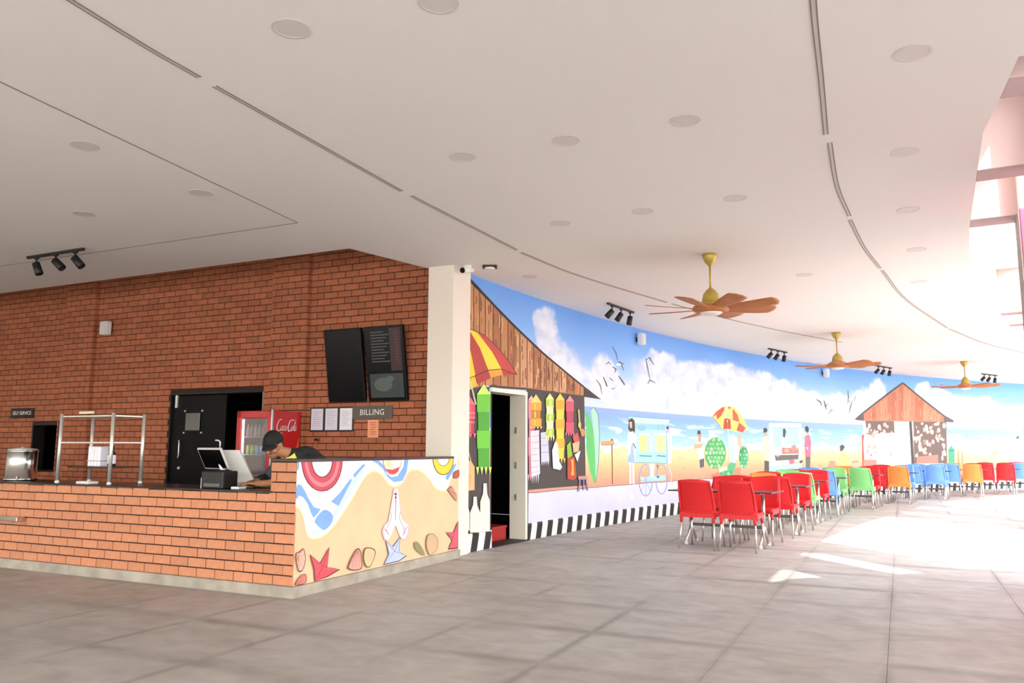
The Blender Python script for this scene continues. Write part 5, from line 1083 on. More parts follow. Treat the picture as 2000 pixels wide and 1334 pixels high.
  ('f2e8e4','25.255,1.981 25.435,2.088 25.528,1.95 25.348,1.844'),
  ('3f4a56','25.249,1.722 25.393,1.758 25.38,1.654 25.241,1.653'),
  ('b89878','24.286,1.153 24.236,1.094 24.119,1.057 23.981,1.057 23.873,1.094 23.838,1.153 23.888,1.213 24.005,1.249 24.143,1.25 24.25,1.213'),
  ('f0e0d4','24.09,1.153 24.346,1.187 24.239,1.001 24.073,1.018'),
  ('d0a880','24.151,0.984 24.409,0.814 24.472,0.849 24.215,1.019'),
  ('d29a70','25.595,2.038 25.824,2.094 25.839,1.779 25.613,1.742'),
 ],
}
COUNTER_ART = {
 'painted_surf': [
  ('f2d07a','-0.024,0.775 -0.002,0.767 0.029,0.755 0.058,0.738 0.081,0.712 0.102,0.68 0.12,0.648 0.131,0.614 0.139,0.58 0.15,0.549 0.166,0.519 0.185,0.492 0.213,0.473 0.252,0.463 0.3,0.461 0.349,0.465 0.394,0.474 0.439,0.49 0.487,0.513 0.538,0.545 0.591,0.585 0.645,0.629 0.699,0.676 0.753,0.726 0.809,0.78 0.866,0.843 0.925,0.908 0.978,0.962 1.023,0.995 1.061,1.015 1.099,1.028 1.137,1.037 1.176,1.039 1.214,1.034 1.255,1.02 1.296,0.998 1.336,0.974 1.375,0.945 1.413,0.913 1.451,0.888 1.489,0.877 1.527,0.873 1.565,0.875 1.603,0.878 1.641,0.887 1.68,0.905 1.718,0.937 1.755,0.979 1.795,1.012 1.838,1.028 1.883,1.035 1.929,1.037 1.974,1.034 2.02,1.026 2.069,1.011 2.121,0.987 2.175,0.956 2.227,0.924 2.273,0.889 2.317,0.853 2.364,0.822 2.419,0.801 2.478,0.785 2.53,0.777 2.568,0.776 2.6,0.782 2.627,0.796 2.652,0.821 2.672,0.854 2.696,0.886 2.728,0.916 2.764,0.945 2.796,0.969 2.825,0.988 2.851,1.002 2.869,1.011 2.871,1.163 2.193,1.168 1.241,1.172 0.636,1.172 -0.016,1.173'),
  ('f4f9fb','-0.025,0.79 -0.003,0.782 0.028,0.77 0.057,0.753 0.08,0.727 0.102,0.695 0.119,0.663 0.13,0.629 0.138,0.595 0.149,0.564 0.165,0.534 0.184,0.507 0.212,0.488 0.251,0.478 0.3,0.476 0.348,0.48 0.393,0.49 0.439,0.505 0.486,0.528 0.537,0.561 0.59,0.601 0.644,0.645 0.698,0.692 0.753,0.743 0.808,0.797 0.866,0.859 0.924,0.925 0.978,0.979 1.022,1.012 1.06,1.032 1.098,1.046 1.137,1.054 1.175,1.056 1.214,1.051 1.254,1.037 1.295,1.016 1.335,0.992 1.374,0.962 1.412,0.93 1.45,0.906 1.488,0.894 1.526,0.891 1.564,0.892 1.602,0.896 1.641,0.905 1.679,0.923 1.717,0.956 1.755,0.997 1.794,1.03 1.837,1.047 1.883,1.054 1.928,1.056 1.974,1.053 2.02,1.045 2.068,1.03 2.12,1.006 2.174,0.976 2.226,0.943 2.273,0.909 2.316,0.872 2.363,0.842 2.418,0.82 2.477,0.805 2.529,0.797 2.568,0.796 2.599,0.802 2.627,0.816 2.651,0.841 2.672,0.874 2.696,0.906 2.728,0.936 2.763,0.965 2.796,0.99 2.825,1.008 2.851,1.022 2.869,1.031 2.871,1.163 2.193,1.168 1.241,1.172 0.636,1.172 -0.016,1.173'),
  ('c6e6f8','0.175,0.551 0.261,0.516 0.414,0.551 0.57,0.662 0.767,0.834 0.955,1.04 1.034,1.08 0.913,1.077 0.725,0.917 0.584,0.741 0.412,0.585 0.259,0.543'),
 ],
 'painted_pool_stripes': [
  ('7fa9e6','-0.026,0.938 0.012,0.969 0.061,0.965 0.113,0.911 0.176,0.832 0.247,0.757 0.343,0.734 0.302,0.693 0.244,0.664 0.208,0.71 0.162,0.789 0.1,0.852 0.042,0.871 -0.017,0.837'),
  ('7fa9e6','0.267,0.64 0.292,0.667 0.332,0.698 0.37,0.719 0.401,0.724 0.431,0.719 0.459,0.709 0.486,0.695 0.51,0.675 0.524,0.654 0.526,0.632 0.517,0.609 0.501,0.588 0.475,0.569 0.443,0.551 0.414,0.54 0.395,0.54 0.378,0.547 0.361,0.556 0.34,0.567 0.318,0.58 0.299,0.594 0.281,0.608 0.267,0.622'),
  ('7fa9e6','0.49,0.792 0.615,0.865 0.779,0.997 0.795,0.979 0.699,0.861 0.602,0.745'),
  ('7fa9e6','0.816,1.032 0.971,1.13 1.012,1.123 0.837,1.001'),
  ('7fa9e6','-0.023,1.163 0.025,1.17 0.025,1.113 -0.011,1.087'),
  ('7fa9e6','1.113,1.164 1.241,1.168 1.342,1.098 1.378,1.028 1.469,0.988 1.583,0.997 1.696,1.091 1.705,1.163 1.789,1.164 1.758,1.031 1.678,0.942 1.516,0.935 1.402,0.99 1.31,1.08 1.21,1.132'),
  ('7fa9e6','2.581,0.953 2.749,1.092 2.852,1.112 2.751,1.005 2.624,0.909'),
 ],
 'painted_swim_rings': [
  ('8c2c3c','0.642,1.169 0.635,1.093 0.607,1.024 0.561,0.965 0.5,0.922 0.428,0.897 0.352,0.891 0.276,0.904 0.205,0.935 0.144,0.981 0.097,1.039 0.066,1.106 0.052,1.177 0.195,1.175 0.202,1.138 0.218,1.103 0.242,1.072 0.272,1.049 0.307,1.033 0.345,1.027 0.382,1.031 0.416,1.045 0.445,1.067 0.467,1.097 0.48,1.133 0.483,1.171'),
  ('c94c5c','0.627,1.169 0.621,1.096 0.594,1.029 0.55,0.973 0.492,0.931 0.424,0.907 0.351,0.901 0.279,0.913 0.212,0.943 0.154,0.987 0.108,1.044 0.078,1.108 0.065,1.176 0.182,1.175 0.189,1.135 0.207,1.098 0.233,1.066 0.266,1.041 0.304,1.025 0.345,1.018 0.386,1.022 0.424,1.037 0.456,1.06 0.48,1.092 0.494,1.13 0.498,1.171'),
  ('e27f86','0.59,1.17 0.584,1.106 0.561,1.047 0.523,0.997 0.472,0.961 0.413,0.939 0.35,0.933 0.286,0.944 0.227,0.97 0.176,1.009 0.136,1.059 0.11,1.115 0.098,1.176 0.135,1.176 0.144,1.124 0.167,1.076 0.201,1.035 0.244,1.002 0.294,0.98 0.348,0.971 0.401,0.976 0.451,0.995 0.493,1.026 0.525,1.067 0.544,1.117 0.549,1.17'),
  ('e8e4e6','0.479,1.171 0.476,1.134 0.464,1.1 0.442,1.07 0.414,1.049 0.381,1.035 0.344,1.032 0.308,1.037 0.274,1.052 0.244,1.075 0.221,1.105 0.205,1.139 0.199,1.175'),
  ('8a6a24','2.771,1.161 2.763,1.112 2.739,1.066 2.701,1.028 2.65,0.999 2.592,0.982 2.529,0.977 2.467,0.985 2.41,1.005 2.36,1.036 2.322,1.075 2.298,1.119 2.288,1.167 2.397,1.166 2.401,1.147 2.415,1.129 2.435,1.113 2.462,1.101 2.493,1.093 2.526,1.09 2.559,1.092 2.591,1.099 2.617,1.11 2.638,1.126 2.65,1.143 2.654,1.163'),
  ('f0cf3e','2.753,1.162 2.746,1.115 2.724,1.072 2.688,1.036 2.641,1.009 2.587,0.993 2.529,0.988 2.471,0.996 2.418,1.015 2.371,1.043 2.336,1.08 2.313,1.122 2.304,1.167 2.386,1.166 2.391,1.145 2.405,1.125 2.427,1.108 2.456,1.094 2.49,1.085 2.526,1.082 2.563,1.084 2.596,1.092 2.626,1.104 2.648,1.121 2.662,1.141 2.666,1.162'),
 ],
 'painted_beach_ball': [
  ('c6a288','1.651,1.17 1.648,1.133 1.636,1.098 1.616,1.067 1.589,1.042 1.556,1.023 1.52,1.012 1.482,1.009 1.443,1.014 1.407,1.027 1.374,1.047 1.346,1.073 1.325,1.104 1.311,1.138 1.306,1.174'),
  ('f2ecd8','1.637,1.17 1.634,1.136 1.623,1.103 1.605,1.074 1.58,1.05 1.55,1.032 1.517,1.022 1.481,1.019 1.446,1.024 1.412,1.036 1.382,1.055 1.356,1.079 1.337,1.108 1.324,1.14 1.319,1.174'),
  ('cf4c4c','1.343,1.077 1.479,1.064 1.614,1.093 1.581,1.042 1.513,1.018 1.434,1.024'),
  ('e6d6a0','1.372,1.167 1.439,1.166 1.464,1.115 1.409,1.084 1.342,1.104'),
 ],
 'painted_folded_hands': [
  ('e0b6be','1.511,0.873 1.588,0.87 1.618,0.756 1.654,0.635 1.684,0.541 1.752,0.503 1.834,0.463 1.828,0.396 1.772,0.329 1.679,0.331 1.639,0.374 1.557,0.486 1.485,0.402 1.413,0.338 1.351,0.364 1.311,0.443 1.345,0.504 1.417,0.536 1.449,0.649 1.482,0.764'),
  ('f0dcdc','1.515,0.865 1.584,0.862 1.611,0.752 1.643,0.635 1.67,0.544 1.73,0.507 1.803,0.469 1.799,0.405 1.749,0.338 1.667,0.34 1.63,0.382 1.557,0.489 1.493,0.407 1.429,0.345 1.373,0.369 1.337,0.446 1.367,0.505 1.432,0.537 1.461,0.647 1.49,0.759'),
  ('e2c4c4','1.528,0.769 1.544,0.807 1.574,0.767 1.551,0.654'),
  ('7a5a66','1.543,0.845 1.55,0.654 1.546,0.541 1.555,0.54 1.56,0.653 1.552,0.844'),
  ('9a7884','1.457,0.635 1.473,0.572 1.398,0.466 1.405,0.464 1.481,0.57 1.465,0.635'),
  ('9a7884','1.644,0.623 1.619,0.56 1.717,0.436 1.725,0.438 1.628,0.56 1.653,0.621'),
  ('4a3a44','1.521,0.821 1.567,0.818 1.568,0.799 1.522,0.801'),
  ('4a3a44','1.532,0.784 1.564,0.783 1.564,0.765 1.532,0.767'),
  ('b07a94','1.35,0.467 1.399,0.444 1.406,0.449 1.356,0.472'),
  ('b07a94','1.783,0.454 1.706,0.428 1.714,0.422 1.791,0.448'),
  ('b07a94','1.372,0.451 1.417,0.42 1.425,0.424 1.38,0.454'),
  ('b07a94','1.759,0.432 1.699,0.4 1.709,0.395 1.769,0.427'),
  ('b07a94','1.394,0.434 1.435,0.397 1.445,0.4 1.403,0.437'),
  ('b07a94','1.736,0.411 1.693,0.372 1.704,0.368 1.747,0.406'),
 ],
 'painted_starfish': [
  ('7a2c30','0.203,0.349 0.352,0.25 0.479,0.384 0.454,0.194 0.65,0.157 0.472,0.114 0.284,0.087 0.264,0.208'),
  ('d8505a','0.221,0.336 0.356,0.247 0.471,0.367 0.448,0.196 0.624,0.163 0.464,0.125 0.295,0.1 0.277,0.209'),
  ('7a2c30','0.394,0.219 0.251,0.318 0.248,0.316 0.391,0.217'),
  ('7a2c30','0.395,0.217 0.46,0.341 0.455,0.343 0.39,0.219'),
  ('7a2c30','0.392,0.217 0.584,0.171 0.585,0.174 0.393,0.22'),
  ('7a2c30','0.39,0.219 0.309,0.12 0.313,0.118 0.395,0.217'),
  ('5a6078','1.38,0.353 1.516,0.274 1.643,0.361 1.632,0.211 1.784,0.149 1.641,0.109 1.351,0.108 1.439,0.202'),
  ('b9c6e0','1.396,0.34 1.519,0.268 1.633,0.347 1.624,0.212 1.76,0.156 1.631,0.12 1.37,0.119 1.45,0.204'),
  ('5a6078','1.549,0.222 1.424,0.322 1.419,0.32 1.544,0.22'),
  ('5a6078','1.549,0.22 1.622,0.325 1.615,0.327 1.543,0.222'),
  ('5a6078','1.545,0.219 1.723,0.166 1.725,0.169 1.547,0.223'),
  ('5a6078','1.544,0.222 1.397,0.137 1.402,0.134 1.549,0.22'),
  ('7a2c38','2.598,0.321 2.77,0.303 2.884,0.436 2.886,0.106 2.661,0.117 2.749,0.213'),
  ('d85a68','2.614,0.314 2.769,0.298 2.871,0.417 2.873,0.121 2.67,0.13 2.75,0.217'),
  ('7a2c38','2.759,0.251 2.64,0.305 2.635,0.302 2.754,0.248'),
  ('7a2c38','2.761,0.248 2.856,0.388 2.847,0.39 2.753,0.25'),
  ('7a2c38','2.753,0.25 2.68,0.151 2.688,0.149 2.761,0.248'),
  ('7a4a3c','2.613,0.81 2.712,0.848 2.831,0.742 2.834,0.656'),
  ('c98a78','2.626,0.805 2.715,0.84 2.823,0.745 2.825,0.667'),
  ('7a4a3c','2.749,0.766 2.648,0.8 2.644,0.797 2.745,0.763'),
  ('7a4a3c','2.745,0.763 2.808,0.746 2.812,0.75 2.748,0.766'),
 ],
 'painted_shells': [
  ('6a3a34','0.019,0.375 0.032,0.383 0.052,0.384 0.07,0.386 0.086,0.396 0.1,0.408 0.114,0.407 0.128,0.386 0.141,0.352 0.147,0.318 0.143,0.285 0.133,0.251 0.119,0.227 0.102,0.212 0.082,0.207 0.064,0.213 0.048,0.236 0.034,0.269 0.024,0.302 0.018,0.33 0.015,0.356'),
  ('e6b4a0','0.026,0.37 0.038,0.377 0.055,0.377 0.071,0.379 0.085,0.388 0.098,0.399 0.11,0.398 0.122,0.379 0.133,0.349 0.139,0.319 0.135,0.289 0.126,0.258 0.115,0.236 0.1,0.223 0.082,0.218 0.066,0.223 0.052,0.244 0.039,0.274 0.03,0.303 0.025,0.328 0.023,0.352'),
  ('a06654','0.042,0.342 0.024,0.371 0.021,0.37 0.039,0.341'),
  ('a06654','0.042,0.341 0.052,0.377 0.048,0.378 0.039,0.342'),
  ('a06654','0.042,0.341 0.08,0.387 0.077,0.388 0.039,0.342'),
  ('a06654','0.042,0.341 0.104,0.396 0.101,0.398 0.039,0.342'),
  ('a06654','0.041,0.34 0.126,0.35 0.125,0.352 0.04,0.343'),
  ('a06654','0.04,0.341 0.127,0.293 0.128,0.294 0.041,0.342'),
  ('a06654','0.039,0.341 0.106,0.244 0.109,0.244 0.042,0.342'),
  ('a06654','0.039,0.342 0.074,0.227 0.078,0.227 0.042,0.342'),
  ('a06654','0.039,0.342 0.045,0.252 0.049,0.251 0.042,0.341'),
  ('a06654','0.039,0.342 0.025,0.308 0.028,0.307 0.042,0.341'),
  ('a06654','0.041,0.342 0.02,0.355 0.018,0.353 0.04,0.341'),
  ('6a3a34','0.022,0.104 0.019,0.117 0.033,0.135 0.051,0.152 0.07,0.166 0.093,0.178 0.114,0.185 0.132,0.187 0.149,0.183 0.16,0.174 0.168,0.152 0.171,0.125 0.159,0.105 0.117,0.098 0.06,0.098'),
  ('d87a70','0.032,0.108 0.029,0.119 0.041,0.136 0.057,0.151 0.074,0.163 0.094,0.174 0.112,0.181 0.128,0.183 0.143,0.18 0.153,0.171 0.16,0.152 0.163,0.127 0.152,0.109 0.115,0.103 0.065,0.103'),
  ('a06654','0.054,0.106 0.027,0.105 0.028,0.103 0.055,0.103'),
  ('a06654','0.056,0.105 0.038,0.131 0.035,0.13 0.053,0.104'),
  ('a06654','0.056,0.104 0.069,0.156 0.066,0.157 0.052,0.105'),
  ('a06654','0.056,0.104 0.106,0.172 0.103,0.174 0.053,0.105'),
  ('a06654','0.056,0.104 0.136,0.171 0.133,0.172 0.053,0.105'),
  ('a06654','0.055,0.104 0.152,0.144 0.15,0.146 0.053,0.106'),
  ('a06654','0.055,0.103 0.143,0.104 0.142,0.106 0.054,0.106'),
  ('a06654','0.053,0.104 0.058,0.099 0.061,0.1 0.055,0.105'),
  ('6a3a34','0.899,0.322 0.919,0.323 0.936,0.314 0.949,0.299 0.96,0.277 0.967,0.25 0.973,0.22 0.981,0.187 0.987,0.151 0.981,0.125 0.956,0.115 0.918,0.113 0.88,0.116 0.841,0.121 0.801,0.131 0.773,0.141 0.759,0.15 0.756,0.161 0.762,0.177 0.776,0.202 0.8,0.233 0.824,0.261 0.849,0.286 0.875,0.309'),
  ('e6a090','0.897,0.31 0.914,0.311 0.929,0.303 0.941,0.29 0.95,0.27 0.957,0.246 0.962,0.219 0.969,0.189 0.974,0.157 0.969,0.134 0.947,0.124 0.913,0.123 0.88,0.125 0.845,0.13 0.811,0.138 0.786,0.147 0.774,0.156 0.771,0.165 0.776,0.179 0.789,0.202 0.809,0.23 0.831,0.255 0.853,0.278 0.876,0.298'),
  ('a06654','0.902,0.298 0.901,0.318 0.897,0.319 0.898,0.299'),
  ('a06654','0.902,0.297 0.932,0.31 0.929,0.313 0.899,0.3'),
  ('a06654','0.899,0.297 0.95,0.28 0.952,0.282 0.901,0.3'),
  ('a06654','0.898,0.298 0.96,0.232 0.964,0.232 0.902,0.299'),
  ('a06654','0.898,0.298 0.972,0.173 0.976,0.174 0.902,0.299'),
  ('a06654','0.898,0.299 0.945,0.142 0.949,0.142 0.902,0.298'),
  ('a06654','0.898,0.299 0.881,0.143 0.885,0.143 0.902,0.298'),
  ('a06654','0.898,0.299 0.814,0.156 0.818,0.155 0.902,0.298'),
  ('a06654','0.898,0.299 0.778,0.173 0.782,0.172 0.902,0.298'),
  ('a06654','0.898,0.299 0.78,0.196 0.784,0.194 0.902,0.298'),
  ('a06654','0.899,0.299 0.813,0.243 0.816,0.241 0.902,0.298'),
  ('a06654','0.899,0.3 0.856,0.289 0.858,0.287 0.901,0.297'),
  ('6a5236','1.029,0.314 1.069,0.316 1.121,0.306 1.163,0.293 1.186,0.28 1.199,0.262 1.201,0.241 1.19,0.212 1.169,0.179 1.149,0.151 1.132,0.133 1.116,0.121 1.099,0.116 1.078,0.118 1.056,0.126 1.037,0.142 1.019,0.166 1.004,0.198 0.997,0.229 0.998,0.261 1.008,0.293'),
  ('d8bc90','1.037,0.304 1.072,0.306 1.118,0.297 1.155,0.285 1.175,0.273 1.186,0.258 1.188,0.238 1.178,0.212 1.16,0.182 1.142,0.158 1.128,0.141 1.114,0.131 1.099,0.126 1.08,0.127 1.061,0.135 1.044,0.149 1.028,0.171 1.015,0.199 1.008,0.227 1.01,0.256 1.018,0.285'),
  ('8c8a5c','1.919,0.276 1.935,0.283 1.963,0.281 1.994,0.269 2.028,0.244 2.067,0.21 2.097,0.179 2.121,0.148 2.138,0.12 2.13,0.109 2.078,0.127 2.004,0.161 1.947,0.195 1.923,0.226 1.915,0.256'),
  ('8c8a5c','1.931,0.269 1.945,0.275 1.969,0.273 1.996,0.262 2.027,0.24 2.06,0.21 2.087,0.182 2.109,0.154 2.123,0.129 2.116,0.119 2.071,0.135 2.005,0.166 1.955,0.196 1.934,0.224 1.927,0.251'),
  ('a98a66','2.182,0.323 2.214,0.337 2.257,0.341 2.299,0.335 2.34,0.32 2.379,0.295 2.408,0.268 2.42,0.236 2.42,0.202 2.411,0.172 2.391,0.147 2.363,0.126 2.332,0.112 2.298,0.104 2.26,0.102 2.227,0.111 2.199,0.137 2.174,0.174 2.16,0.212 2.157,0.252 2.164,0.293'),
  ('cbab84','2.194,0.313 2.222,0.325 2.26,0.328 2.297,0.323 2.333,0.31 2.368,0.288 2.393,0.263 2.404,0.235 2.404,0.204 2.396,0.177 2.379,0.154 2.354,0.136 2.327,0.123 2.297,0.115 2.264,0.113 2.235,0.121 2.209,0.145 2.188,0.178 2.175,0.212 2.172,0.248 2.179,0.285'),
  ('6a342c','2.766,1.005 2.799,1.021 2.842,1.032 2.875,1.031 2.888,1.007 2.889,0.971 2.877,0.944 2.839,0.934 2.788,0.933 2.753,0.94 2.744,0.958 2.75,0.984'),
  ('b4584c','2.772,1.002 2.801,1.017 2.839,1.027 2.868,1.026 2.879,1.005 2.881,0.972 2.87,0.947 2.837,0.938 2.792,0.938 2.761,0.944 2.753,0.96 2.758,0.983'),
 ],
}
CLOUDS = [(2.339, 3.158, 0.27, 0.19), (2.42, 2.93, 0.37, 0.24), (2.701, 2.68, 0.52, 0.29), (3.127, 2.515, 0.61, 0.33), (3.477, 2.334, 0.74, 0.29), (4.468, 2.598, 0.51, 0.25), (4.792, 2.332, 0.94, 0.27), (6.698, 2.994, 0.49, 0.18), (6.906, 2.715, 1.15, 0.37), (8.172, 2.806, 1.46, 0.26), (7.571, 2.447, 1.91, 0.36), (9.756, 2.916, 1.17, 0.26), (10.236, 2.594, 1.82, 0.4), (12.07, 2.855, 1.19, 0.25), (5.806, 2.25, 1.53, 0.25), (12.832, 2.404, 2.47, 0.37), (15.573, 2.368, 1.69, 0.34), (17.749, 2.962, 0.46, 0.3), (17.29, 2.645, 1.03, 0.33), (20.247, 3.116, 0.4, 0.26), (20.863, 2.77, 0.97, 0.39), (22.119, 2.563, 1.14, 0.36), (23.56, 2.77, 0.62, 0.24), (24.36, 2.414, 1.68, 0.34)]

M_mural = mural_material()

# ================================================================== STRUCTURE
# ---- ground outside
g = MB().box(-70, 90, -80, 90, -0.2, -0.06).build('ground', mat('outdoor_paving', 'c2bdb4', 0.9, vary=.1, scale=.6)); tag(g, kind='structure')

# ---- floor slabs
floor = MB().prism([tuple(bw(*p)[:2]) for p in [(-13.2,-20),(30,-20),(30,24),(-13.2,24)]], -0.058, -0.016).build('floor', mat('floor_screed', '8a8175', .95)); tag(floor, kind='structure')
slab_me = MB().bbox(-SLX/2+.001, SLX/2-.001, -SLY/2+.001, SLY/2-.001, -.016, 0, .0015).build('floor_slab', M_floor)
slab_mesh = slab_me.data; bpy.data.objects.remove(slab_me, do_unlink=True)
cells = []
for i in range(-18, 31):
    for j in range(-22, 26):
        cx, cy = SOX+(i+.5)*SLX, SOY+(j+.5)*SLY; p = bw(cx, cy)
        if (cy > 3.2 and Vector((p.x-AX, p.y-AY)).length > AR+.6) or cx < -13: continue
        d = Vector((p.x, p.y, -CAM_H)); dep = d.dot(_f)
        vis = dep > 1 and abs(d.dot(_r2)/dep) < .72 and abs(d.dot(_u2)/dep) < .50
        if cy > 0 and cx < -.3: vis = False
        cells.append((0 if vis else 1, dep if vis else 0, cx, cy))
cells.sort()
for k, (v, d, cx, cy) in enumerate(cells[:300]): inst('floor_slab', slab_mesh, floor, bw(cx, cy), (0, 0, BA))
rest = MB()
for (v, d, cx, cy) in cells[300:]: rest.box(-SLX/2+.002, SLX/2-.002, -SLY/2+.002, SLY/2-.002, -.016, 0, BM @ Matrix.Translation((cx, cy, 0)))
tag(rest.build('far_slabs', M_floor, floor), kind='stuff')

# ---- curved mural wall
DOOR = (0.80, 1.73, 2.05)                                      # opening along the wall, top height
def wall_mesh():
    NS = .25; cuts = sorted(set([round(i*NS, 4) for i in range(int(S_END/NS)+1)]+[DOOR[0], DOOR[1]]))
    zs = [0, DOOR[2], HC+.06, 4.3]; bm = bmesh.new(); uvl = bm.loops.layers.uv.new('UVMap'); T = .22
    def face(pts):
        vs = [bm.verts.new(p) for p, _ in pts]; f = bm.faces.new(vs)
        for l, (_, u) in zip(f.loops, pts): l[uvl].uv = u
    for a, b in zip(cuts, cuts[1:]):
        for k in range(3):
            if k == 0 and DOOR[0]-1e-4 <= a and b <= DOOR[1]+1e-4: continue
            z0, z1 = zs[k], zs[k+1]
            face([(arc(a,z0),(a,z0)),(arc(b,z0),(b,z0)),(arc(b,z1),(b,z1)),(arc(a,z1),(a,z1))])
            face([(arc(b,z0,-T),(b,9)),(arc(a,z0,-T),(a,9)),(arc(a,z1,-T),(a,9)),(arc(b,z1,-T),(b,9))])
    for s_ in (0, S_END): face([(arc(s_,0),(s_,9)),(arc(s_,4.3),(s_,9)),(arc(s_,4.3,-T),(s_,9)),(arc(s_,0,-T),(s_,9))])
    for s_ in DOOR[:2]: face([(arc(s_,0),(s_,0)),(arc(s_,DOOR[2]),(s_,0)),(arc(s_,DOOR[2],-T),(s_,0)),(arc(s_,0,-T),(s_,0))])
    face([(arc(DOOR[0],DOOR[2]),(0,0)),(arc(DOOR[1],DOOR[2]),(0,0)),(arc(DOOR[1],DOOR[2],-T),(0,0)),(arc(DOOR[0],DOOR[2],-T),(0,0))])
    me = bpy.data.meshes.new('wall_mural'); bm.to_mesh(me); bm.free(); me.materials.append(M_mural)
    o = bpy.data.objects.new('wall_mural', me); COL.objects.link(o); return o
wall = wall_mesh(); tag(wall, 'curved wall painted with a blue sky and beach mural', kind='structure')

def art_mesh(name, shapes, mapper, parent, cut=None, lay=.0005, base=.0012):
    mb = MB()
    for k, (c, txt) in enumerate(shapes):
        pts = [tuple(map(float, q.split(','))) for q in txt.split()]
        bm = bmesh.new()
        try: f = bm.faces.new([bm.verts.new((x, y, 0)) for x, y in pts])
        except ValueError: bm.free(); continue
        f.normal_update(); bmesh.ops.triangulate(bm, faces=bm.faces[:])
        if cut:
            a, b = min(p[0] for p in pts), max(p[0] for p in pts); s = math.ceil(a/cut)*cut
            while s < b:
                bmesh.ops.bisect_plane(bm, geom=bm.verts[:]+bm.edges[:]+bm.faces[:], plane_co=(s, 0, 0), plane_no=(1, 0, 0)); s += cut
        off = base+lay*k
        for v in bm.verts: v.co = mapper(v.co.x, v.co.y, off)
        mb.use(paint(c)); mb.bm(bm)
    return mb.build(name, None, parent)
ART_BASE = {'painted_umbrella_large': .012, 'painted_lanterns': .013, 'painted_stool': .020, 'painted_shoppers': .004, 'painted_umbrella_small': .006}
for nm, sh in WALL_ART.items(): art_mesh(nm, sh, lambda s, z, o: arc(s, max(z, .001), o), wall, .25, lay=.00004, base=ART_BASE.get(nm, .0012))

# ---- zebra painted kerb along the wall foot
M_zb = mat('kerb_black', '23211f', .6, vary=.15, scale=9); M_zw = mat('kerb_white', 'ece8e2', .6, vary=.06, scale=9)
kerb = MB(); KH, KT = .225, .035
def kerb_run(a, b, phase):
    per = .325; lean = .055; k = 0; s = a; bounds = [a]
    x = a+phase
    while x < b: bounds.append(x); x += per/2
    bounds.append(b)
    for i, (p, q) in enumerate(zip(bounds, bounds[1:])):
        kerb.use(M_zb if i % 2 == 0 else M_zw)
        l0 = lean if i > 0 else 0; l1 = lean if i < len(bounds)-2 else 0
        A = [arc(p-l0,0,KT), arc(q-l1,0,KT), arc(q,KH-.03,KT), arc(p,KH-.03,KT)]
        kerb._add([*A], [(0,1,2,3)], None, False)
        B = [arc(p,KH-.03,KT), arc(q,KH-.03,KT), arc(min(q+l1,b),KH,.0), arc(p+l0,KH,.0)]
        kerb._add([*B], [(0,1,2,3)], None, False)
    for e in (a, b): kerb._add([arc(e,0,KT), arc(e,KH-.03,KT), arc(e,KH,0), arc(e,0,0)], [(0,1,2,3)], None, False)
kerb_run(0.0, DOOR[0]-.03, .12); kerb_run(DOOR[1]+.06, S_END, .10)
tag(kerb.build('baseboard_mural'), 'black and white striped kerb at the foot of the mural wall', kind='structure')

# ---- white door frame in the mural wall
M_frame = mat('door_frame_cream', 'e9e4d2', .55)
df = empty('door_1'); tag(df, 'cream framed doorway opening into the dark kitchen', kind='structure')
def arc_box(mb, s0, s1, z0, z1, o0, o1):
    pts = [arc(s,z,o) for z in (z0,z1) for s,o in ((s0,o0),(s1,o0),(s1,o1),(s0,o1))]
    mb._add(pts, [(0,3,2,1),(4,5,6,7),(0,1,5,4),(1,2,6,5),(2,3,7,6),(3,0,4,7)], None, False)
m_ = MB(); arc_box(m_, DOOR[1]-.005, DOOR[1]+.055, 0, DOOR[2]+.05, -.24, .02); m_.build('jamb', M_frame, df)
m_ = MB(); arc_box(m_, DOOR[0]-.03, DOOR[1]+.055, DOOR[2]-.005, DOOR[2]+.05, -.24, .022); m_.build('lintel', M_frame, df)
m_ = MB(); arc_box(m_, DOOR[0]-.025, DOOR[0]+.005, 0, DOOR[2], -.24, .004); m_.build('jamb', M_blackm, df)
m_ = MB()
for z in (.55, 1.5, 1.0): arc_box(m_, DOOR[1]-.012, DOOR[1]-.004, z, z+.09, -.16, -.12)
m_.build('hinge', M_steel, df)
m_ = MB(); arc_box(m_, DOOR[0], DOOR[1]+.05, 0, .012, -.24, .06); m_.build('threshold', mat('threshold_black', '1a1918', .6), df)

# ---- brick back wall of the booth
BY = 3.0; PIL = [(-7.50, -6.80), (-3.06, -2.44)]; PD = .07
DR = (-5.05, -3.22, 2.09); WN = (-8.24, -7.40, .91, 1.67)
bwall = empty('wall_back_brick', C0, BA); tag(bwall, 'red brick back wall behind the serving counter', kind='structure')
core = MB()
core.box(-13, WN[0], BY, BY+.2, 0, 4.3); core.box(WN[0], WN[1], BY, BY+.2, 0, WN[2]); core.box(WN[0], WN[1], BY, BY+.2, WN[3], 4.3)
core.box(WN[1], DR[0], BY, BY+.2, 0, 4.3); core.box(DR[0], DR[1], BY, BY+.2, DR[2], 4.3); core.box(DR[1], -.36, BY, BY+.2, 0, 4.3)
for a, b in PIL: core.box(a, b, BY-PD, BY, 0, 4.3)
core.build('mortar_bed', M_mortar, bwall)
BLN, BHT, JT = .23, .0894, .011
def brick_mesh(name, ln, m):
    o = MB().bbox(0, ln, -.012, .004, 0, BHT-JT, .002).build(name, m); me = o.data; bpy.data.objects.remove(o, do_unlink=True); return me
bricks = []
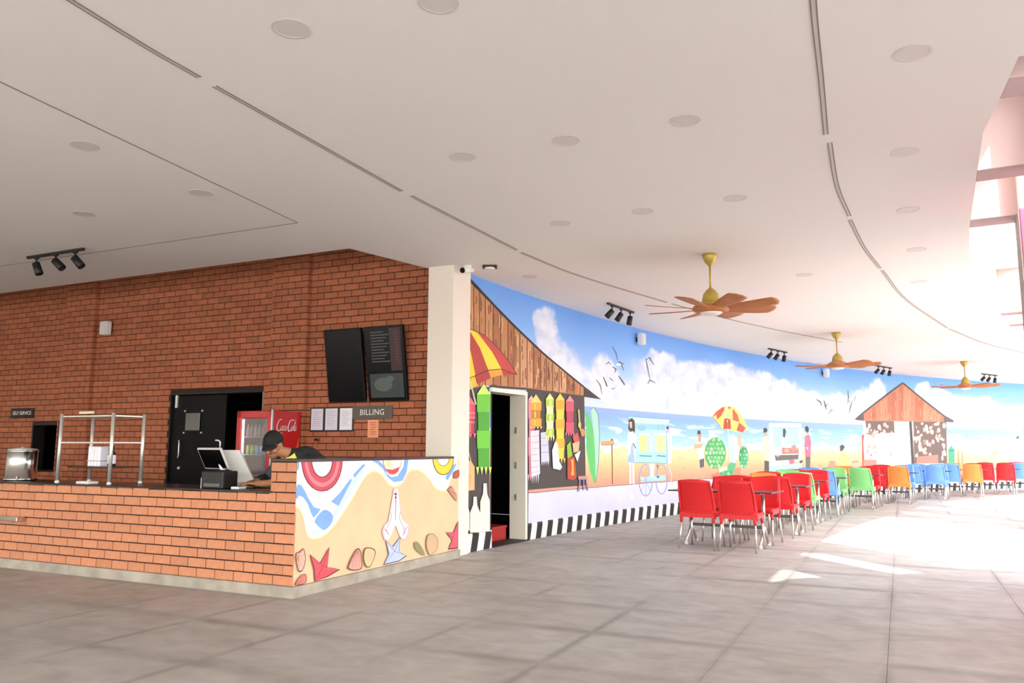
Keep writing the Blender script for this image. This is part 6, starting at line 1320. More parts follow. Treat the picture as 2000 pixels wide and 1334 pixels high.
for row in range(0, 48):
    z = .01+row*BHT
    if z > 4.2: break
    segs = []; x = -9.9-(BLN/2 if row % 2 else 0)
    while x < -.36:
        segs.append((x, x+BLN-JT)); x += BLN
    cutsx = sorted([p for ab in PIL for p in ab]+([DR[0], DR[1]] if z < DR[2]-.02 else [])+([WN[0], WN[1]] if WN[2]-.06 < z < WN[3]-.02 else [])+[-.37])
    out = []
    for a, b in segs:
        parts = [(a, b)]
        for c in cutsx:
            nx = []
            for p, q in parts:
                if p < c < q: nx += [(p, c-.003), (c+.003, q)]
                else: nx.append((p, q))
            parts = nx
        out += [p for p in parts if p[1]-p[0] > .02]
    for a, b in out:
        mx = (a+b)/2
        if mx > -.37 or mx < -9.9: continue
        if DR[0] < mx < DR[1] and z < DR[2]-.02: continue
        if WN[0] < mx < WN[1] and WN[2]-.06 < z < WN[3]-.02: continue
        y = BY-(PD if any(p < mx < q for p, q in PIL) else 0)
        vis = z > .8 and (z > 1.1 or mx < -1.2) and z < 3.95
        w = bw(mx, y, z); bricks.append((0 if vis else 1, w.length - (.0 if b-a > .15 else -2), a, b, y, z))
bricks.sort()
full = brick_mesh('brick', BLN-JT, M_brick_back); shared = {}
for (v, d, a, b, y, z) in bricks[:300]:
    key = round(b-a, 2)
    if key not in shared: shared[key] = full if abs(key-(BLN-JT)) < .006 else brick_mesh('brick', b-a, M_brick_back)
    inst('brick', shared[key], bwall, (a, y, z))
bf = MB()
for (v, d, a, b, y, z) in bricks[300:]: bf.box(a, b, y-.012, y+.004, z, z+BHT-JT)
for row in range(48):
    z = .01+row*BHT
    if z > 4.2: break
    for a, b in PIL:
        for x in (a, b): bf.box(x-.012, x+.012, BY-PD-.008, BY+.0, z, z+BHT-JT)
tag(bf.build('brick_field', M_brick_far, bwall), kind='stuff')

# ---- low counter wall with brick facing, corner pier and painted side
cw = empty('wall_counter', C0, BA); tag(cw, 'low brick counter wall with a painted side at the billing corner', kind='structure')
HB, HT, PLZ = .875, 1.165, .095; PX = -.29
c_ = MB(); c_.box(-12.8, -.012, .012, .22, PLZ-.02, HB); c_.box(PX+.005, -.012, .012, .22, HB, HT); c_.build('mortar_bed', M_mortar, cw)
c_ = MB(); c_.box(-.20, 0, .013, 2.9, PLZ, HT)
M_sand = mat('painted_sand', 'e6c197', .65, vary=.05, scale=3)
side = c_.build('painted_panel', M_sand, cw)
c_ = MB(); c_.box(-12.8, .035, -.035, .22, 0, PLZ); c_.box(-.2, .035, .22, 2.9, 0, PLZ); c_.build('plinth', M_conc, cw)
fullc = brick_mesh('brick', BLN-JT, M_brick); sharedc = {}
M_b = M_brick
for row in range(0, 13):
    z = PLZ+.002+row*BHT; top = HT if True else HB
    if z+BHT-JT > HT+.02: break
    x = -.002 if row % 2 == 0 else -.002-BLN*.5
    ends = []
    if row % 2: ends.append((-.002-BLN*.5+JT*.5, -.002))
    while x > -5.4:
        ends.append((x-BLN+JT, x)); x -= BLN
    for a, b in ends:
        if row >= 9:
            if b < PX: continue
            a = max(a, PX)
            if b-a < .03: continue
        key = round(b-a, 2)
        if key not in sharedc: sharedc[key] = fullc if abs(key-(BLN-JT)) < .006 else brick_mesh('brick', b-a, M_brick)
        o = inst('brick', sharedc[key], cw, (a, .012, z))
        if z+BHT-JT > HT: o.scale = (1, 1, (HT-z)/(BHT-JT))
art_mesh_parent = cw
for ia, (nm, sh) in enumerate(COUNTER_ART.items()): art_mesh(nm, sh, lambda y, z, o: Vector((o, min(max(y, .002), 2.898), min(max(z, PLZ+.002), HT-.002))), cw, None, lay=.0001, base=.0012+.0022*ia)
ct = empty('counter_worktop', C0, BA); tag(ct, 'black granite worktop on the low brick counter', 'counter top')
MB().bbox(-12.8, PX-.005, .0, .62, HB, HB+.03, .004).build('worktop_slab', M_granite, ct)
MB().bbox(-12.8, PX-.005, .60, .62, HB-.04, HB, .004).build('edge_strip', M_granite, ct)
ct2 = empty('ledge_top', C0, BA); tag(ct2, 'thin black granite ledge capping the painted side wall', 'counter top')
MB().bbox(-.23, .012, .0, 2.77, HT, HT+.028, .004).build('ledge_slab', M_granite, ct2)
MB().bbox(PX-.01, -.23, .0, .24, HT, HT+.028, .004).build('return_slab', M_granite, ct2)
MB().box(-12.6, PX-.05, .225, .58, .0, HB).build('carcass', M_blackm, cw)

# ---- white pillar at the end of the ledge
pl = MB().bbox(-.40, -.035, 2.78, 3.22, 0, 4.3, .006).build('pillar', mat('pillar_cream', 'e9dfd0', .75), loc=C0, rotz=BA); tag(pl, 'cream square pillar between brick wall and mural', kind='structure')

# ---- kitchen shell behind both walls (dark rooms)
def poly_wall(mb, pts, z0, z1, t=.12):
    for (a, b) in zip(pts, pts[1:]):
        a, b = Vector(a), Vector(b); d = (b-a).normalized(); nn = Vector((-d.y, d.x))*t
        q = [a, b, b+nn, a+nn]; mb.prism([(p.x, p.y) for p in q], z0, z1)
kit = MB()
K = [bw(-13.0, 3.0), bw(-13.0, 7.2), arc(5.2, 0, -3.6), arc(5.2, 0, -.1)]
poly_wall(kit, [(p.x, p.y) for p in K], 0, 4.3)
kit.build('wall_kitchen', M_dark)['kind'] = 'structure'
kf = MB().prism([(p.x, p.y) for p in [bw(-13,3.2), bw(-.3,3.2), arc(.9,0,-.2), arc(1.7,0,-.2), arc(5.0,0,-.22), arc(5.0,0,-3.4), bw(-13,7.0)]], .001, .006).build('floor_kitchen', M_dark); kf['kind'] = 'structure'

# ---- ceiling, roof, pergola
EDGE = [(2.91,4.34),(3.14,4.90),(3.36,5.46),(3.68,6.07),(4.00,6.67),(4.31,7.26),(4.62,7.84),(5.0,8.52),(5.4,9.2),(5.83,9.89),(6.28,10.57),(6.98,11.58),(7.7,12.58),(8.43,13.52),(9.73,15.3),(11.6,17.45),(13.6,19.4),(16,21.2),(19,23.0),(22.5,24.6),(26,25.7)]
near_edge = [(11.0,0.2)]
wall_pts = [arc(s, 0, -.02) for s in [0.05+i*.5 for i in range(int((S_END-.2)/.5)+1)]]
def xy(p): return (p[0], p[1])
ceil_poly = [xy(bw(-13.1,-16)), xy(bw(-13.1,1.57)), xy(bw(-.71,1.57)), xy(bw(-.40,2.99)), xy(bw(-.02,2.99))]+[xy(p) for p in wall_pts]+EDGE[::-1]+[(11.0,.2),(9.5,-9.0)]
def slab(name, poly, z0, z1, m):
    bm = bmesh.new(); f = bm.faces.new([bm.verts.new((x, y, z0)) for x, y in poly])
    r = bmesh.ops.extrude_face_region(bm, geom=[f]); 
    for v in [e for e in r['geom'] if isinstance(e, bmesh.types.BMVert)]: v.co.z = z1
    bmesh.ops.triangulate(bm, faces=[f for f in bm.faces if len(f.verts) > 4]); bmesh.ops.recalc_face_normals(bm, faces=bm.faces[:])
    mb = MB(); mb.bm(bm); return mb.build(name, m)
ceiling = slab('ceiling', ceil_poly, HC, HC+.06, M_ceil); tag(ceiling, kind='structure')
def offs(k):
    r = []
    for i, p in enumerate(EDGE):
        a, b = EDGE[max(i-1,0)], EDGE[min(i+1,len(EDGE)-1)]; d = Vector((b[0]-a[0], b[1]-a[1])).normalized(); r.append((p[0]+d.y*k, p[1]-d.x*k))
    return r
roof_poly = [xy(bw(-13.1,-16)), xy(bw(-13.1,7.4)), xy(arc(5.4,0,-3.8))]+[xy(arc(s,0,-.3)) for s in [5.6+i*1.0 for i in range(int(S_END-5.6))]]+offs(.40)[::-1]+[(11.0,.2),(9.5,-9.0)]
rf = slab('roof', roof_poly, 4.28, 4.42, mat('roof_concrete', 'd8d2ca', .9)); tag(rf, kind='structure')
fas = MB()
for a, b in zip(EDGE, EDGE[1:]):
    d = Vector((b[0]-a[0], b[1]-a[1])).normalized(); nn = Vector((-d.y, d.x))*.1; fas.prism([a, b, (b[0]+nn.x, b[1]+nn.y), (a[0]+nn.x, a[1]+nn.y)], HC+.059, 4.28)
fas.build('trim_1', M_white)['kind'] = 'structure'
# wall on the far left
wl = MB().prism([xy(bw(-13.2,-16)), xy(bw(-13.0,-16)), xy(bw(-13.0,3.0)), xy(bw(-13.2,3.0))], 0, 4.3).build('wall_left', M_white); tag(wl, kind='structure')
# radial beams carried by pink fin columns
M_pink = mat('pink_render', 'c65a80', .6, vary=.04, scale=3); M_pinkl = mat('pink_render_light', 'e58fb0', .6); M_fin = mat('fin_grey', 'a89a94', .7)
def edge_pt(s):
    acc = 0
    for a, b in zip(EDGE, EDGE[1:]):
        L = math.dist(a, b)
        if acc+L >= s:
            t = (s-acc)/L; d = Vector((b[0]-a[0], b[1]-a[1]))/L; return Vector((a[0]+(b[0]-a[0])*t, a[1]+(b[1]-a[1])*t)), d
        acc += L
beams = []
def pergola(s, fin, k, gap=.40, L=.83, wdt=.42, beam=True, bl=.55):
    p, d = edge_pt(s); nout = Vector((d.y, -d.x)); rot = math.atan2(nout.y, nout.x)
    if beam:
        b = MB().bbox(.0, bl, -.16, .16, HC, 4.28, .006).build('beam', mat('beam_pink_dulled','cdb4b2',.8), loc=(p.x, p.y, 0), rotz=rot); b['kind'] = 'structure'  # pinkish paint, dulled so the sunlit faces carry shade in their colour
    if fin:
        r = empty('fin_column', (p.x+nout.x*gap, p.y+nout.y*gap, 0), rot)
        MB().bbox(0, L, -wdt/2, wdt/2, 0, HC+.02, .006).build('shaft', M_pink, r)
        MB().bbox(0, L, -wdt/2, wdt/2, HC+.02, 6.2, .006).build('shadow_riser', M_white, r)  # extra height added so the column shadows reach farther across the floor
        MB().box(-.012, .0, -wdt/2+.01, wdt/2-.01, .05, HC).build('inner_face', M_fin, r)
        MB().box(.08, L-.06, -wdt/2-.012, -wdt/2, .3, 3.1).build('face_panel', M_pinkl, r)
        tag(r, None, kind='structure')
        return r
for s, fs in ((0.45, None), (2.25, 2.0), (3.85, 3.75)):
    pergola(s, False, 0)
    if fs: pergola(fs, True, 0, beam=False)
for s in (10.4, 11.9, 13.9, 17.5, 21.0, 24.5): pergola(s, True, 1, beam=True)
# added slab over the near side, its edge shaped to cut off the sun patches
slab('roof_sun_blocker', [(3.80,5.19),(5.46,5.63),(13.0,7.6),(13.0,-2.5),(2.6,3.2),(2.7,4.3)], 4.0, 4.12, M_white)['kind'] = 'structure'

# ceiling joints and slot diffusers
M_slot = mat('slot_dark', '847c72', .7); M_slotl = mat('slot_rim', 'cfc8bf', .6)
trimn = [2]
def strip_path(pts, w, m, parent=ceiling, name='groove', z0=HC-.003, z1=HC+.001):
    mb = MB()
    for a, b in zip(pts, pts[1:]):
        a, b = Vector(a), Vector(b); d = (b-a).normalized(); nn = Vector((-d.y, d.x))*w/2
        mb.prism([xy(a-nn), xy(b-nn), xy(b+nn), xy(a+nn)], z0, z1)
    return mb.build(name, m, parent)
def smooth(pts, n=6):
    P = [Vector(p) for p in pts]; P = [P[0]*2-P[1]]+P+[P[-1]*2-P[-2]]; out = []
    for i in range(1, len(P)-2):
        a, b, c, d = P[i-1:i+3]
        for k in range(n): t = k/n; out.append(tuple(.5*((2*b)+(c-a)*t+(2*a-5*b+4*c-d)*t*t+(3*b-a-3*c+d)*t*t*t)))
    return out+[tuple(P[-2])]
def slot(pts):
    pts = smooth(pts)
    o = strip_path(pts, .034, M_slotl, name='slot_diffuser')
    def off(k):
        r = []
        for i, p in enumerate(pts):
            a = Vector(pts[max(i-1,0)]); b = Vector(pts[min(i+1,len(pts)-1)]); d = (b-a).normalized(); r.append((p[0]-d.y*k, p[1]+d.x*k))
        return r
    strip_path(off(.014), .007, M_slot, o, 'slot_line', HC-.005, HC); strip_path(off(-.014), .007, M_slot, o, 'slot_line', HC-.005, HC)
slot([(-3.4,.3),(-2.24,3.79),(-1.92,4.63)]); slot([(-1.87,4.75),(-.98,6.81)]); slot([(-.91,6.94),(.05,8.91)]); slot([(.10,9.03),(.75,10.1),(1.55,11.15),(2.4,12.2)]); slot([(2.5,12.32),(3.7,13.7),(5.2,15.2),(7.0,16.8)])
slot([(.6,1.2),(1.0,2.5),(1.51,3.76),(1.88,4.62),(2.25,5.49)]); slot([(2.34,5.65),(2.8,6.65),(3.27,7.52)]); slot([(3.33,7.65),(3.95,8.75),(4.6,9.78)]); slot([(4.68,9.9),(6.0,11.95),(8.1,14.71)]); slot([(8.2,14.83),(10.2,17.0),(12.5,19.0)])
gB = [bw(-.29,-2.64), bw(-.53,.49), bw(-5.27,.44), bw(-12,.42)]
gB = [Vector((-3.34,4.36)) + (Vector((-3.34,4.36))-Vector((-2.20,7.97)))*1.2, bw(-.53,.49).xy, bw(-5.27,.44).xy, bw(-12,.42).xy]
strip_path([xy(p) for p in gB], .010, M_slot)

# ================================================================== CEILING FITTINGS
M_dlr = mat('downlight_rim', 'd9d2cb', .5); M_dl = mat('downlight_lens', 'dcd6d2', .5)
dl = empty('downlight'); MB().lathe([(.104,-.0005),(.105,-.003),(.088,-.004),(.086,-.0025),(.104,-.0005)], 28, smooth=False).build('rim', M_dlr, dl); MB().lathe([(.001,-.0026),(.086,-.0026),(.086,-.001),(.001,-.001)], 24, smooth=False).build('lens', M_dl, dl)
DL = [(-1.20,4.06,'large in view near the top edge, left of the ceiling centre'),(-.38,3.80,'cut by the top edge of the picture'),(-3.22,5.77,'inside the grooved corner, nearest the left edge'),(-2.78,6.89,'inside the grooved corner, nearest its tip'),(-4.17,7.55,'inside the grooved corner, above the track spotlights'),(-.39,5.97,'left end of the row of three mid ceiling'),(.39,5.63,'middle of the row of three mid ceiling'),(1.19,5.26,'right end of the row of three mid ceiling'),(2.28,4.30,'large and pale near the top right corner'),(2.98,5.83,'right of the long slot, second from the top'),(2.01,6.98,'right end of the second row, left of the slot'),(1.24,7.40,'middle of the second row'),(.48,7.82,'left end of the second row'),(3.74,7.32,'right of the long slot, third from the top'),(4.58,8.83,'right of the long slot, fourth from the top'),(3.80,10.19,'between the first fan and the long slot'),(.23,10.35,'close to the mural left of the track spotlights'),(5.5,10.6,'right of the long slot, fifth from the top')]
for i, (x, y, t) in enumerate(DL):
    o = dl if i == 0 else copy_tree(dl); o.location = (x, y, HC)
    tag(o, 'round recessed ceiling downlight, '+t, 'downlight', 'recessed downlights in the ceiling')

M_fanw = mat('fan_wood', 'b9723f', .5, vary=.12, scale=6); M_brass = mat('fan_brass', 'b9a24c', .4, .35); M_fanl = mat('fan_lamp', 'ece8e0', .4)
def make_fan():
    r = empty('ceiling_fan')
    MB().lathe([(.01,0),(.085,0),(.085,-.03),(.06,-.09),(.03,-.125),(.016,-.14)], 24).build('canopy', M_brass, r)
    MB().tube([(0,0,-.12),(0,0,-.42)], .012, 10).build('rod', M_brass, r)
    MB().lathe([(.02,-.40),(.045,-.42),(.085,-.47),(.10,-.53),(.10,-.56),(.155,-.585),(.165,-.60),(.15,-.62)], 28).build('motor_cap', M_brass, r)
    MB().lathe([(.15,-.60),(.20,-.615),(.215,-.64),(.20,-.67),(.14,-.69)], 28).build('motor_housing', M_fanw, r)
    MB().lathe([(.02,-.725),(.09,-.715),(.125,-.695),(.13,-.685),(.05,-.68)], 28).build('lamp', M_fanl, r)
    def bl(u, v):
        x = .12+.66*u; w = (.055+.055*math.sin(min(u*1.15, 1)*math.pi/2))*(1 if u < .93 else math.sqrt(max(0.02, 1-((u-.93)/.075)**2)))
        y = (v-.5)*2*w; return (x, y, -.645-math.tan(math.radians(11))*y+.02*u*u)
    me = MB(); me.grid(bl, 16, 4); b0 = me.build('blade', M_fanw, r); solid(b0, .008)
    for k in range(1, 8):
        b = b0.copy(); COL.objects.link(b); b.parent = r; b.rotation_euler[2] = k*math.pi/4
    return r
fan = make_fan()
for i, (x, y, rz, t) in enumerate([(2.30,9.10,.14,'nearest the camera'),(6.32,15.42,.42,'middle one of three in the row'),(11.66,20.49,.3,'farthest, small beside the far track lights')]):
    o = fan if i == 0 else copy_tree(fan); o.location = (x, y, HC); o.rotation_euler[2] = rz
    tag(o, 'ceiling fan with brown wooden blades, '+t, 'fan', 'brown ceiling fans')

def make_track(angs):
    r = empty('track_spotlight')
    MB().bbox(-.5, .5, -.018, .018, -.03, 0, .003).build('rail', M_blackm, r)
    for k, (x, yaw, tilt) in enumerate(angs):
        h = MB(); h.box(x-.03, x+.03, -.014, .014, -.05, -.03); h.tube([(x,0,-.05),(x,0,-.10)], .010, 8); h.build('stem', M_blackm, r)
        Mx = Matrix.Translation((x, 0, -.11)) @ Matrix.Rotation(yaw, 4, 'Z') @ Matrix.Rotation(tilt, 4, 'X')
        hd = MB(); hd.lathe([(.02,.02),(.043,.012),(.045,-.13),(.040,-.135),(.036,-.12),(.01,-.118)], 20, Mx); h2 = hd.build('spot_head', M_blackm, r)
        MB().lathe([(.004,-.116),(.034,-.117),(.034,-.1155),(.004,-.1155)], 16, Mx).build('spot_lens', M_grey, h2)
    return r
tr = make_track([(-.33,-1.2,.40),(.02,-1.3,.85),(.36,-1.2,.75)]); tr.location = bw(-3.94,.26,HC); tr.rotation_euler[2] = BA; tr.scale = (1,1,1)
tag(tr, 'black three-head track spotlight hanging over the brick counter', 'spotlight', 'black track spotlights')
for (px, py, qx, qy, t) in [(1.72,11.95,2.18,12.75,'above the birds left of the nearest fan'),(0,0,0,0,'')][:1]: pass
def track_at(x, y, rz, t):
    o = make_track([(-.34,.35,.75),(.0,.3,.6),(.36,0,.2)]); o.location = (x, y, HC); o.rotation_euler[2] = rz
    tag(o, 'black three-head track spotlight before the mural, '+t, 'spotlight', 'black track spotlights')
TRK = [(1.75,12.65,'nearest, left of the first fan'),(6.10,18.2,'between the first and second fans'),(10.2,21.8,'above the painted far hut'),(14.4,24.0,'farthest, beside the last fan')]
TRK_ROT = [math.radians(a) for a in (58, 48, 42, 36)]
for (x, y, t), r_ in zip(TRK, TRK_ROT): track_at(x, y, r_, t)

# ---- CCTV camera and small ceiling box
cc = empty('security_camera', (-.55, 9.72, HC)); tag(cc, 'white bullet security camera fixed at the ceiling above the pillar', 'camera')
MB().lathe([(.01,0),(.05,0),(.05,-.02),(.02,-.035)], 20).build('mount', M_wplast, cc); MB().tube([(0,0,-.02),(-.02,-.03,-.06)], .015, 8).build('arm', M_wplast, cc)
MB().tube([(.05,.06,-.035),(-.06,-.07,-.075)], .04, 16).build('housing', M_wplast, cc); MB().tube([(-.06,-.07,-.075),(-.075,-.085,-.081)], [.036,.03], 16).build('lens', M_black, cc)
cb = empty('ceiling_sensor', (-.28, 9.72, HC)); tag(cb, 'flat dark ceiling sensor box with a white underside next to the camera', 'sensor')
MB().bbox(-.09,.09,-.05,.05,-.035,0,.006).build('body', M_blackm, cb); MB().lathe([(.005,-.05),(.06,-.045),(.07,-.034),(.07,-.03)], 20).build('cover', M_wplast, cb)

# ---- wall speakers
M_spk = mat('speaker_white', 'eeece8', .5)
def speaker(name_loc, rz, lbl):
    r = empty('wall_speaker', name_loc, rz)
    MB().bbox(-.075,.075,-.16,-.05,-.11,.11,.02).build('cabinet', M_spk, r); MB().bbox(-.065,.065,-.166,-.158,-.10,.10,.003).build('grille', mat('speaker_grille','d6d4d0',.7), r); MB().box(-.02,.02,-.05,0,-.04,.04).build('bracket', M_blackm, r)
    tag(r, lbl, 'speaker', 'white wall speakers')
for s, l in ((5.70,'white box speaker high on the mural below the first track spotlight'),(14.73,'small white box speaker high on the mural near the second fan')):
    p = arc(s, 3.32, 0); speaker(p, arc_rot(s)-math.pi/2, l)
speaker(bw(-6.47, BY, 3.16), BA, 'white box speaker on the dark brick wall')

# ================================================================== DINING ROW
def plast(n, c): return mat('plastic_'+n, c, .42, spec=.4)
CH = {'red': plast('red','d8262b'), 'green': plast('green','8ad281'), 'blue': plast('blue','6c9ee8'), 'orange': plast('orange','f3934a')}
def make_chair(colname):
    m = CH[colname]; r = empty(colname+'_chair')        # seat faces +y, rear legs at y = 0
    def back(u, v):
        w = .225-.012*v; x = (u-.5)*2*w; z = .40+.43*v
        edge = (2*u-1)**2; y = .035-.135*v*(.6+.4*v)+.035*edge-.0
        if v > .9: z -= .02*edge
        return (x, y, z)
    b = MB().grid(back, 12, 10).build('backrest', m, r); solid(b, .016)
    for sx in (-1, 1):
        fl = MB(); fl.tube([(sx*.222,.055,.36),(sx*.224,.058,.46),(sx*.218,-.015,.68),(sx*.205,-.075,.80)], [.022,.019,.015,.010], 8, sx=.8); fl.build('back_rail', m, b)
    def seat(u, v):
        x = (u-.5)*2*(.225+.01*v); y = .02+.44*v; e = (2*u-1)**2
        return (x, y, .435-.018*math.sin(math.pi*v)+.010*e-(.03*((v-.85)/.15)**2 if v > .85 else 0))
    s = MB().grid(seat, 10, 10).build('seat', m, r); solid(s, .02)
    ap = MB(); ap.box(-.225,.225,.02,.045,.375,.43); ap.box(-.225,.225,.40,.425,.385,.42); ap.box(-.23,-.205,.03,.42,.38,.425); ap.box(.205,.23,.03,.42,.38,.425); ap.build('apron', m, s)
    legs = [((-.21,.05,.40),(-.235,-.02,0)),((.21,.05,.40),(.235,-.02,0)),((-.205,.40,.40),(-.225,.45,0)),((.205,.40,.40),(.225,.45,0))]
    for a, c in legs:
        l = MB().tube([a, c], .0135, 10).build('leg', M_chrome, r)
        mid = [a[i]+(c[i]-a[i])*.22 for i in range(3)]; MB().tube([a, mid], [.022,.018], 10).build('leg_socket', m, l)
    return r
M_ttop = mat('table_top', '4a4a4c', .18, spec=.6); M_tedge = mat('table_edge', '2b2b2c', .4); M_foot = mat('foot_cap_white', 'dedad4', .4); M_bar = mat('stretcher_grey', '55534f', .5)
def make_table():
    r = empty('dining_table')                             # long axis x, 1.4 by 0.7
    MB().bbox(-.70,.70,-.35,.35,.715,.728,.004).build('table_edge', M_tedge, r); MB().bbox(-.698,.698,-.348,.348,.728,.733,.002).build('table_top', M_ttop, r)
    for x in (-.50, .50):
        p = MB(); p.tube([(x,0,.715),(x,0,.25)], .022, 12); p.bbox(x-.03,x+.03,-.24,.24,.70,.716,.004); p = p.build('pedestal', M_chrome, r)
        f = MB()
        for sy in (-1, 1): f.tube([(x,0,.28),(x,sy*.06,.20),(x,sy*.22,.03)], [.020,.020,.017], 10)
        f.build('fork_foot', M_chrome, p)
        for sy in (-1, 1): MB().lathe([(.022,0),(.026,.01),(.024,.045),(.012,.055)], 12, Matrix.Translation((x, sy*.225, 0))).build('foot_cap', M_foot, p)
    MB().bbox(-.50,.50,-.015,.015,.235,.275,.004).build('stretcher', M_bar, r)
    return r
protos = {c: make_chair(c) for c in CH}; tproto = make_table(); used = set()
def put_chair(c, loc, rz, lbl):
    o = protos[c] if c not in used else copy_tree(protos[c]); used.add(c)
    o.location = loc; o.rotation_euler[2] = rz; o.scale = (1.0, 1.06, 1.08); tag(o, lbl, 'chair', c+' plastic dining chairs')
# outer pedestal positions; near-outer, near-inner, far-outer, far-inner chair colours
TAX = math.radians(-31)
TBL = [(3.36,10.85,'red','red','red','red'),(4.42,12.55,'red','red','red','orange'),(5.52,14.6,'green','red','red','green'),(6.55,16.25,'blue','red','green','blue'),(8.0,17.95,'green','green','red','orange'),(9.7,19.75,'orange','red','blue','red'),(11.35,21.25,'blue','blue','blue','blue'),(13.05,22.55,'orange','blue','red','orange'),(14.7,23.75,'red','red','red','red'),(16.3,24.75,'blue','blue','blue','red')]
ORD = ['first','second','third','fourth','fifth','sixth','seventh','eighth','ninth','tenth']
for k, (x, y, a, b, c, d) in enumerate(TBL):
    ax = Vector((math.cos(TAX), math.sin(TAX))); tn = Vector((-ax.y, ax.x)); ctr = Vector((x, y))-ax*.5
    t = tproto if k == 0 else copy_tree(tproto); t.location = (ctr.x, ctr.y, 0); t.rotation_euler[2] = TAX
    tag(t, 'dark topped dining table with chrome legs, '+ORD[k]+' in the row from the camera', 'table', 'dining tables along the mural')
    j = lambda: rnd.uniform(-.008, .008)
    for col_, off, sgn, w in ((a, .34, -1, 'near side, sunny end'), (b, -.19, -1, 'near side, mural end'), (c, .34, 1, 'far side, sunny end'), (d, -.19, 1, 'far side, mural end')):
        p = ctr+ax*(off+j())+tn*sgn*(.70+j()); rz = TAX if sgn < 0 else TAX+math.pi
        put_chair(col_, (p.x, p.y, 0), rz+j()*1.5, '%s plastic chair at the %s table of the row, %s' % (col_, ORD[k], w))
for c in CH:
    if c not in used:
        for ch in list(protos[c].children): bpy.data.objects.remove(ch, do_unlink=True)
        bpy.data.objects.remove(protos[c], do_unlink=True)

# ================================================================== BOOTH CONTENTS
def bthing(name, x, y, z, label, cat, rz=0.0, group=None):
    o = empty(name, bw(x, y, z), BA+rz); tag(o, label, cat, group); return o
WT = HB+.03
# ---- black kitchen door
d2 = empty('door_2', C0, BA); tag(d2, 'black double kitchen door in the brick wall, one leaf open', kind='structure')
MB().bbox(-5.045,-3.95,BY+.03,BY+.075,0,2.05,.004).build('door_leaf', M_black, d2)
MB().box(-5.05,-5.03,BY-.005,BY+.2,0,2.09).build('jamb', M_blackm, d2); MB().box(-3.24,-3.22,BY-.005,BY+.2,0,2.09).build('jamb', mat('jamb_steel','8a857c',.4,.6), d2); MB().box(-5.05,-3.22,BY-.005,BY+.2,2.065,2.09).build('lintel', M_blackm, d2)
MB().bbox(-3.30,-3.255,BY+.2,BY+1.1,0,2.05,.004).build('door_leaf', M_black, d2)
w_ = MB().bbox(-4.73,-4.44,BY+.008,BY+.022,1.53,1.79,.004).build('vision_panel', mat('vision_grey','6a6a6a',.25,.3), d2)
for x in (-4.76,-4.41):
    for z in (1.50,1.82): MB().lathe([(.006,0),(.016,.0),(.016,.012),(.010,.02)], 12, Matrix.Translation((x, BY+.03, z)) @ Matrix.Rotation(math.pi/2, 4, 'X')).build('standoff', M_steel, w_)
MB().tube([(-4.87,BY+.03,1.38),(-4.81,BY-.015,1.385),(-4.80,BY-.02,1.35),(-4.80,BY-.02,1.17),(-4.81,BY-.015,1.135),(-4.87,BY+.03,1.14)], .011, 10).build('pull_handle', M_steel, d2)
MB().bbox(-4.955,-4.915,BY-.0,BY+.03,1.87,2.06,.004).build('pivot_plate', M_steel, d2)
MB().lathe([(.004,0),(.028,0),(.028,.01),(.012,.03),(.004,.03)], 16, Matrix.Translation((-4.83,BY+.03,.98)) @ Matrix.Rotation(math.pi/2, 4, 'X')).build('lock', M_steel, d2)
# ---- serving hatch frame
hw = empty('window_1', C0, BA); tag(hw, 'dark serving hatch cut in the brick wall behind the steel rack', kind='structure')
hm = MB(); hm.box(WN[0],WN[0]+.03,BY-.006,BY+.2,WN[2],WN[3]); hm.box(WN[1]-.03,WN[1],BY-.006,BY+.2,WN[2],WN[3]); hm.box(WN[0],WN[1],BY-.006,BY+.2,WN[3]-.03,WN[3]); hm.build('hatch_frame', M_blackm, hw)
MB().box(WN[0],WN[1],BY-.03,BY+.2,WN[2]-.03,WN[2]).build('hatch_sill', M_granite, hw)

# ---- signs
M_sign = mat('sign_dark', '16110f', .45); M_signg = mat('sign_taupe', '5a5149', .5); M_lett = mat('letter_white', 'ece9e4', .5)
RX = Matrix.Rotation(math.pi/2, 4, 'X')
sg = bthing('self_service_sign', -8.51, BY-.02, 1.845, 'small black SELF SERVICE sign on the brick wall above the hatch', 'sign')
MB().bbox(-.30,.30,-.012,.008,-.085,.085,.003).build('board', M_sign, sg); text_mesh('lettering', 'SELF SERVICE', .085, M_lett, sg, Matrix.Translation((0,-.0135,0)) @ RX)
sg = bthing('billing_sign', -1.34, BY-.02, 1.745, 'brown BILLING sign on the brick wall right of the framed papers', 'sign')
MB().bbox(-.315,.315,-.012,.008,-.085,.085,.003).build('board', M_signg, sg); text_mesh('lettering', 'BILLING', .105, M_lett, sg, Matrix.Translation((0,-.0135,0)) @ RX, space=1.05)
nt_ = bthing('paper_notice', -1.33, BY-.014, 1.535, 'orange paper notice taped to the brick wall below the billing sign', 'notice')
MB().bbox(-.085,.085,-.002,.0,-.115,.115,.0006).build('sheet', mat('orange_paper','f0a17c',.8), nt_)
lm = MB(); 
for q in range(6): lm.box(-.05+.008*(q%3), .05-.012*(q%2), -.0035, -.002, .075-q*.03, .083-q*.03)
lm.build('print_lines', mat('print_red','b4533c',.8), nt_)
M_fr = mat('frame_black', '17141a', .4); M_pap = mat('paper_lilac', 'd9d6e2', .7); M_papw = mat('paper_white', 'eeeaf0', .7)
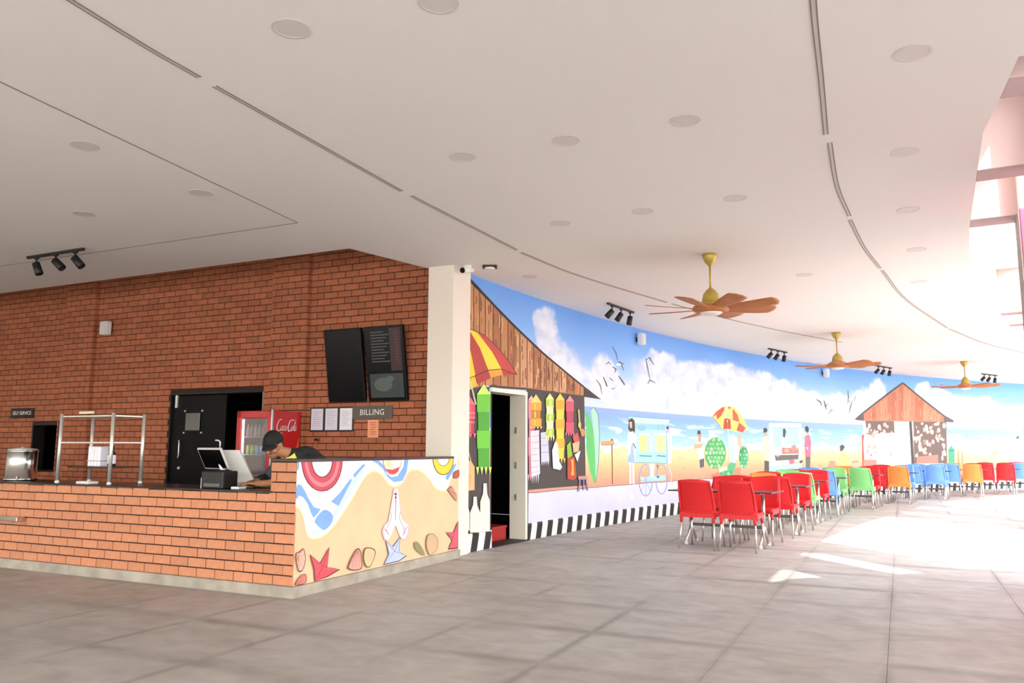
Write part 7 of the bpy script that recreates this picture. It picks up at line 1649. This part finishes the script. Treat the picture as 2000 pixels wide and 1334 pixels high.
for k, (x, t) in enumerate([(-2.24,'left one of three, next to the red fridge'),(-2.0,'middle one of three'),(-1.76,'right one of three, next to the billing sign')]):
    r = bthing('framed_certificate', x, BY-.012, 1.665, 'black framed paper on the brick wall, '+t, 'frame', group='framed papers on the brick wall')
    MB().bbox(-.12,.12,-.014,.0,-.165,.165,.004).build('frame', M_fr, r); pg = MB().box(-.10,.10,-.0155,-.013,-.143,.143).build('paper', M_pap if k < 2 else M_papw, r)
    lm = MB()
    for q in range(8): lm.box(-.07, .07-.02*((q*7+k)%3), -.0162, -.0154, .10-q*.026, .105-q*.026)
    lm.build('print_lines', mat('print_grey','a9a6b4',.8), pg)

# ---- portrait menu screens
M_scr = mat('screen_glass', '07070a', .22, spec=.15); M_bez = mat('screen_bezel', '0a090b', .4, spec=.2)
def screen(x, label, content):
    r = bthing('menu_screen', x, BY-.10, 2.37, label, 'screen', group='portrait menu screens'); r.rotation_euler = (math.radians(9.5), 0, BA)
    MB().bbox(-.30,.30,-.03,.02,-.485,.485,.008).build('bezel', M_bez, r); g_ = MB().box(-.283,.283,-.032,-.029,-.468,.468).build('display', M_scr, r)
    MB().box(-.12,.12,.02,.085,-.2,.2).build('wall_bracket', M_blackm, r)
    if content:
        t = MB(); t.use(mat('menu_grey','4b4b4c',.5))
        for q in range(11): t.box(-.20, -.20+.20+.04*((q*5)%3), -.0332, -.0325, .40-q*.038, .416-q*.038)
        t.use(mat('menu_maroon','3b2026',.5)); t.box(.09,.26,-.0330,-.0325,-.10,.45)
        t.use(mat('menu_red','7a3a3c',.5))
        for q in range(12): t.box(.17, .215, -.0338, -.0333, .40-q*.036, .41-q*.036)
        t.use(mat('menu_photo','343b38',.5)); t.box(-.25,.26,-.0330,-.0325,-.44,-.13)
        t.use(mat('menu_food','56605a',.5)); t.grid(lambda u, v: (-.05+.14*u*math.cos(6.283*v), -.0338, -.27+.09*u*math.sin(6.283*v)), 3, 20); t.grid(lambda u, v: (.06+.06*u*math.cos(6.283*v), -.0340, -.20+.04*u*math.sin(6.283*v)), 3, 16)
        t.build('menu_print', None, g_)
screen(-1.735, 'switched-off black portrait screen on the brick wall, left one of two', False)
screen(-1.085, 'dim portrait menu screen on the brick wall, right one of two', True)
# small tap bracket on the wall
hk = bthing('wall_hook', -2.24, BY-.012, 1.37, 'small black bracket with a hanging strap on the brick wall below the framed papers', 'hook')
MB().tube([(-.03,0,.02),(0,-.03,.03),(.05,-.04,.02)], .014, 8).build('bracket', M_blackm, hk); MB().tube([(.02,-.04,.02),(.025,-.045,-.06),(.02,-.04,-.15)], [.008,.011,.006], 8).build('strap', mat('strap_tan','a06a3c',.6), hk)

# ---- red drinks fridge
M_cred = mat('fridge_red', 'c31a20', .3, coat=.3); M_glass = mat('fridge_glass', 'dfe6e6', .05, trans=.9); M_int = mat('fridge_interior', 'c9cbcb', .5); M_orng = mat('swash_orange', 'd9703a', .4); M_wht = mat('logo_white', 'f6f2f0', .4)
fx0, fx1, fy0, fy1, fz = -3.065, -2.458, 2.35, 2.90, 1.765
fr = bthing('drinks_fridge', (fx0+fx1)/2, (fy0+fy1)/2, 0, 'red glass door drinks fridge with a white logo on its side', 'fridge')
hw_, hd_ = (fx1-fx0)/2, (fy1-fy0)/2
c_ = MB(); c_.box(hw_-.03,hw_,-hd_+.03,hd_,0.03,fz); c_.box(-hw_,-hw_+.03,-hd_+.03,hd_,.03,fz); c_.box(-hw_+.03,hw_-.03,-hd_+.03,hd_,fz-.05,fz); c_.box(-hw_+.03,hw_-.03,hd_-.04,hd_,.03,fz-.05); c_.box(-hw_+.03,hw_-.03,-hd_+.03,hd_,.03,.30); c_.build('cabinet', M_cred, fr)
MB().box(-hw_+.032,hw_-.032,hd_-.05,hd_-.041,.31,fz-.06).build('liner', M_int, fr)
MB().bbox(hw_-.012,hw_+.006,-hd_-.005,-hd_+.028,.05,fz+.015,.004).build('corner_trim', mat('trim_silver','b9b4b4',.3,.6), fr)
c_ = MB(); c_.bbox(-hw_,-hw_+.085,-hd_,-hd_+.03,.30,fz,.012); c_.bbox(hw_-.085,hw_-.012,-hd_,-hd_+.03,.30,fz,.012); c_.bbox(-hw_,hw_-.012,-hd_,-hd_+.03,fz-.10,fz,.012); c_.bbox(-hw_,hw_-.012,-hd_,-hd_+.03,.30,.38,.012); dr_ = c_.build('door', M_cred, fr)
MB().box(-hw_+.085,hw_-.085,-hd_+.012,-hd_+.018,.38,fz-.10).build('door_glass', M_glass, dr_)
MB().box(-hw_+.088,-hw_+.108,-hd_+.02,-hd_+.04,.39,fz-.11).build('light_strip', mat('fridge_led','f4f4f0',.4,emis='f4f6ff',estr=1.6), dr_)
MB().bbox(-hw_+.02,hw_-.02,-hd_+.005,-hd_+.03,.05,.29,.01).build('grille', M_blackm, fr)
for z in (.62, .93, 1.20, 1.43): MB().bbox(-hw_+.035,hw_-.035,-hd_+.05,hd_-.05,z-.012,z,.003).build('shelf', mat('shelf_wire','b9bcbc',.35,.4), fr)
# logo lettering in flowing script on the side
def script_logo():
    mb = MB(); 
    def stroke(pts, w):
        P = [Vector(p) for p in pts]; n_ = len(P)
        L_ = []; R_ = []
        for i, p in enumerate(P):
            a, b = P[max(i-1,0)], P[min(i+1,n_-1)]; d = (b-a).normalized(); nn = Vector((-d.y, d.x)); t = i/(n_-1); ww = w*(.35+.65*math.sin(math.pi*min(max(t,.02),.98)))
            L_.append(p+nn*ww); R_.append(p-nn*ww)
        sl = lambda p: (0, p.x+p.y*.28, p.y)
        for i in range(n_-1): mb.quad(sl(L_[i]), sl(L_[i+1]), sl(R_[i+1]), sl(R_[i]))
    el = lambda cx, cy, rx, ry, a0, a1, n_=14: [(cx+rx*math.cos(math.radians(a0+(a1-a0)*i/n_)), cy+ry*math.sin(math.radians(a0+(a1-a0)*i/n_))) for i in range(n_+1)]
    stroke(el(.07,.09,.060,.105,60,330), .011); stroke([(.12,.035),(.085,-.03),(.03,-.045),(.10,-.055),(.20,-.05)], .006)
    stroke(el(.145,.035,.024,.040,90,450), .007); stroke(el(.198,.035,.024,.040,50,320), .007); stroke(el(.245,.035,.022,.040,60,420), .007); stroke([(.265,.075),(.266,.02),(.285,.0)], .006)
    stroke([(.285,.045),(.305,.052)], .008)
    stroke(el(.365,.09,.058,.108,65,330), .011); stroke([(.345,.20),(.40,.185),(.47,.20)], .007)
    stroke(el(.425,.035,.022,.040,90,450), .007); stroke([(.462,.015),(.472,.09),(.480,.165),(.468,.165),(.460,.06),(.468,.0),(.485,.005)], .006); stroke(el(.512,.035,.021,.038,60,420), .007); stroke([(.530,.075),(.531,.02),(.552,.0)], .006)
    return mb
lg = script_logo(); 
sc_ = .40/.56
lo = lg.build('logo_script', M_wht, fr); lo.matrix_local = Matrix.Translation((hw_+.0025, -hd_+.075, 1.515)) @ Matrix.Scale(sc_, 4)
sw = MB(); sw.use(M_orng)
sw._add([(hw_+.002,-.12,.95),(hw_+.002,.05,1.02),(hw_+.002,.16,1.15),(hw_+.002,.245,1.42),(hw_+.002,.262,1.42),(hw_+.002,.225,1.10),(hw_+.002,.13,.92),(hw_+.002,-.02,.80)], [(0,1,6,7),(1,2,5,6),(2,3,4,5)], None, False)
sw.use(mat('swash_gold','e0a050',.4)); sw._add([(hw_+.003,-.02,1.08),(hw_+.003,.06,1.18),(hw_+.003,.13,1.14),(hw_+.003,.09,1.02),(hw_+.003,.0,.98)], [(0,1,2,3,4)], None, False)
sw.build('swash_print', None, fr)
# drinks on the fridge shelves
M_al = mat('can_top', 'c8c8c8', .3, .9)
def can(cn, col, x, y, z, label, grp):
    r = bthing(cn, x, y, z, label, 'drink', group=grp)
    if 'can' in cn:
        MB().lathe([(.024,0),(.028,.006),(.028,.105),(.023,.118)], 16).build('can_body', mat('can_'+col, col, .3, .3), r); MB().lathe([(.023,.117),(.023,.121),(.002,.120)], 16).build('can_lid', M_al, r)
    else:
        MB().lathe([(.024,0),(.027,.01),(.027,.09),(.020,.12),(.011,.145),(.011,.165)], 16).build('bottle_body', mat('bottle_'+col, col, .25), r); MB().lathe([(.013,.160),(.013,.178),(.003,.179)], 12).build('bottle_cap', mat('cap_dark','3a2022',.4), r)
GR = 'drinks on the fridge shelves'
for k, (col, nm_) in enumerate([('c9d24a','yellow-green'),('c2cc3c','lime yellow'),('a9c4e8','pale blue'),('8fb4e4','sky blue'),('d8dfe6','silver white')]):
    can('drink_can', col, fx0+.135+.075*k, fy0+.10, 1.20, '%s drink can on the fridge shelf level with the cap' % nm_, GR)
for k in range(6): can('drink_bottle', ['c98a92','c07a86','cf98a0'][k%3], fx0+.12+.066*k, fy0+.10, 1.43, 'pink drink bottle in the top row of the fridge, number %s from the left' % ['one','two','three','four','five','six'][k], GR)

# ---- point of sale: tilted tablet, white display, printer, card reader
ps = bthing('touch_terminal', -1.14, .24, WT, 'white touch screen till with a tilted black screen on the counter', 'till', rz=math.radians(-8))
Mt = Matrix.Translation((-.05,-.05,.28)) @ Matrix.Rotation(math.radians(28), 4, 'X')
MB().bbox(-.20,.17,-.012,.012,-.115,.115,.010, M=Mt).build('screen_frame', mat('till_grey','c9c7c4',.4), ps); MB().box(-.185,.155,-.0135,-.011,-.10,.10, M=Mt).build('display', M_scr, ps)
st_ = MB(); st_.prism([(-.02,-.02),(.10,-.02),(.10,.06),(-.02,.06)], 0, .02); st_.tube([(.03,.02,.02),(.02,.0,.18),(-.01,-.03,.28)], [.03,.025,.02], 10); st_.build('stand', M_wplast, ps)
wd = bthing('customer_display', -1.10, .33, WT, 'white wedge-shaped customer display beside the cashier', 'till', rz=math.radians(22))
k_ = MB(); k_._add([(-.16,.0,.36),(.07,.0,.36),(.20,.10,.05),(.02,.10,.05),(-.16,.05,.36),(.07,.05,.36),(.20,.15,.03),(.02,.15,.03)], [(0,3,2,1),(4,5,6,7),(0,1,5,4),(1,2,6,5),(2,3,7,6),(3,0,4,7)], None, False); k_.build('panel', M_wplast, wd)
MB().bbox(-.02,.22,.03,.22,0,.05,.01).build('foot', M_wplast, wd)
MB().tube([(-.14,.03,.36),(-.14,.03,.44),(-.16,.03,.455),(-.19,.03,.455)], .008, 8).build('pole', M_steel, wd)
pr = bthing('receipt_printer', -1.03, .10, WT, 'black receipt printer box at the counter edge in front of the till', 'printer')
MB().bbox(-.14,.14,-.08,.11,0,.165,.012).build('body', M_blackm, pr); MB().bbox(-.10,.10,-.083,-.078,.02,.05,.002).build('paper_slot', M_grey, pr); MB().bbox(-.152,-.142,-.07,.0,.0,.10,.002).build('paper_roll', M_wplast, pr); MB().bbox(-.11,.11,-.05,.06,.163,.172,.004).build('lid', M_black, pr)
cr = bthing('card_reader', -.80, .13, WT, 'small white card reader lying by the hands of the cashier', 'card reader')
MB().bbox(-.05,.05,-.05,.05,0,.022,.006).build('body', M_wplast, cr); MB().bbox(-.035,.035,-.0,.04,.022,.025,.002).build('display', M_black, cr)

# ---- steel rack on the counter
rk = bthing('steel_rack', -2.98, .31, WT, 'stainless steel display rack standing on the counter', 'rack')
RW, RD, RH = .41, .19, .74
for x in (-RW, RW):
    for y in (-RD, RD):
        l = MB().tube([(x,y,.02),(x,y,RH)], .019, 10).build('leg', M_steel, rk); MB().lathe([(.024,0),(.024,.018),(.012,.03)], 12, Matrix.Translation((x,y,0))).build('foot', M_wplast, l)
for nm_, z in (('top_shelf',RH-.02),('shelf',.44)): MB().bbox(-RW,RW,-RD,RD,z-.018,z,.003).build(nm_, M_steel, rk)
MB().bbox(-RW+.15,RW,-RD,RD,.165,.18,.003).build('lower_tray', mat('tray_dark','3a3734',.35,.7), rk)
MB().bbox(-.12,.10,-RD-.012,-RD+.008,RH-.004,RH+.022,.003).build('price_strip', mat('strip_cream','d8d2b8',.5), rk)
nb = bthing('napkin_box', -2.96, .27, WT+.18, 'white stack of napkins in a holder on the rack tray', 'napkins')
for k in range(4): MB().bbox(-.10+.05*k,-.055+.05*k,-.05,.05,.0,.21,.006).build('napkin_stack', M_papw, nb)
MB().tube([(-.115,-.06,.06),(.115,-.06,.06),(.115,.06,.06),(-.115,.06,.06),(-.115,-.06,.06)], .005, 6).build('wire_band', M_steel, nb)
sbot = bthing('sauce_bottle', -2.72, .25, WT+.18, 'dark sauce bottle with a white label on the rack tray', 'bottle')
MB().lathe([(.035,0),(.04,.01),(.04,.13),(.018,.17),(.016,.20)], 16).build('bottle_body', mat('sauce_dark','1d1a1c',.3), sbot); MB().lathe([(.0405,.03),(.0408,.031),(.0408,.12),(.0405,.121)], 16).build('label_band', M_papw, sbot); MB().lathe([(.018,.19),(.018,.215),(.004,.22)], 12).build('cap', M_black, sbot)
tr_ = bthing('white_tray', -2.96, .16, WT, 'small white tray on the counter under the rack', 'tray')
MB().bbox(-.10,.10,-.06,.06,0,.025,.006).build('tray_body', M_wplast, tr_); MB().box(-.08,.08,-.04,.04,.024,.0265).build('tray_liner', M_papw, tr_)

# ---- steel water drum
pot = bthing('steel_drum', -4.29, .30, WT, 'shiny stainless steel drum at the left end of the counter', 'container')
MB().lathe([(.165,0),(.172,.01),(.172,.03),(.158,.035),(.158,.32),(.164,.33),(.164,.345),(.15,.35)], 32).build('drum_body', mat('polished_steel','d6d4d0',.18,1.0), pot); MB().lathe([(.15,.348),(.15,.36),(.02,.372),(.02,.385),(.002,.387)], 28).build('lid', M_steel, pot)
MB().tube([(.12,-.105,.05),(.15,-.14,.05),(.155,-.145,.02)], .010, 8).build('tap', M_steel, pot)
# ---- tray rail fixed to the counter front
tl = bthing('tray_rail', -3.95, -.06, .53, 'short polished steel rail bracket on the brick counter front at the left edge', 'rail')
MB().bbox(-.9,.28,-.05,.03,-.03,.02,.006).build('rail_bar', mat('polished_steel','d6d4d0',.18,1.0), tl); MB().bbox(-.25,-.2,.02,.062,-.03,.015,.003).build('bracket', M_steel, tl); MB().bbox(.2,.25,.02,.062,-.03,.015,.003).build('bracket', M_steel, tl)

# ---- prep table seen through the kitchen doorway
p0 = arc(1.15, 0, -.86); pt = empty('prep_table', (p0.x, p0.y, 0.006), arc_rot(1.35)-math.pi/2); tag(pt, 'steel prep table in the dark kitchen seen through the doorway', 'table')
MB().bbox(-.6,.45,-.3,.3,.80,.83,.004).build('table_top', mat('steel_dull','8f9396',.35,.8), pt); MB().bbox(-.58,.43,-.28,.28,.42,.44,.004).build('lower_shelf', mat('steel_dull','8f9396',.35,.8), pt); MB().bbox(-.6,.45,.27,.30,.83,.95,.004).build('splashback', M_steel, pt)
for x in (-.55,.40):
    for y in (-.25,.25): MB().tube([(x,y,0),(x,y,.8)], .018, 10).build('leg', M_steel, pt)
p1 = arc(1.45, 0, -.39); rc = empty('red_crate', (p1.x, p1.y, 0.006), arc_rot(1.3)-math.pi/2); tag(rc, 'red plastic crate on the kitchen floor under the prep table', 'crate')
c_ = MB(); c_.box(-.2,.2,-.14,-.13,0,.2); c_.box(-.2,.2,.13,.14,0,.2); c_.box(-.2,-.19,-.14,.14,0,.2); c_.box(.19,.2,-.14,.14,0,.2); c_.box(-.2,.2,-.14,.14,0,.01); c_.build('crate_body', mat('crate_red','a81f1c',.45), rc); MB().box(-.21,.21,-.15,-.14,.17,.2).build('crate_rim', mat('crate_red','a81f1c',.45), rc)

# ================================================================== CASHIER
def remesh(mb, name, m, parent, vox, smooth=4):
    o = mb.build(name, m); md = o.modifiers.new('r', 'REMESH'); md.mode = 'VOXEL'; md.voxel_size = vox; md.use_smooth_shade = True
    if smooth: sm = o.modifiers.new('s', 'SMOOTH'); sm.iterations = smooth; sm.factor = .5
    dg = bpy.context.evaluated_depsgraph_get(); dg.update(); me = bpy.data.meshes.new_from_object(o.evaluated_get(dg)); me.name = name
    bpy.data.objects.remove(o, do_unlink=True); me.materials.clear(); me.materials.append(m)
    q = bpy.data.objects.new(name, me); COL.objects.link(q); q.parent = parent; return q
def ball(mb, c, r, sc=(1,1,1), M=None, n=14):
    prof = [(max(1e-4, math.sin(math.pi*i/n)), -math.cos(math.pi*i/n)) for i in range(n+1)]
    MM = (M or Matrix()) @ Matrix.Translation(c) @ Matrix.Diagonal((r*sc[0], r*sc[1], r*sc[2], 1)); mb.lathe(prof, n+4, MM)
def limb(mb, pts, rad):
    mb.tube(pts, rad, 14)
    for p, r in zip(pts, rad): ball(mb, p, r)
pe = bthing('person', 0, 0, 0, 'person in a black polo with yellow collar and a black cap leaning over the counter', 'person')
M_skin = mat('skin', 'a8714f', .55); M_shirt = mat('shirt_black', '1b1b1d', .8); M_shirtg = mat('shirt_grey', '4a4a4f', .8); M_yel = mat('collar_yellow', 'ecdc5a', .7); M_trou = mat('trousers_dark', '22242c', .85); M_cap = mat('cap_black', '0e0d0d', .8); M_hair = mat('hair_black', '0f0c0b', .6)
HEADC = Vector((-.70,.46,1.315))
HM = Matrix.Translation(HEADC) @ Matrix.Rotation(math.radians(10), 4, 'Z') @ Matrix.Rotation(math.radians(26), 4, 'X')    # face towards -y, tipped down
body = MB()
ball(body, (0,.01,.015), .098, (.80,1.0,1.12), HM); ball(body, (0,-.025,-.065), .066, (.86,.92,.95), HM)                  # skull, jaw
ball(body, (0,-.062,-.098), .026, (1.1,.8,.8), HM)                                                                       # chin
limb(body, [tuple(HM @ Vector((0,-.088,.012))), tuple(HM @ Vector((0,-.112,-.030)))], [.010,.016])                           # nose
for sx in (-1, 1):
    ball(body, (sx*.012,-.108,-.034), .011, M=HM); ball(body, (sx*.080,.012,-.012), .030, (.35,.75,1.05), HM)                  # nostrils, ears
    ball(body, (sx*.045,-.066,-.028), .026, M=HM)                                                                          # cheeks
ball(body, (0,-.088,-.066), .018, (1.5,.6,.38), HM); ball(body, (0,-.084,-.079), .016, (1.4,.6,.45), HM)                       # lips
limb(body, [(-.575,.66,1.215), (-.655,.53,1.25)], [.060,.056])                                                              # neck
limb(body, [(-.55,1.10,.94), (-.55,.98,1.06), (-.56,.78,1.15)], [.130,.125,.135])                                         # trunk
limb(body, [(-.76,.70,1.145), (-.38,.70,1.135)], [.075,.075])
for sx in (-1, 1): limb(body, [(-.55+sx*.09,1.10,.90), (-.55+sx*.10,1.06,.50), (-.55+sx*.10,1.12,.09)], [.085,.058,.042]); limb(body, [(-.55+sx*.10,1.14,.05), (-.55+sx*.11,.96,.03)], [.042,.032])
limb(body, [(-.79,.69,1.14), (-.90,.64,.985), (-.905,.42,.945), (-.895,.36,.945)], [.055,.045,.034,.028])
limb(body, [(-.35,.69,1.13), (-.42,.50,.985), (-.66,.33,.950), (-.745,.315,.948)], [.055,.045,.034,.028])
# hands: palm, four unequal bent fingers and a thumb each
def hand(w, d, side):
    w = Vector(w); d = Vector(d).normalized(); up = Vector((0,0,1)); s_ = d.cross(up).normalized()*side; up = s_.cross(d)*side
    pc = w+d*.045
    for k in range(4): limb(body, [tuple(w+s_*(-.012+.008*k)), tuple(w+d*.085+s_*(-.030+.020*k))], [.014,.011])
    ball(body, tuple(pc), .034, (1,1,.5))
    for k, ln in enumerate((.062,.072,.068,.052)):
        b = w+d*.088+s_*(-.030+.020*k); m_1 = b+d*ln*.5+Vector((0,0,.008)); e = m_1+d*ln*.42-Vector((0,0,.018)); limb(body, [tuple(b), tuple(m_1), tuple(e)], [.0098,.009,.0075])
    t0 = w+d*.03-s_*.022; t1 = t0+d*.03-s_*.028+Vector((0,0,.006)); limb(body, [tuple(t0), tuple(t1), tuple(t1+d*.032-s_*.004)], [.013,.0105,.009])
hand((-.895,.37,.945), (.35,-1,0), 1); hand((-.735,.318,.948), (-1,-.18,0), -1)
bd = remesh(body, 'body', M_skin, pe, .0065, 3)
# facial details
ey = MB(); ey.use(mat('eye_white','e6ded6',.3))
for sx in (-1, 1): ball(ey, (sx*.032,-.079,.008), .012, (1.2,.6,.6), HM, 8)
ey.use(M_hair)
for sx in (-1, 1): ball(ey, (sx*.031,-.086,.006), .0055, M=HM, n=8)
for sx in (-1, 1): ey.tube([tuple(HM @ Vector((sx*.014,-.092,.030))), tuple(HM @ Vector((sx*.034,-.088,.036))), tuple(HM @ Vector((sx*.054,-.074,.030)))], [.004,.005,.003], 6)
ey.tube([tuple(HM @ Vector((-.026,-.094,-.053))), tuple(HM @ Vector((0,-.103,-.050))), tuple(HM @ Vector((.026,-.094,-.053)))], [.003,.005,.003], 6)
ey.build('face_features', None, bd)
hr = MB(); ball(hr, (0,.030,.005), .100, (.84,.96,1.0), HM); hr.build('hair', M_hair, pe)
cp = MB()
cp.grid(lambda u, v: tuple(HM @ Vector((.088*math.cos(6.2832*u)*math.cos(v*math.pi/2), .012+.112*math.sin(6.2832*u)*math.cos(v*math.pi/2), .038+.108*math.sin(v*math.pi/2)))), 28, 10)
cp.tube([tuple(HM @ Vector((.090*math.cos(6.2832*i/24), .012+.114*math.sin(6.2832*i/24), .036))) for i in range(25)], .006, 6)
capo = cp.build('cap', M_cap, pe)
vz = MB().grid(lambda u, v: tuple(HM @ Vector(((u-.5)*2*.080*(1-.25*v*v), .012-.112*math.sqrt(max(0,1-((u-.5)*1.8)**2))-.070*v*math.sqrt(max(.05,1-((u-.5)*1.7)**2)), .040-.022*v-.02*(2*u-1)**2))), 12, 5).build('visor', M_cap, capo); solid(vz, .005)
# shirt grown a little larger than the trunk, arms covered to the forearm
sh = MB()
limb(sh, [(-.55,1.10,.93), (-.55,.98,1.06), (-.56,.78,1.155)], [.150,.146,.155]); limb(sh, [(-.77,.70,1.145), (-.37,.70,1.135)], [.092,.092])
limb(sh, [(-.79,.69,1.14), (-.90,.64,.99), (-.905,.53,.968)], [.074,.062,.056]); limb(sh, [(-.35,.69,1.13), (-.42,.50,.99), (-.50,.445,.975)], [.074,.062,.056])
limb(sh, [(-.56,.70,1.19), (-.60,.62,1.215)], [.105,.075])
sho = remesh(sh, 'shirt', M_shirt, pe, .011, 5)
co = MB()
NM = Matrix.Translation((-.615,.60,1.222)) @ Matrix.Rotation(math.radians(0), 4, 'Z') @ Matrix.Rotation(math.radians(40), 4, 'X')
co.grid(lambda u, v: tuple(NM @ Vector(((.073+.022*v)*math.sin(6.2832*(u*.94+.03)), -(.073+.022*v)*math.cos(6.2832*(u*.94+.03)), .022-.05*v-(.045*v if (u < .12 or u > .88) else 0)))), 30, 4)
solid(co.build('collar', M_yel, sho), .006)
gs = MB(); limb(gs, [(-.80,.685,1.13), (-.902,.638,.99)], [.0765,.0655]); gs.build('sleeve_panel', M_shirtg, sho)
tz = MB()
for sx in (-1, 1): limb(tz, [(-.55+sx*.08,1.10,.93), (-.55+sx*.10,1.06,.50), (-.55+sx*.10,1.12,.10)], [.110,.085,.070])
limb(tz, [(-.60,1.10,.94), (-.50,1.10,.94)], [.140,.140]); tz = remesh(tz, 'trousers', M_trou, pe, .015, 4)
sz = MB()
for sx in (-1, 1): sz.tube([(-.55+sx*.10,1.18,.045), (-.55+sx*.105,1.08,.05), (-.55+sx*.112,.90,.03)], [.045,.050,.036], 12)
sz.build('shoes', M_black, pe)
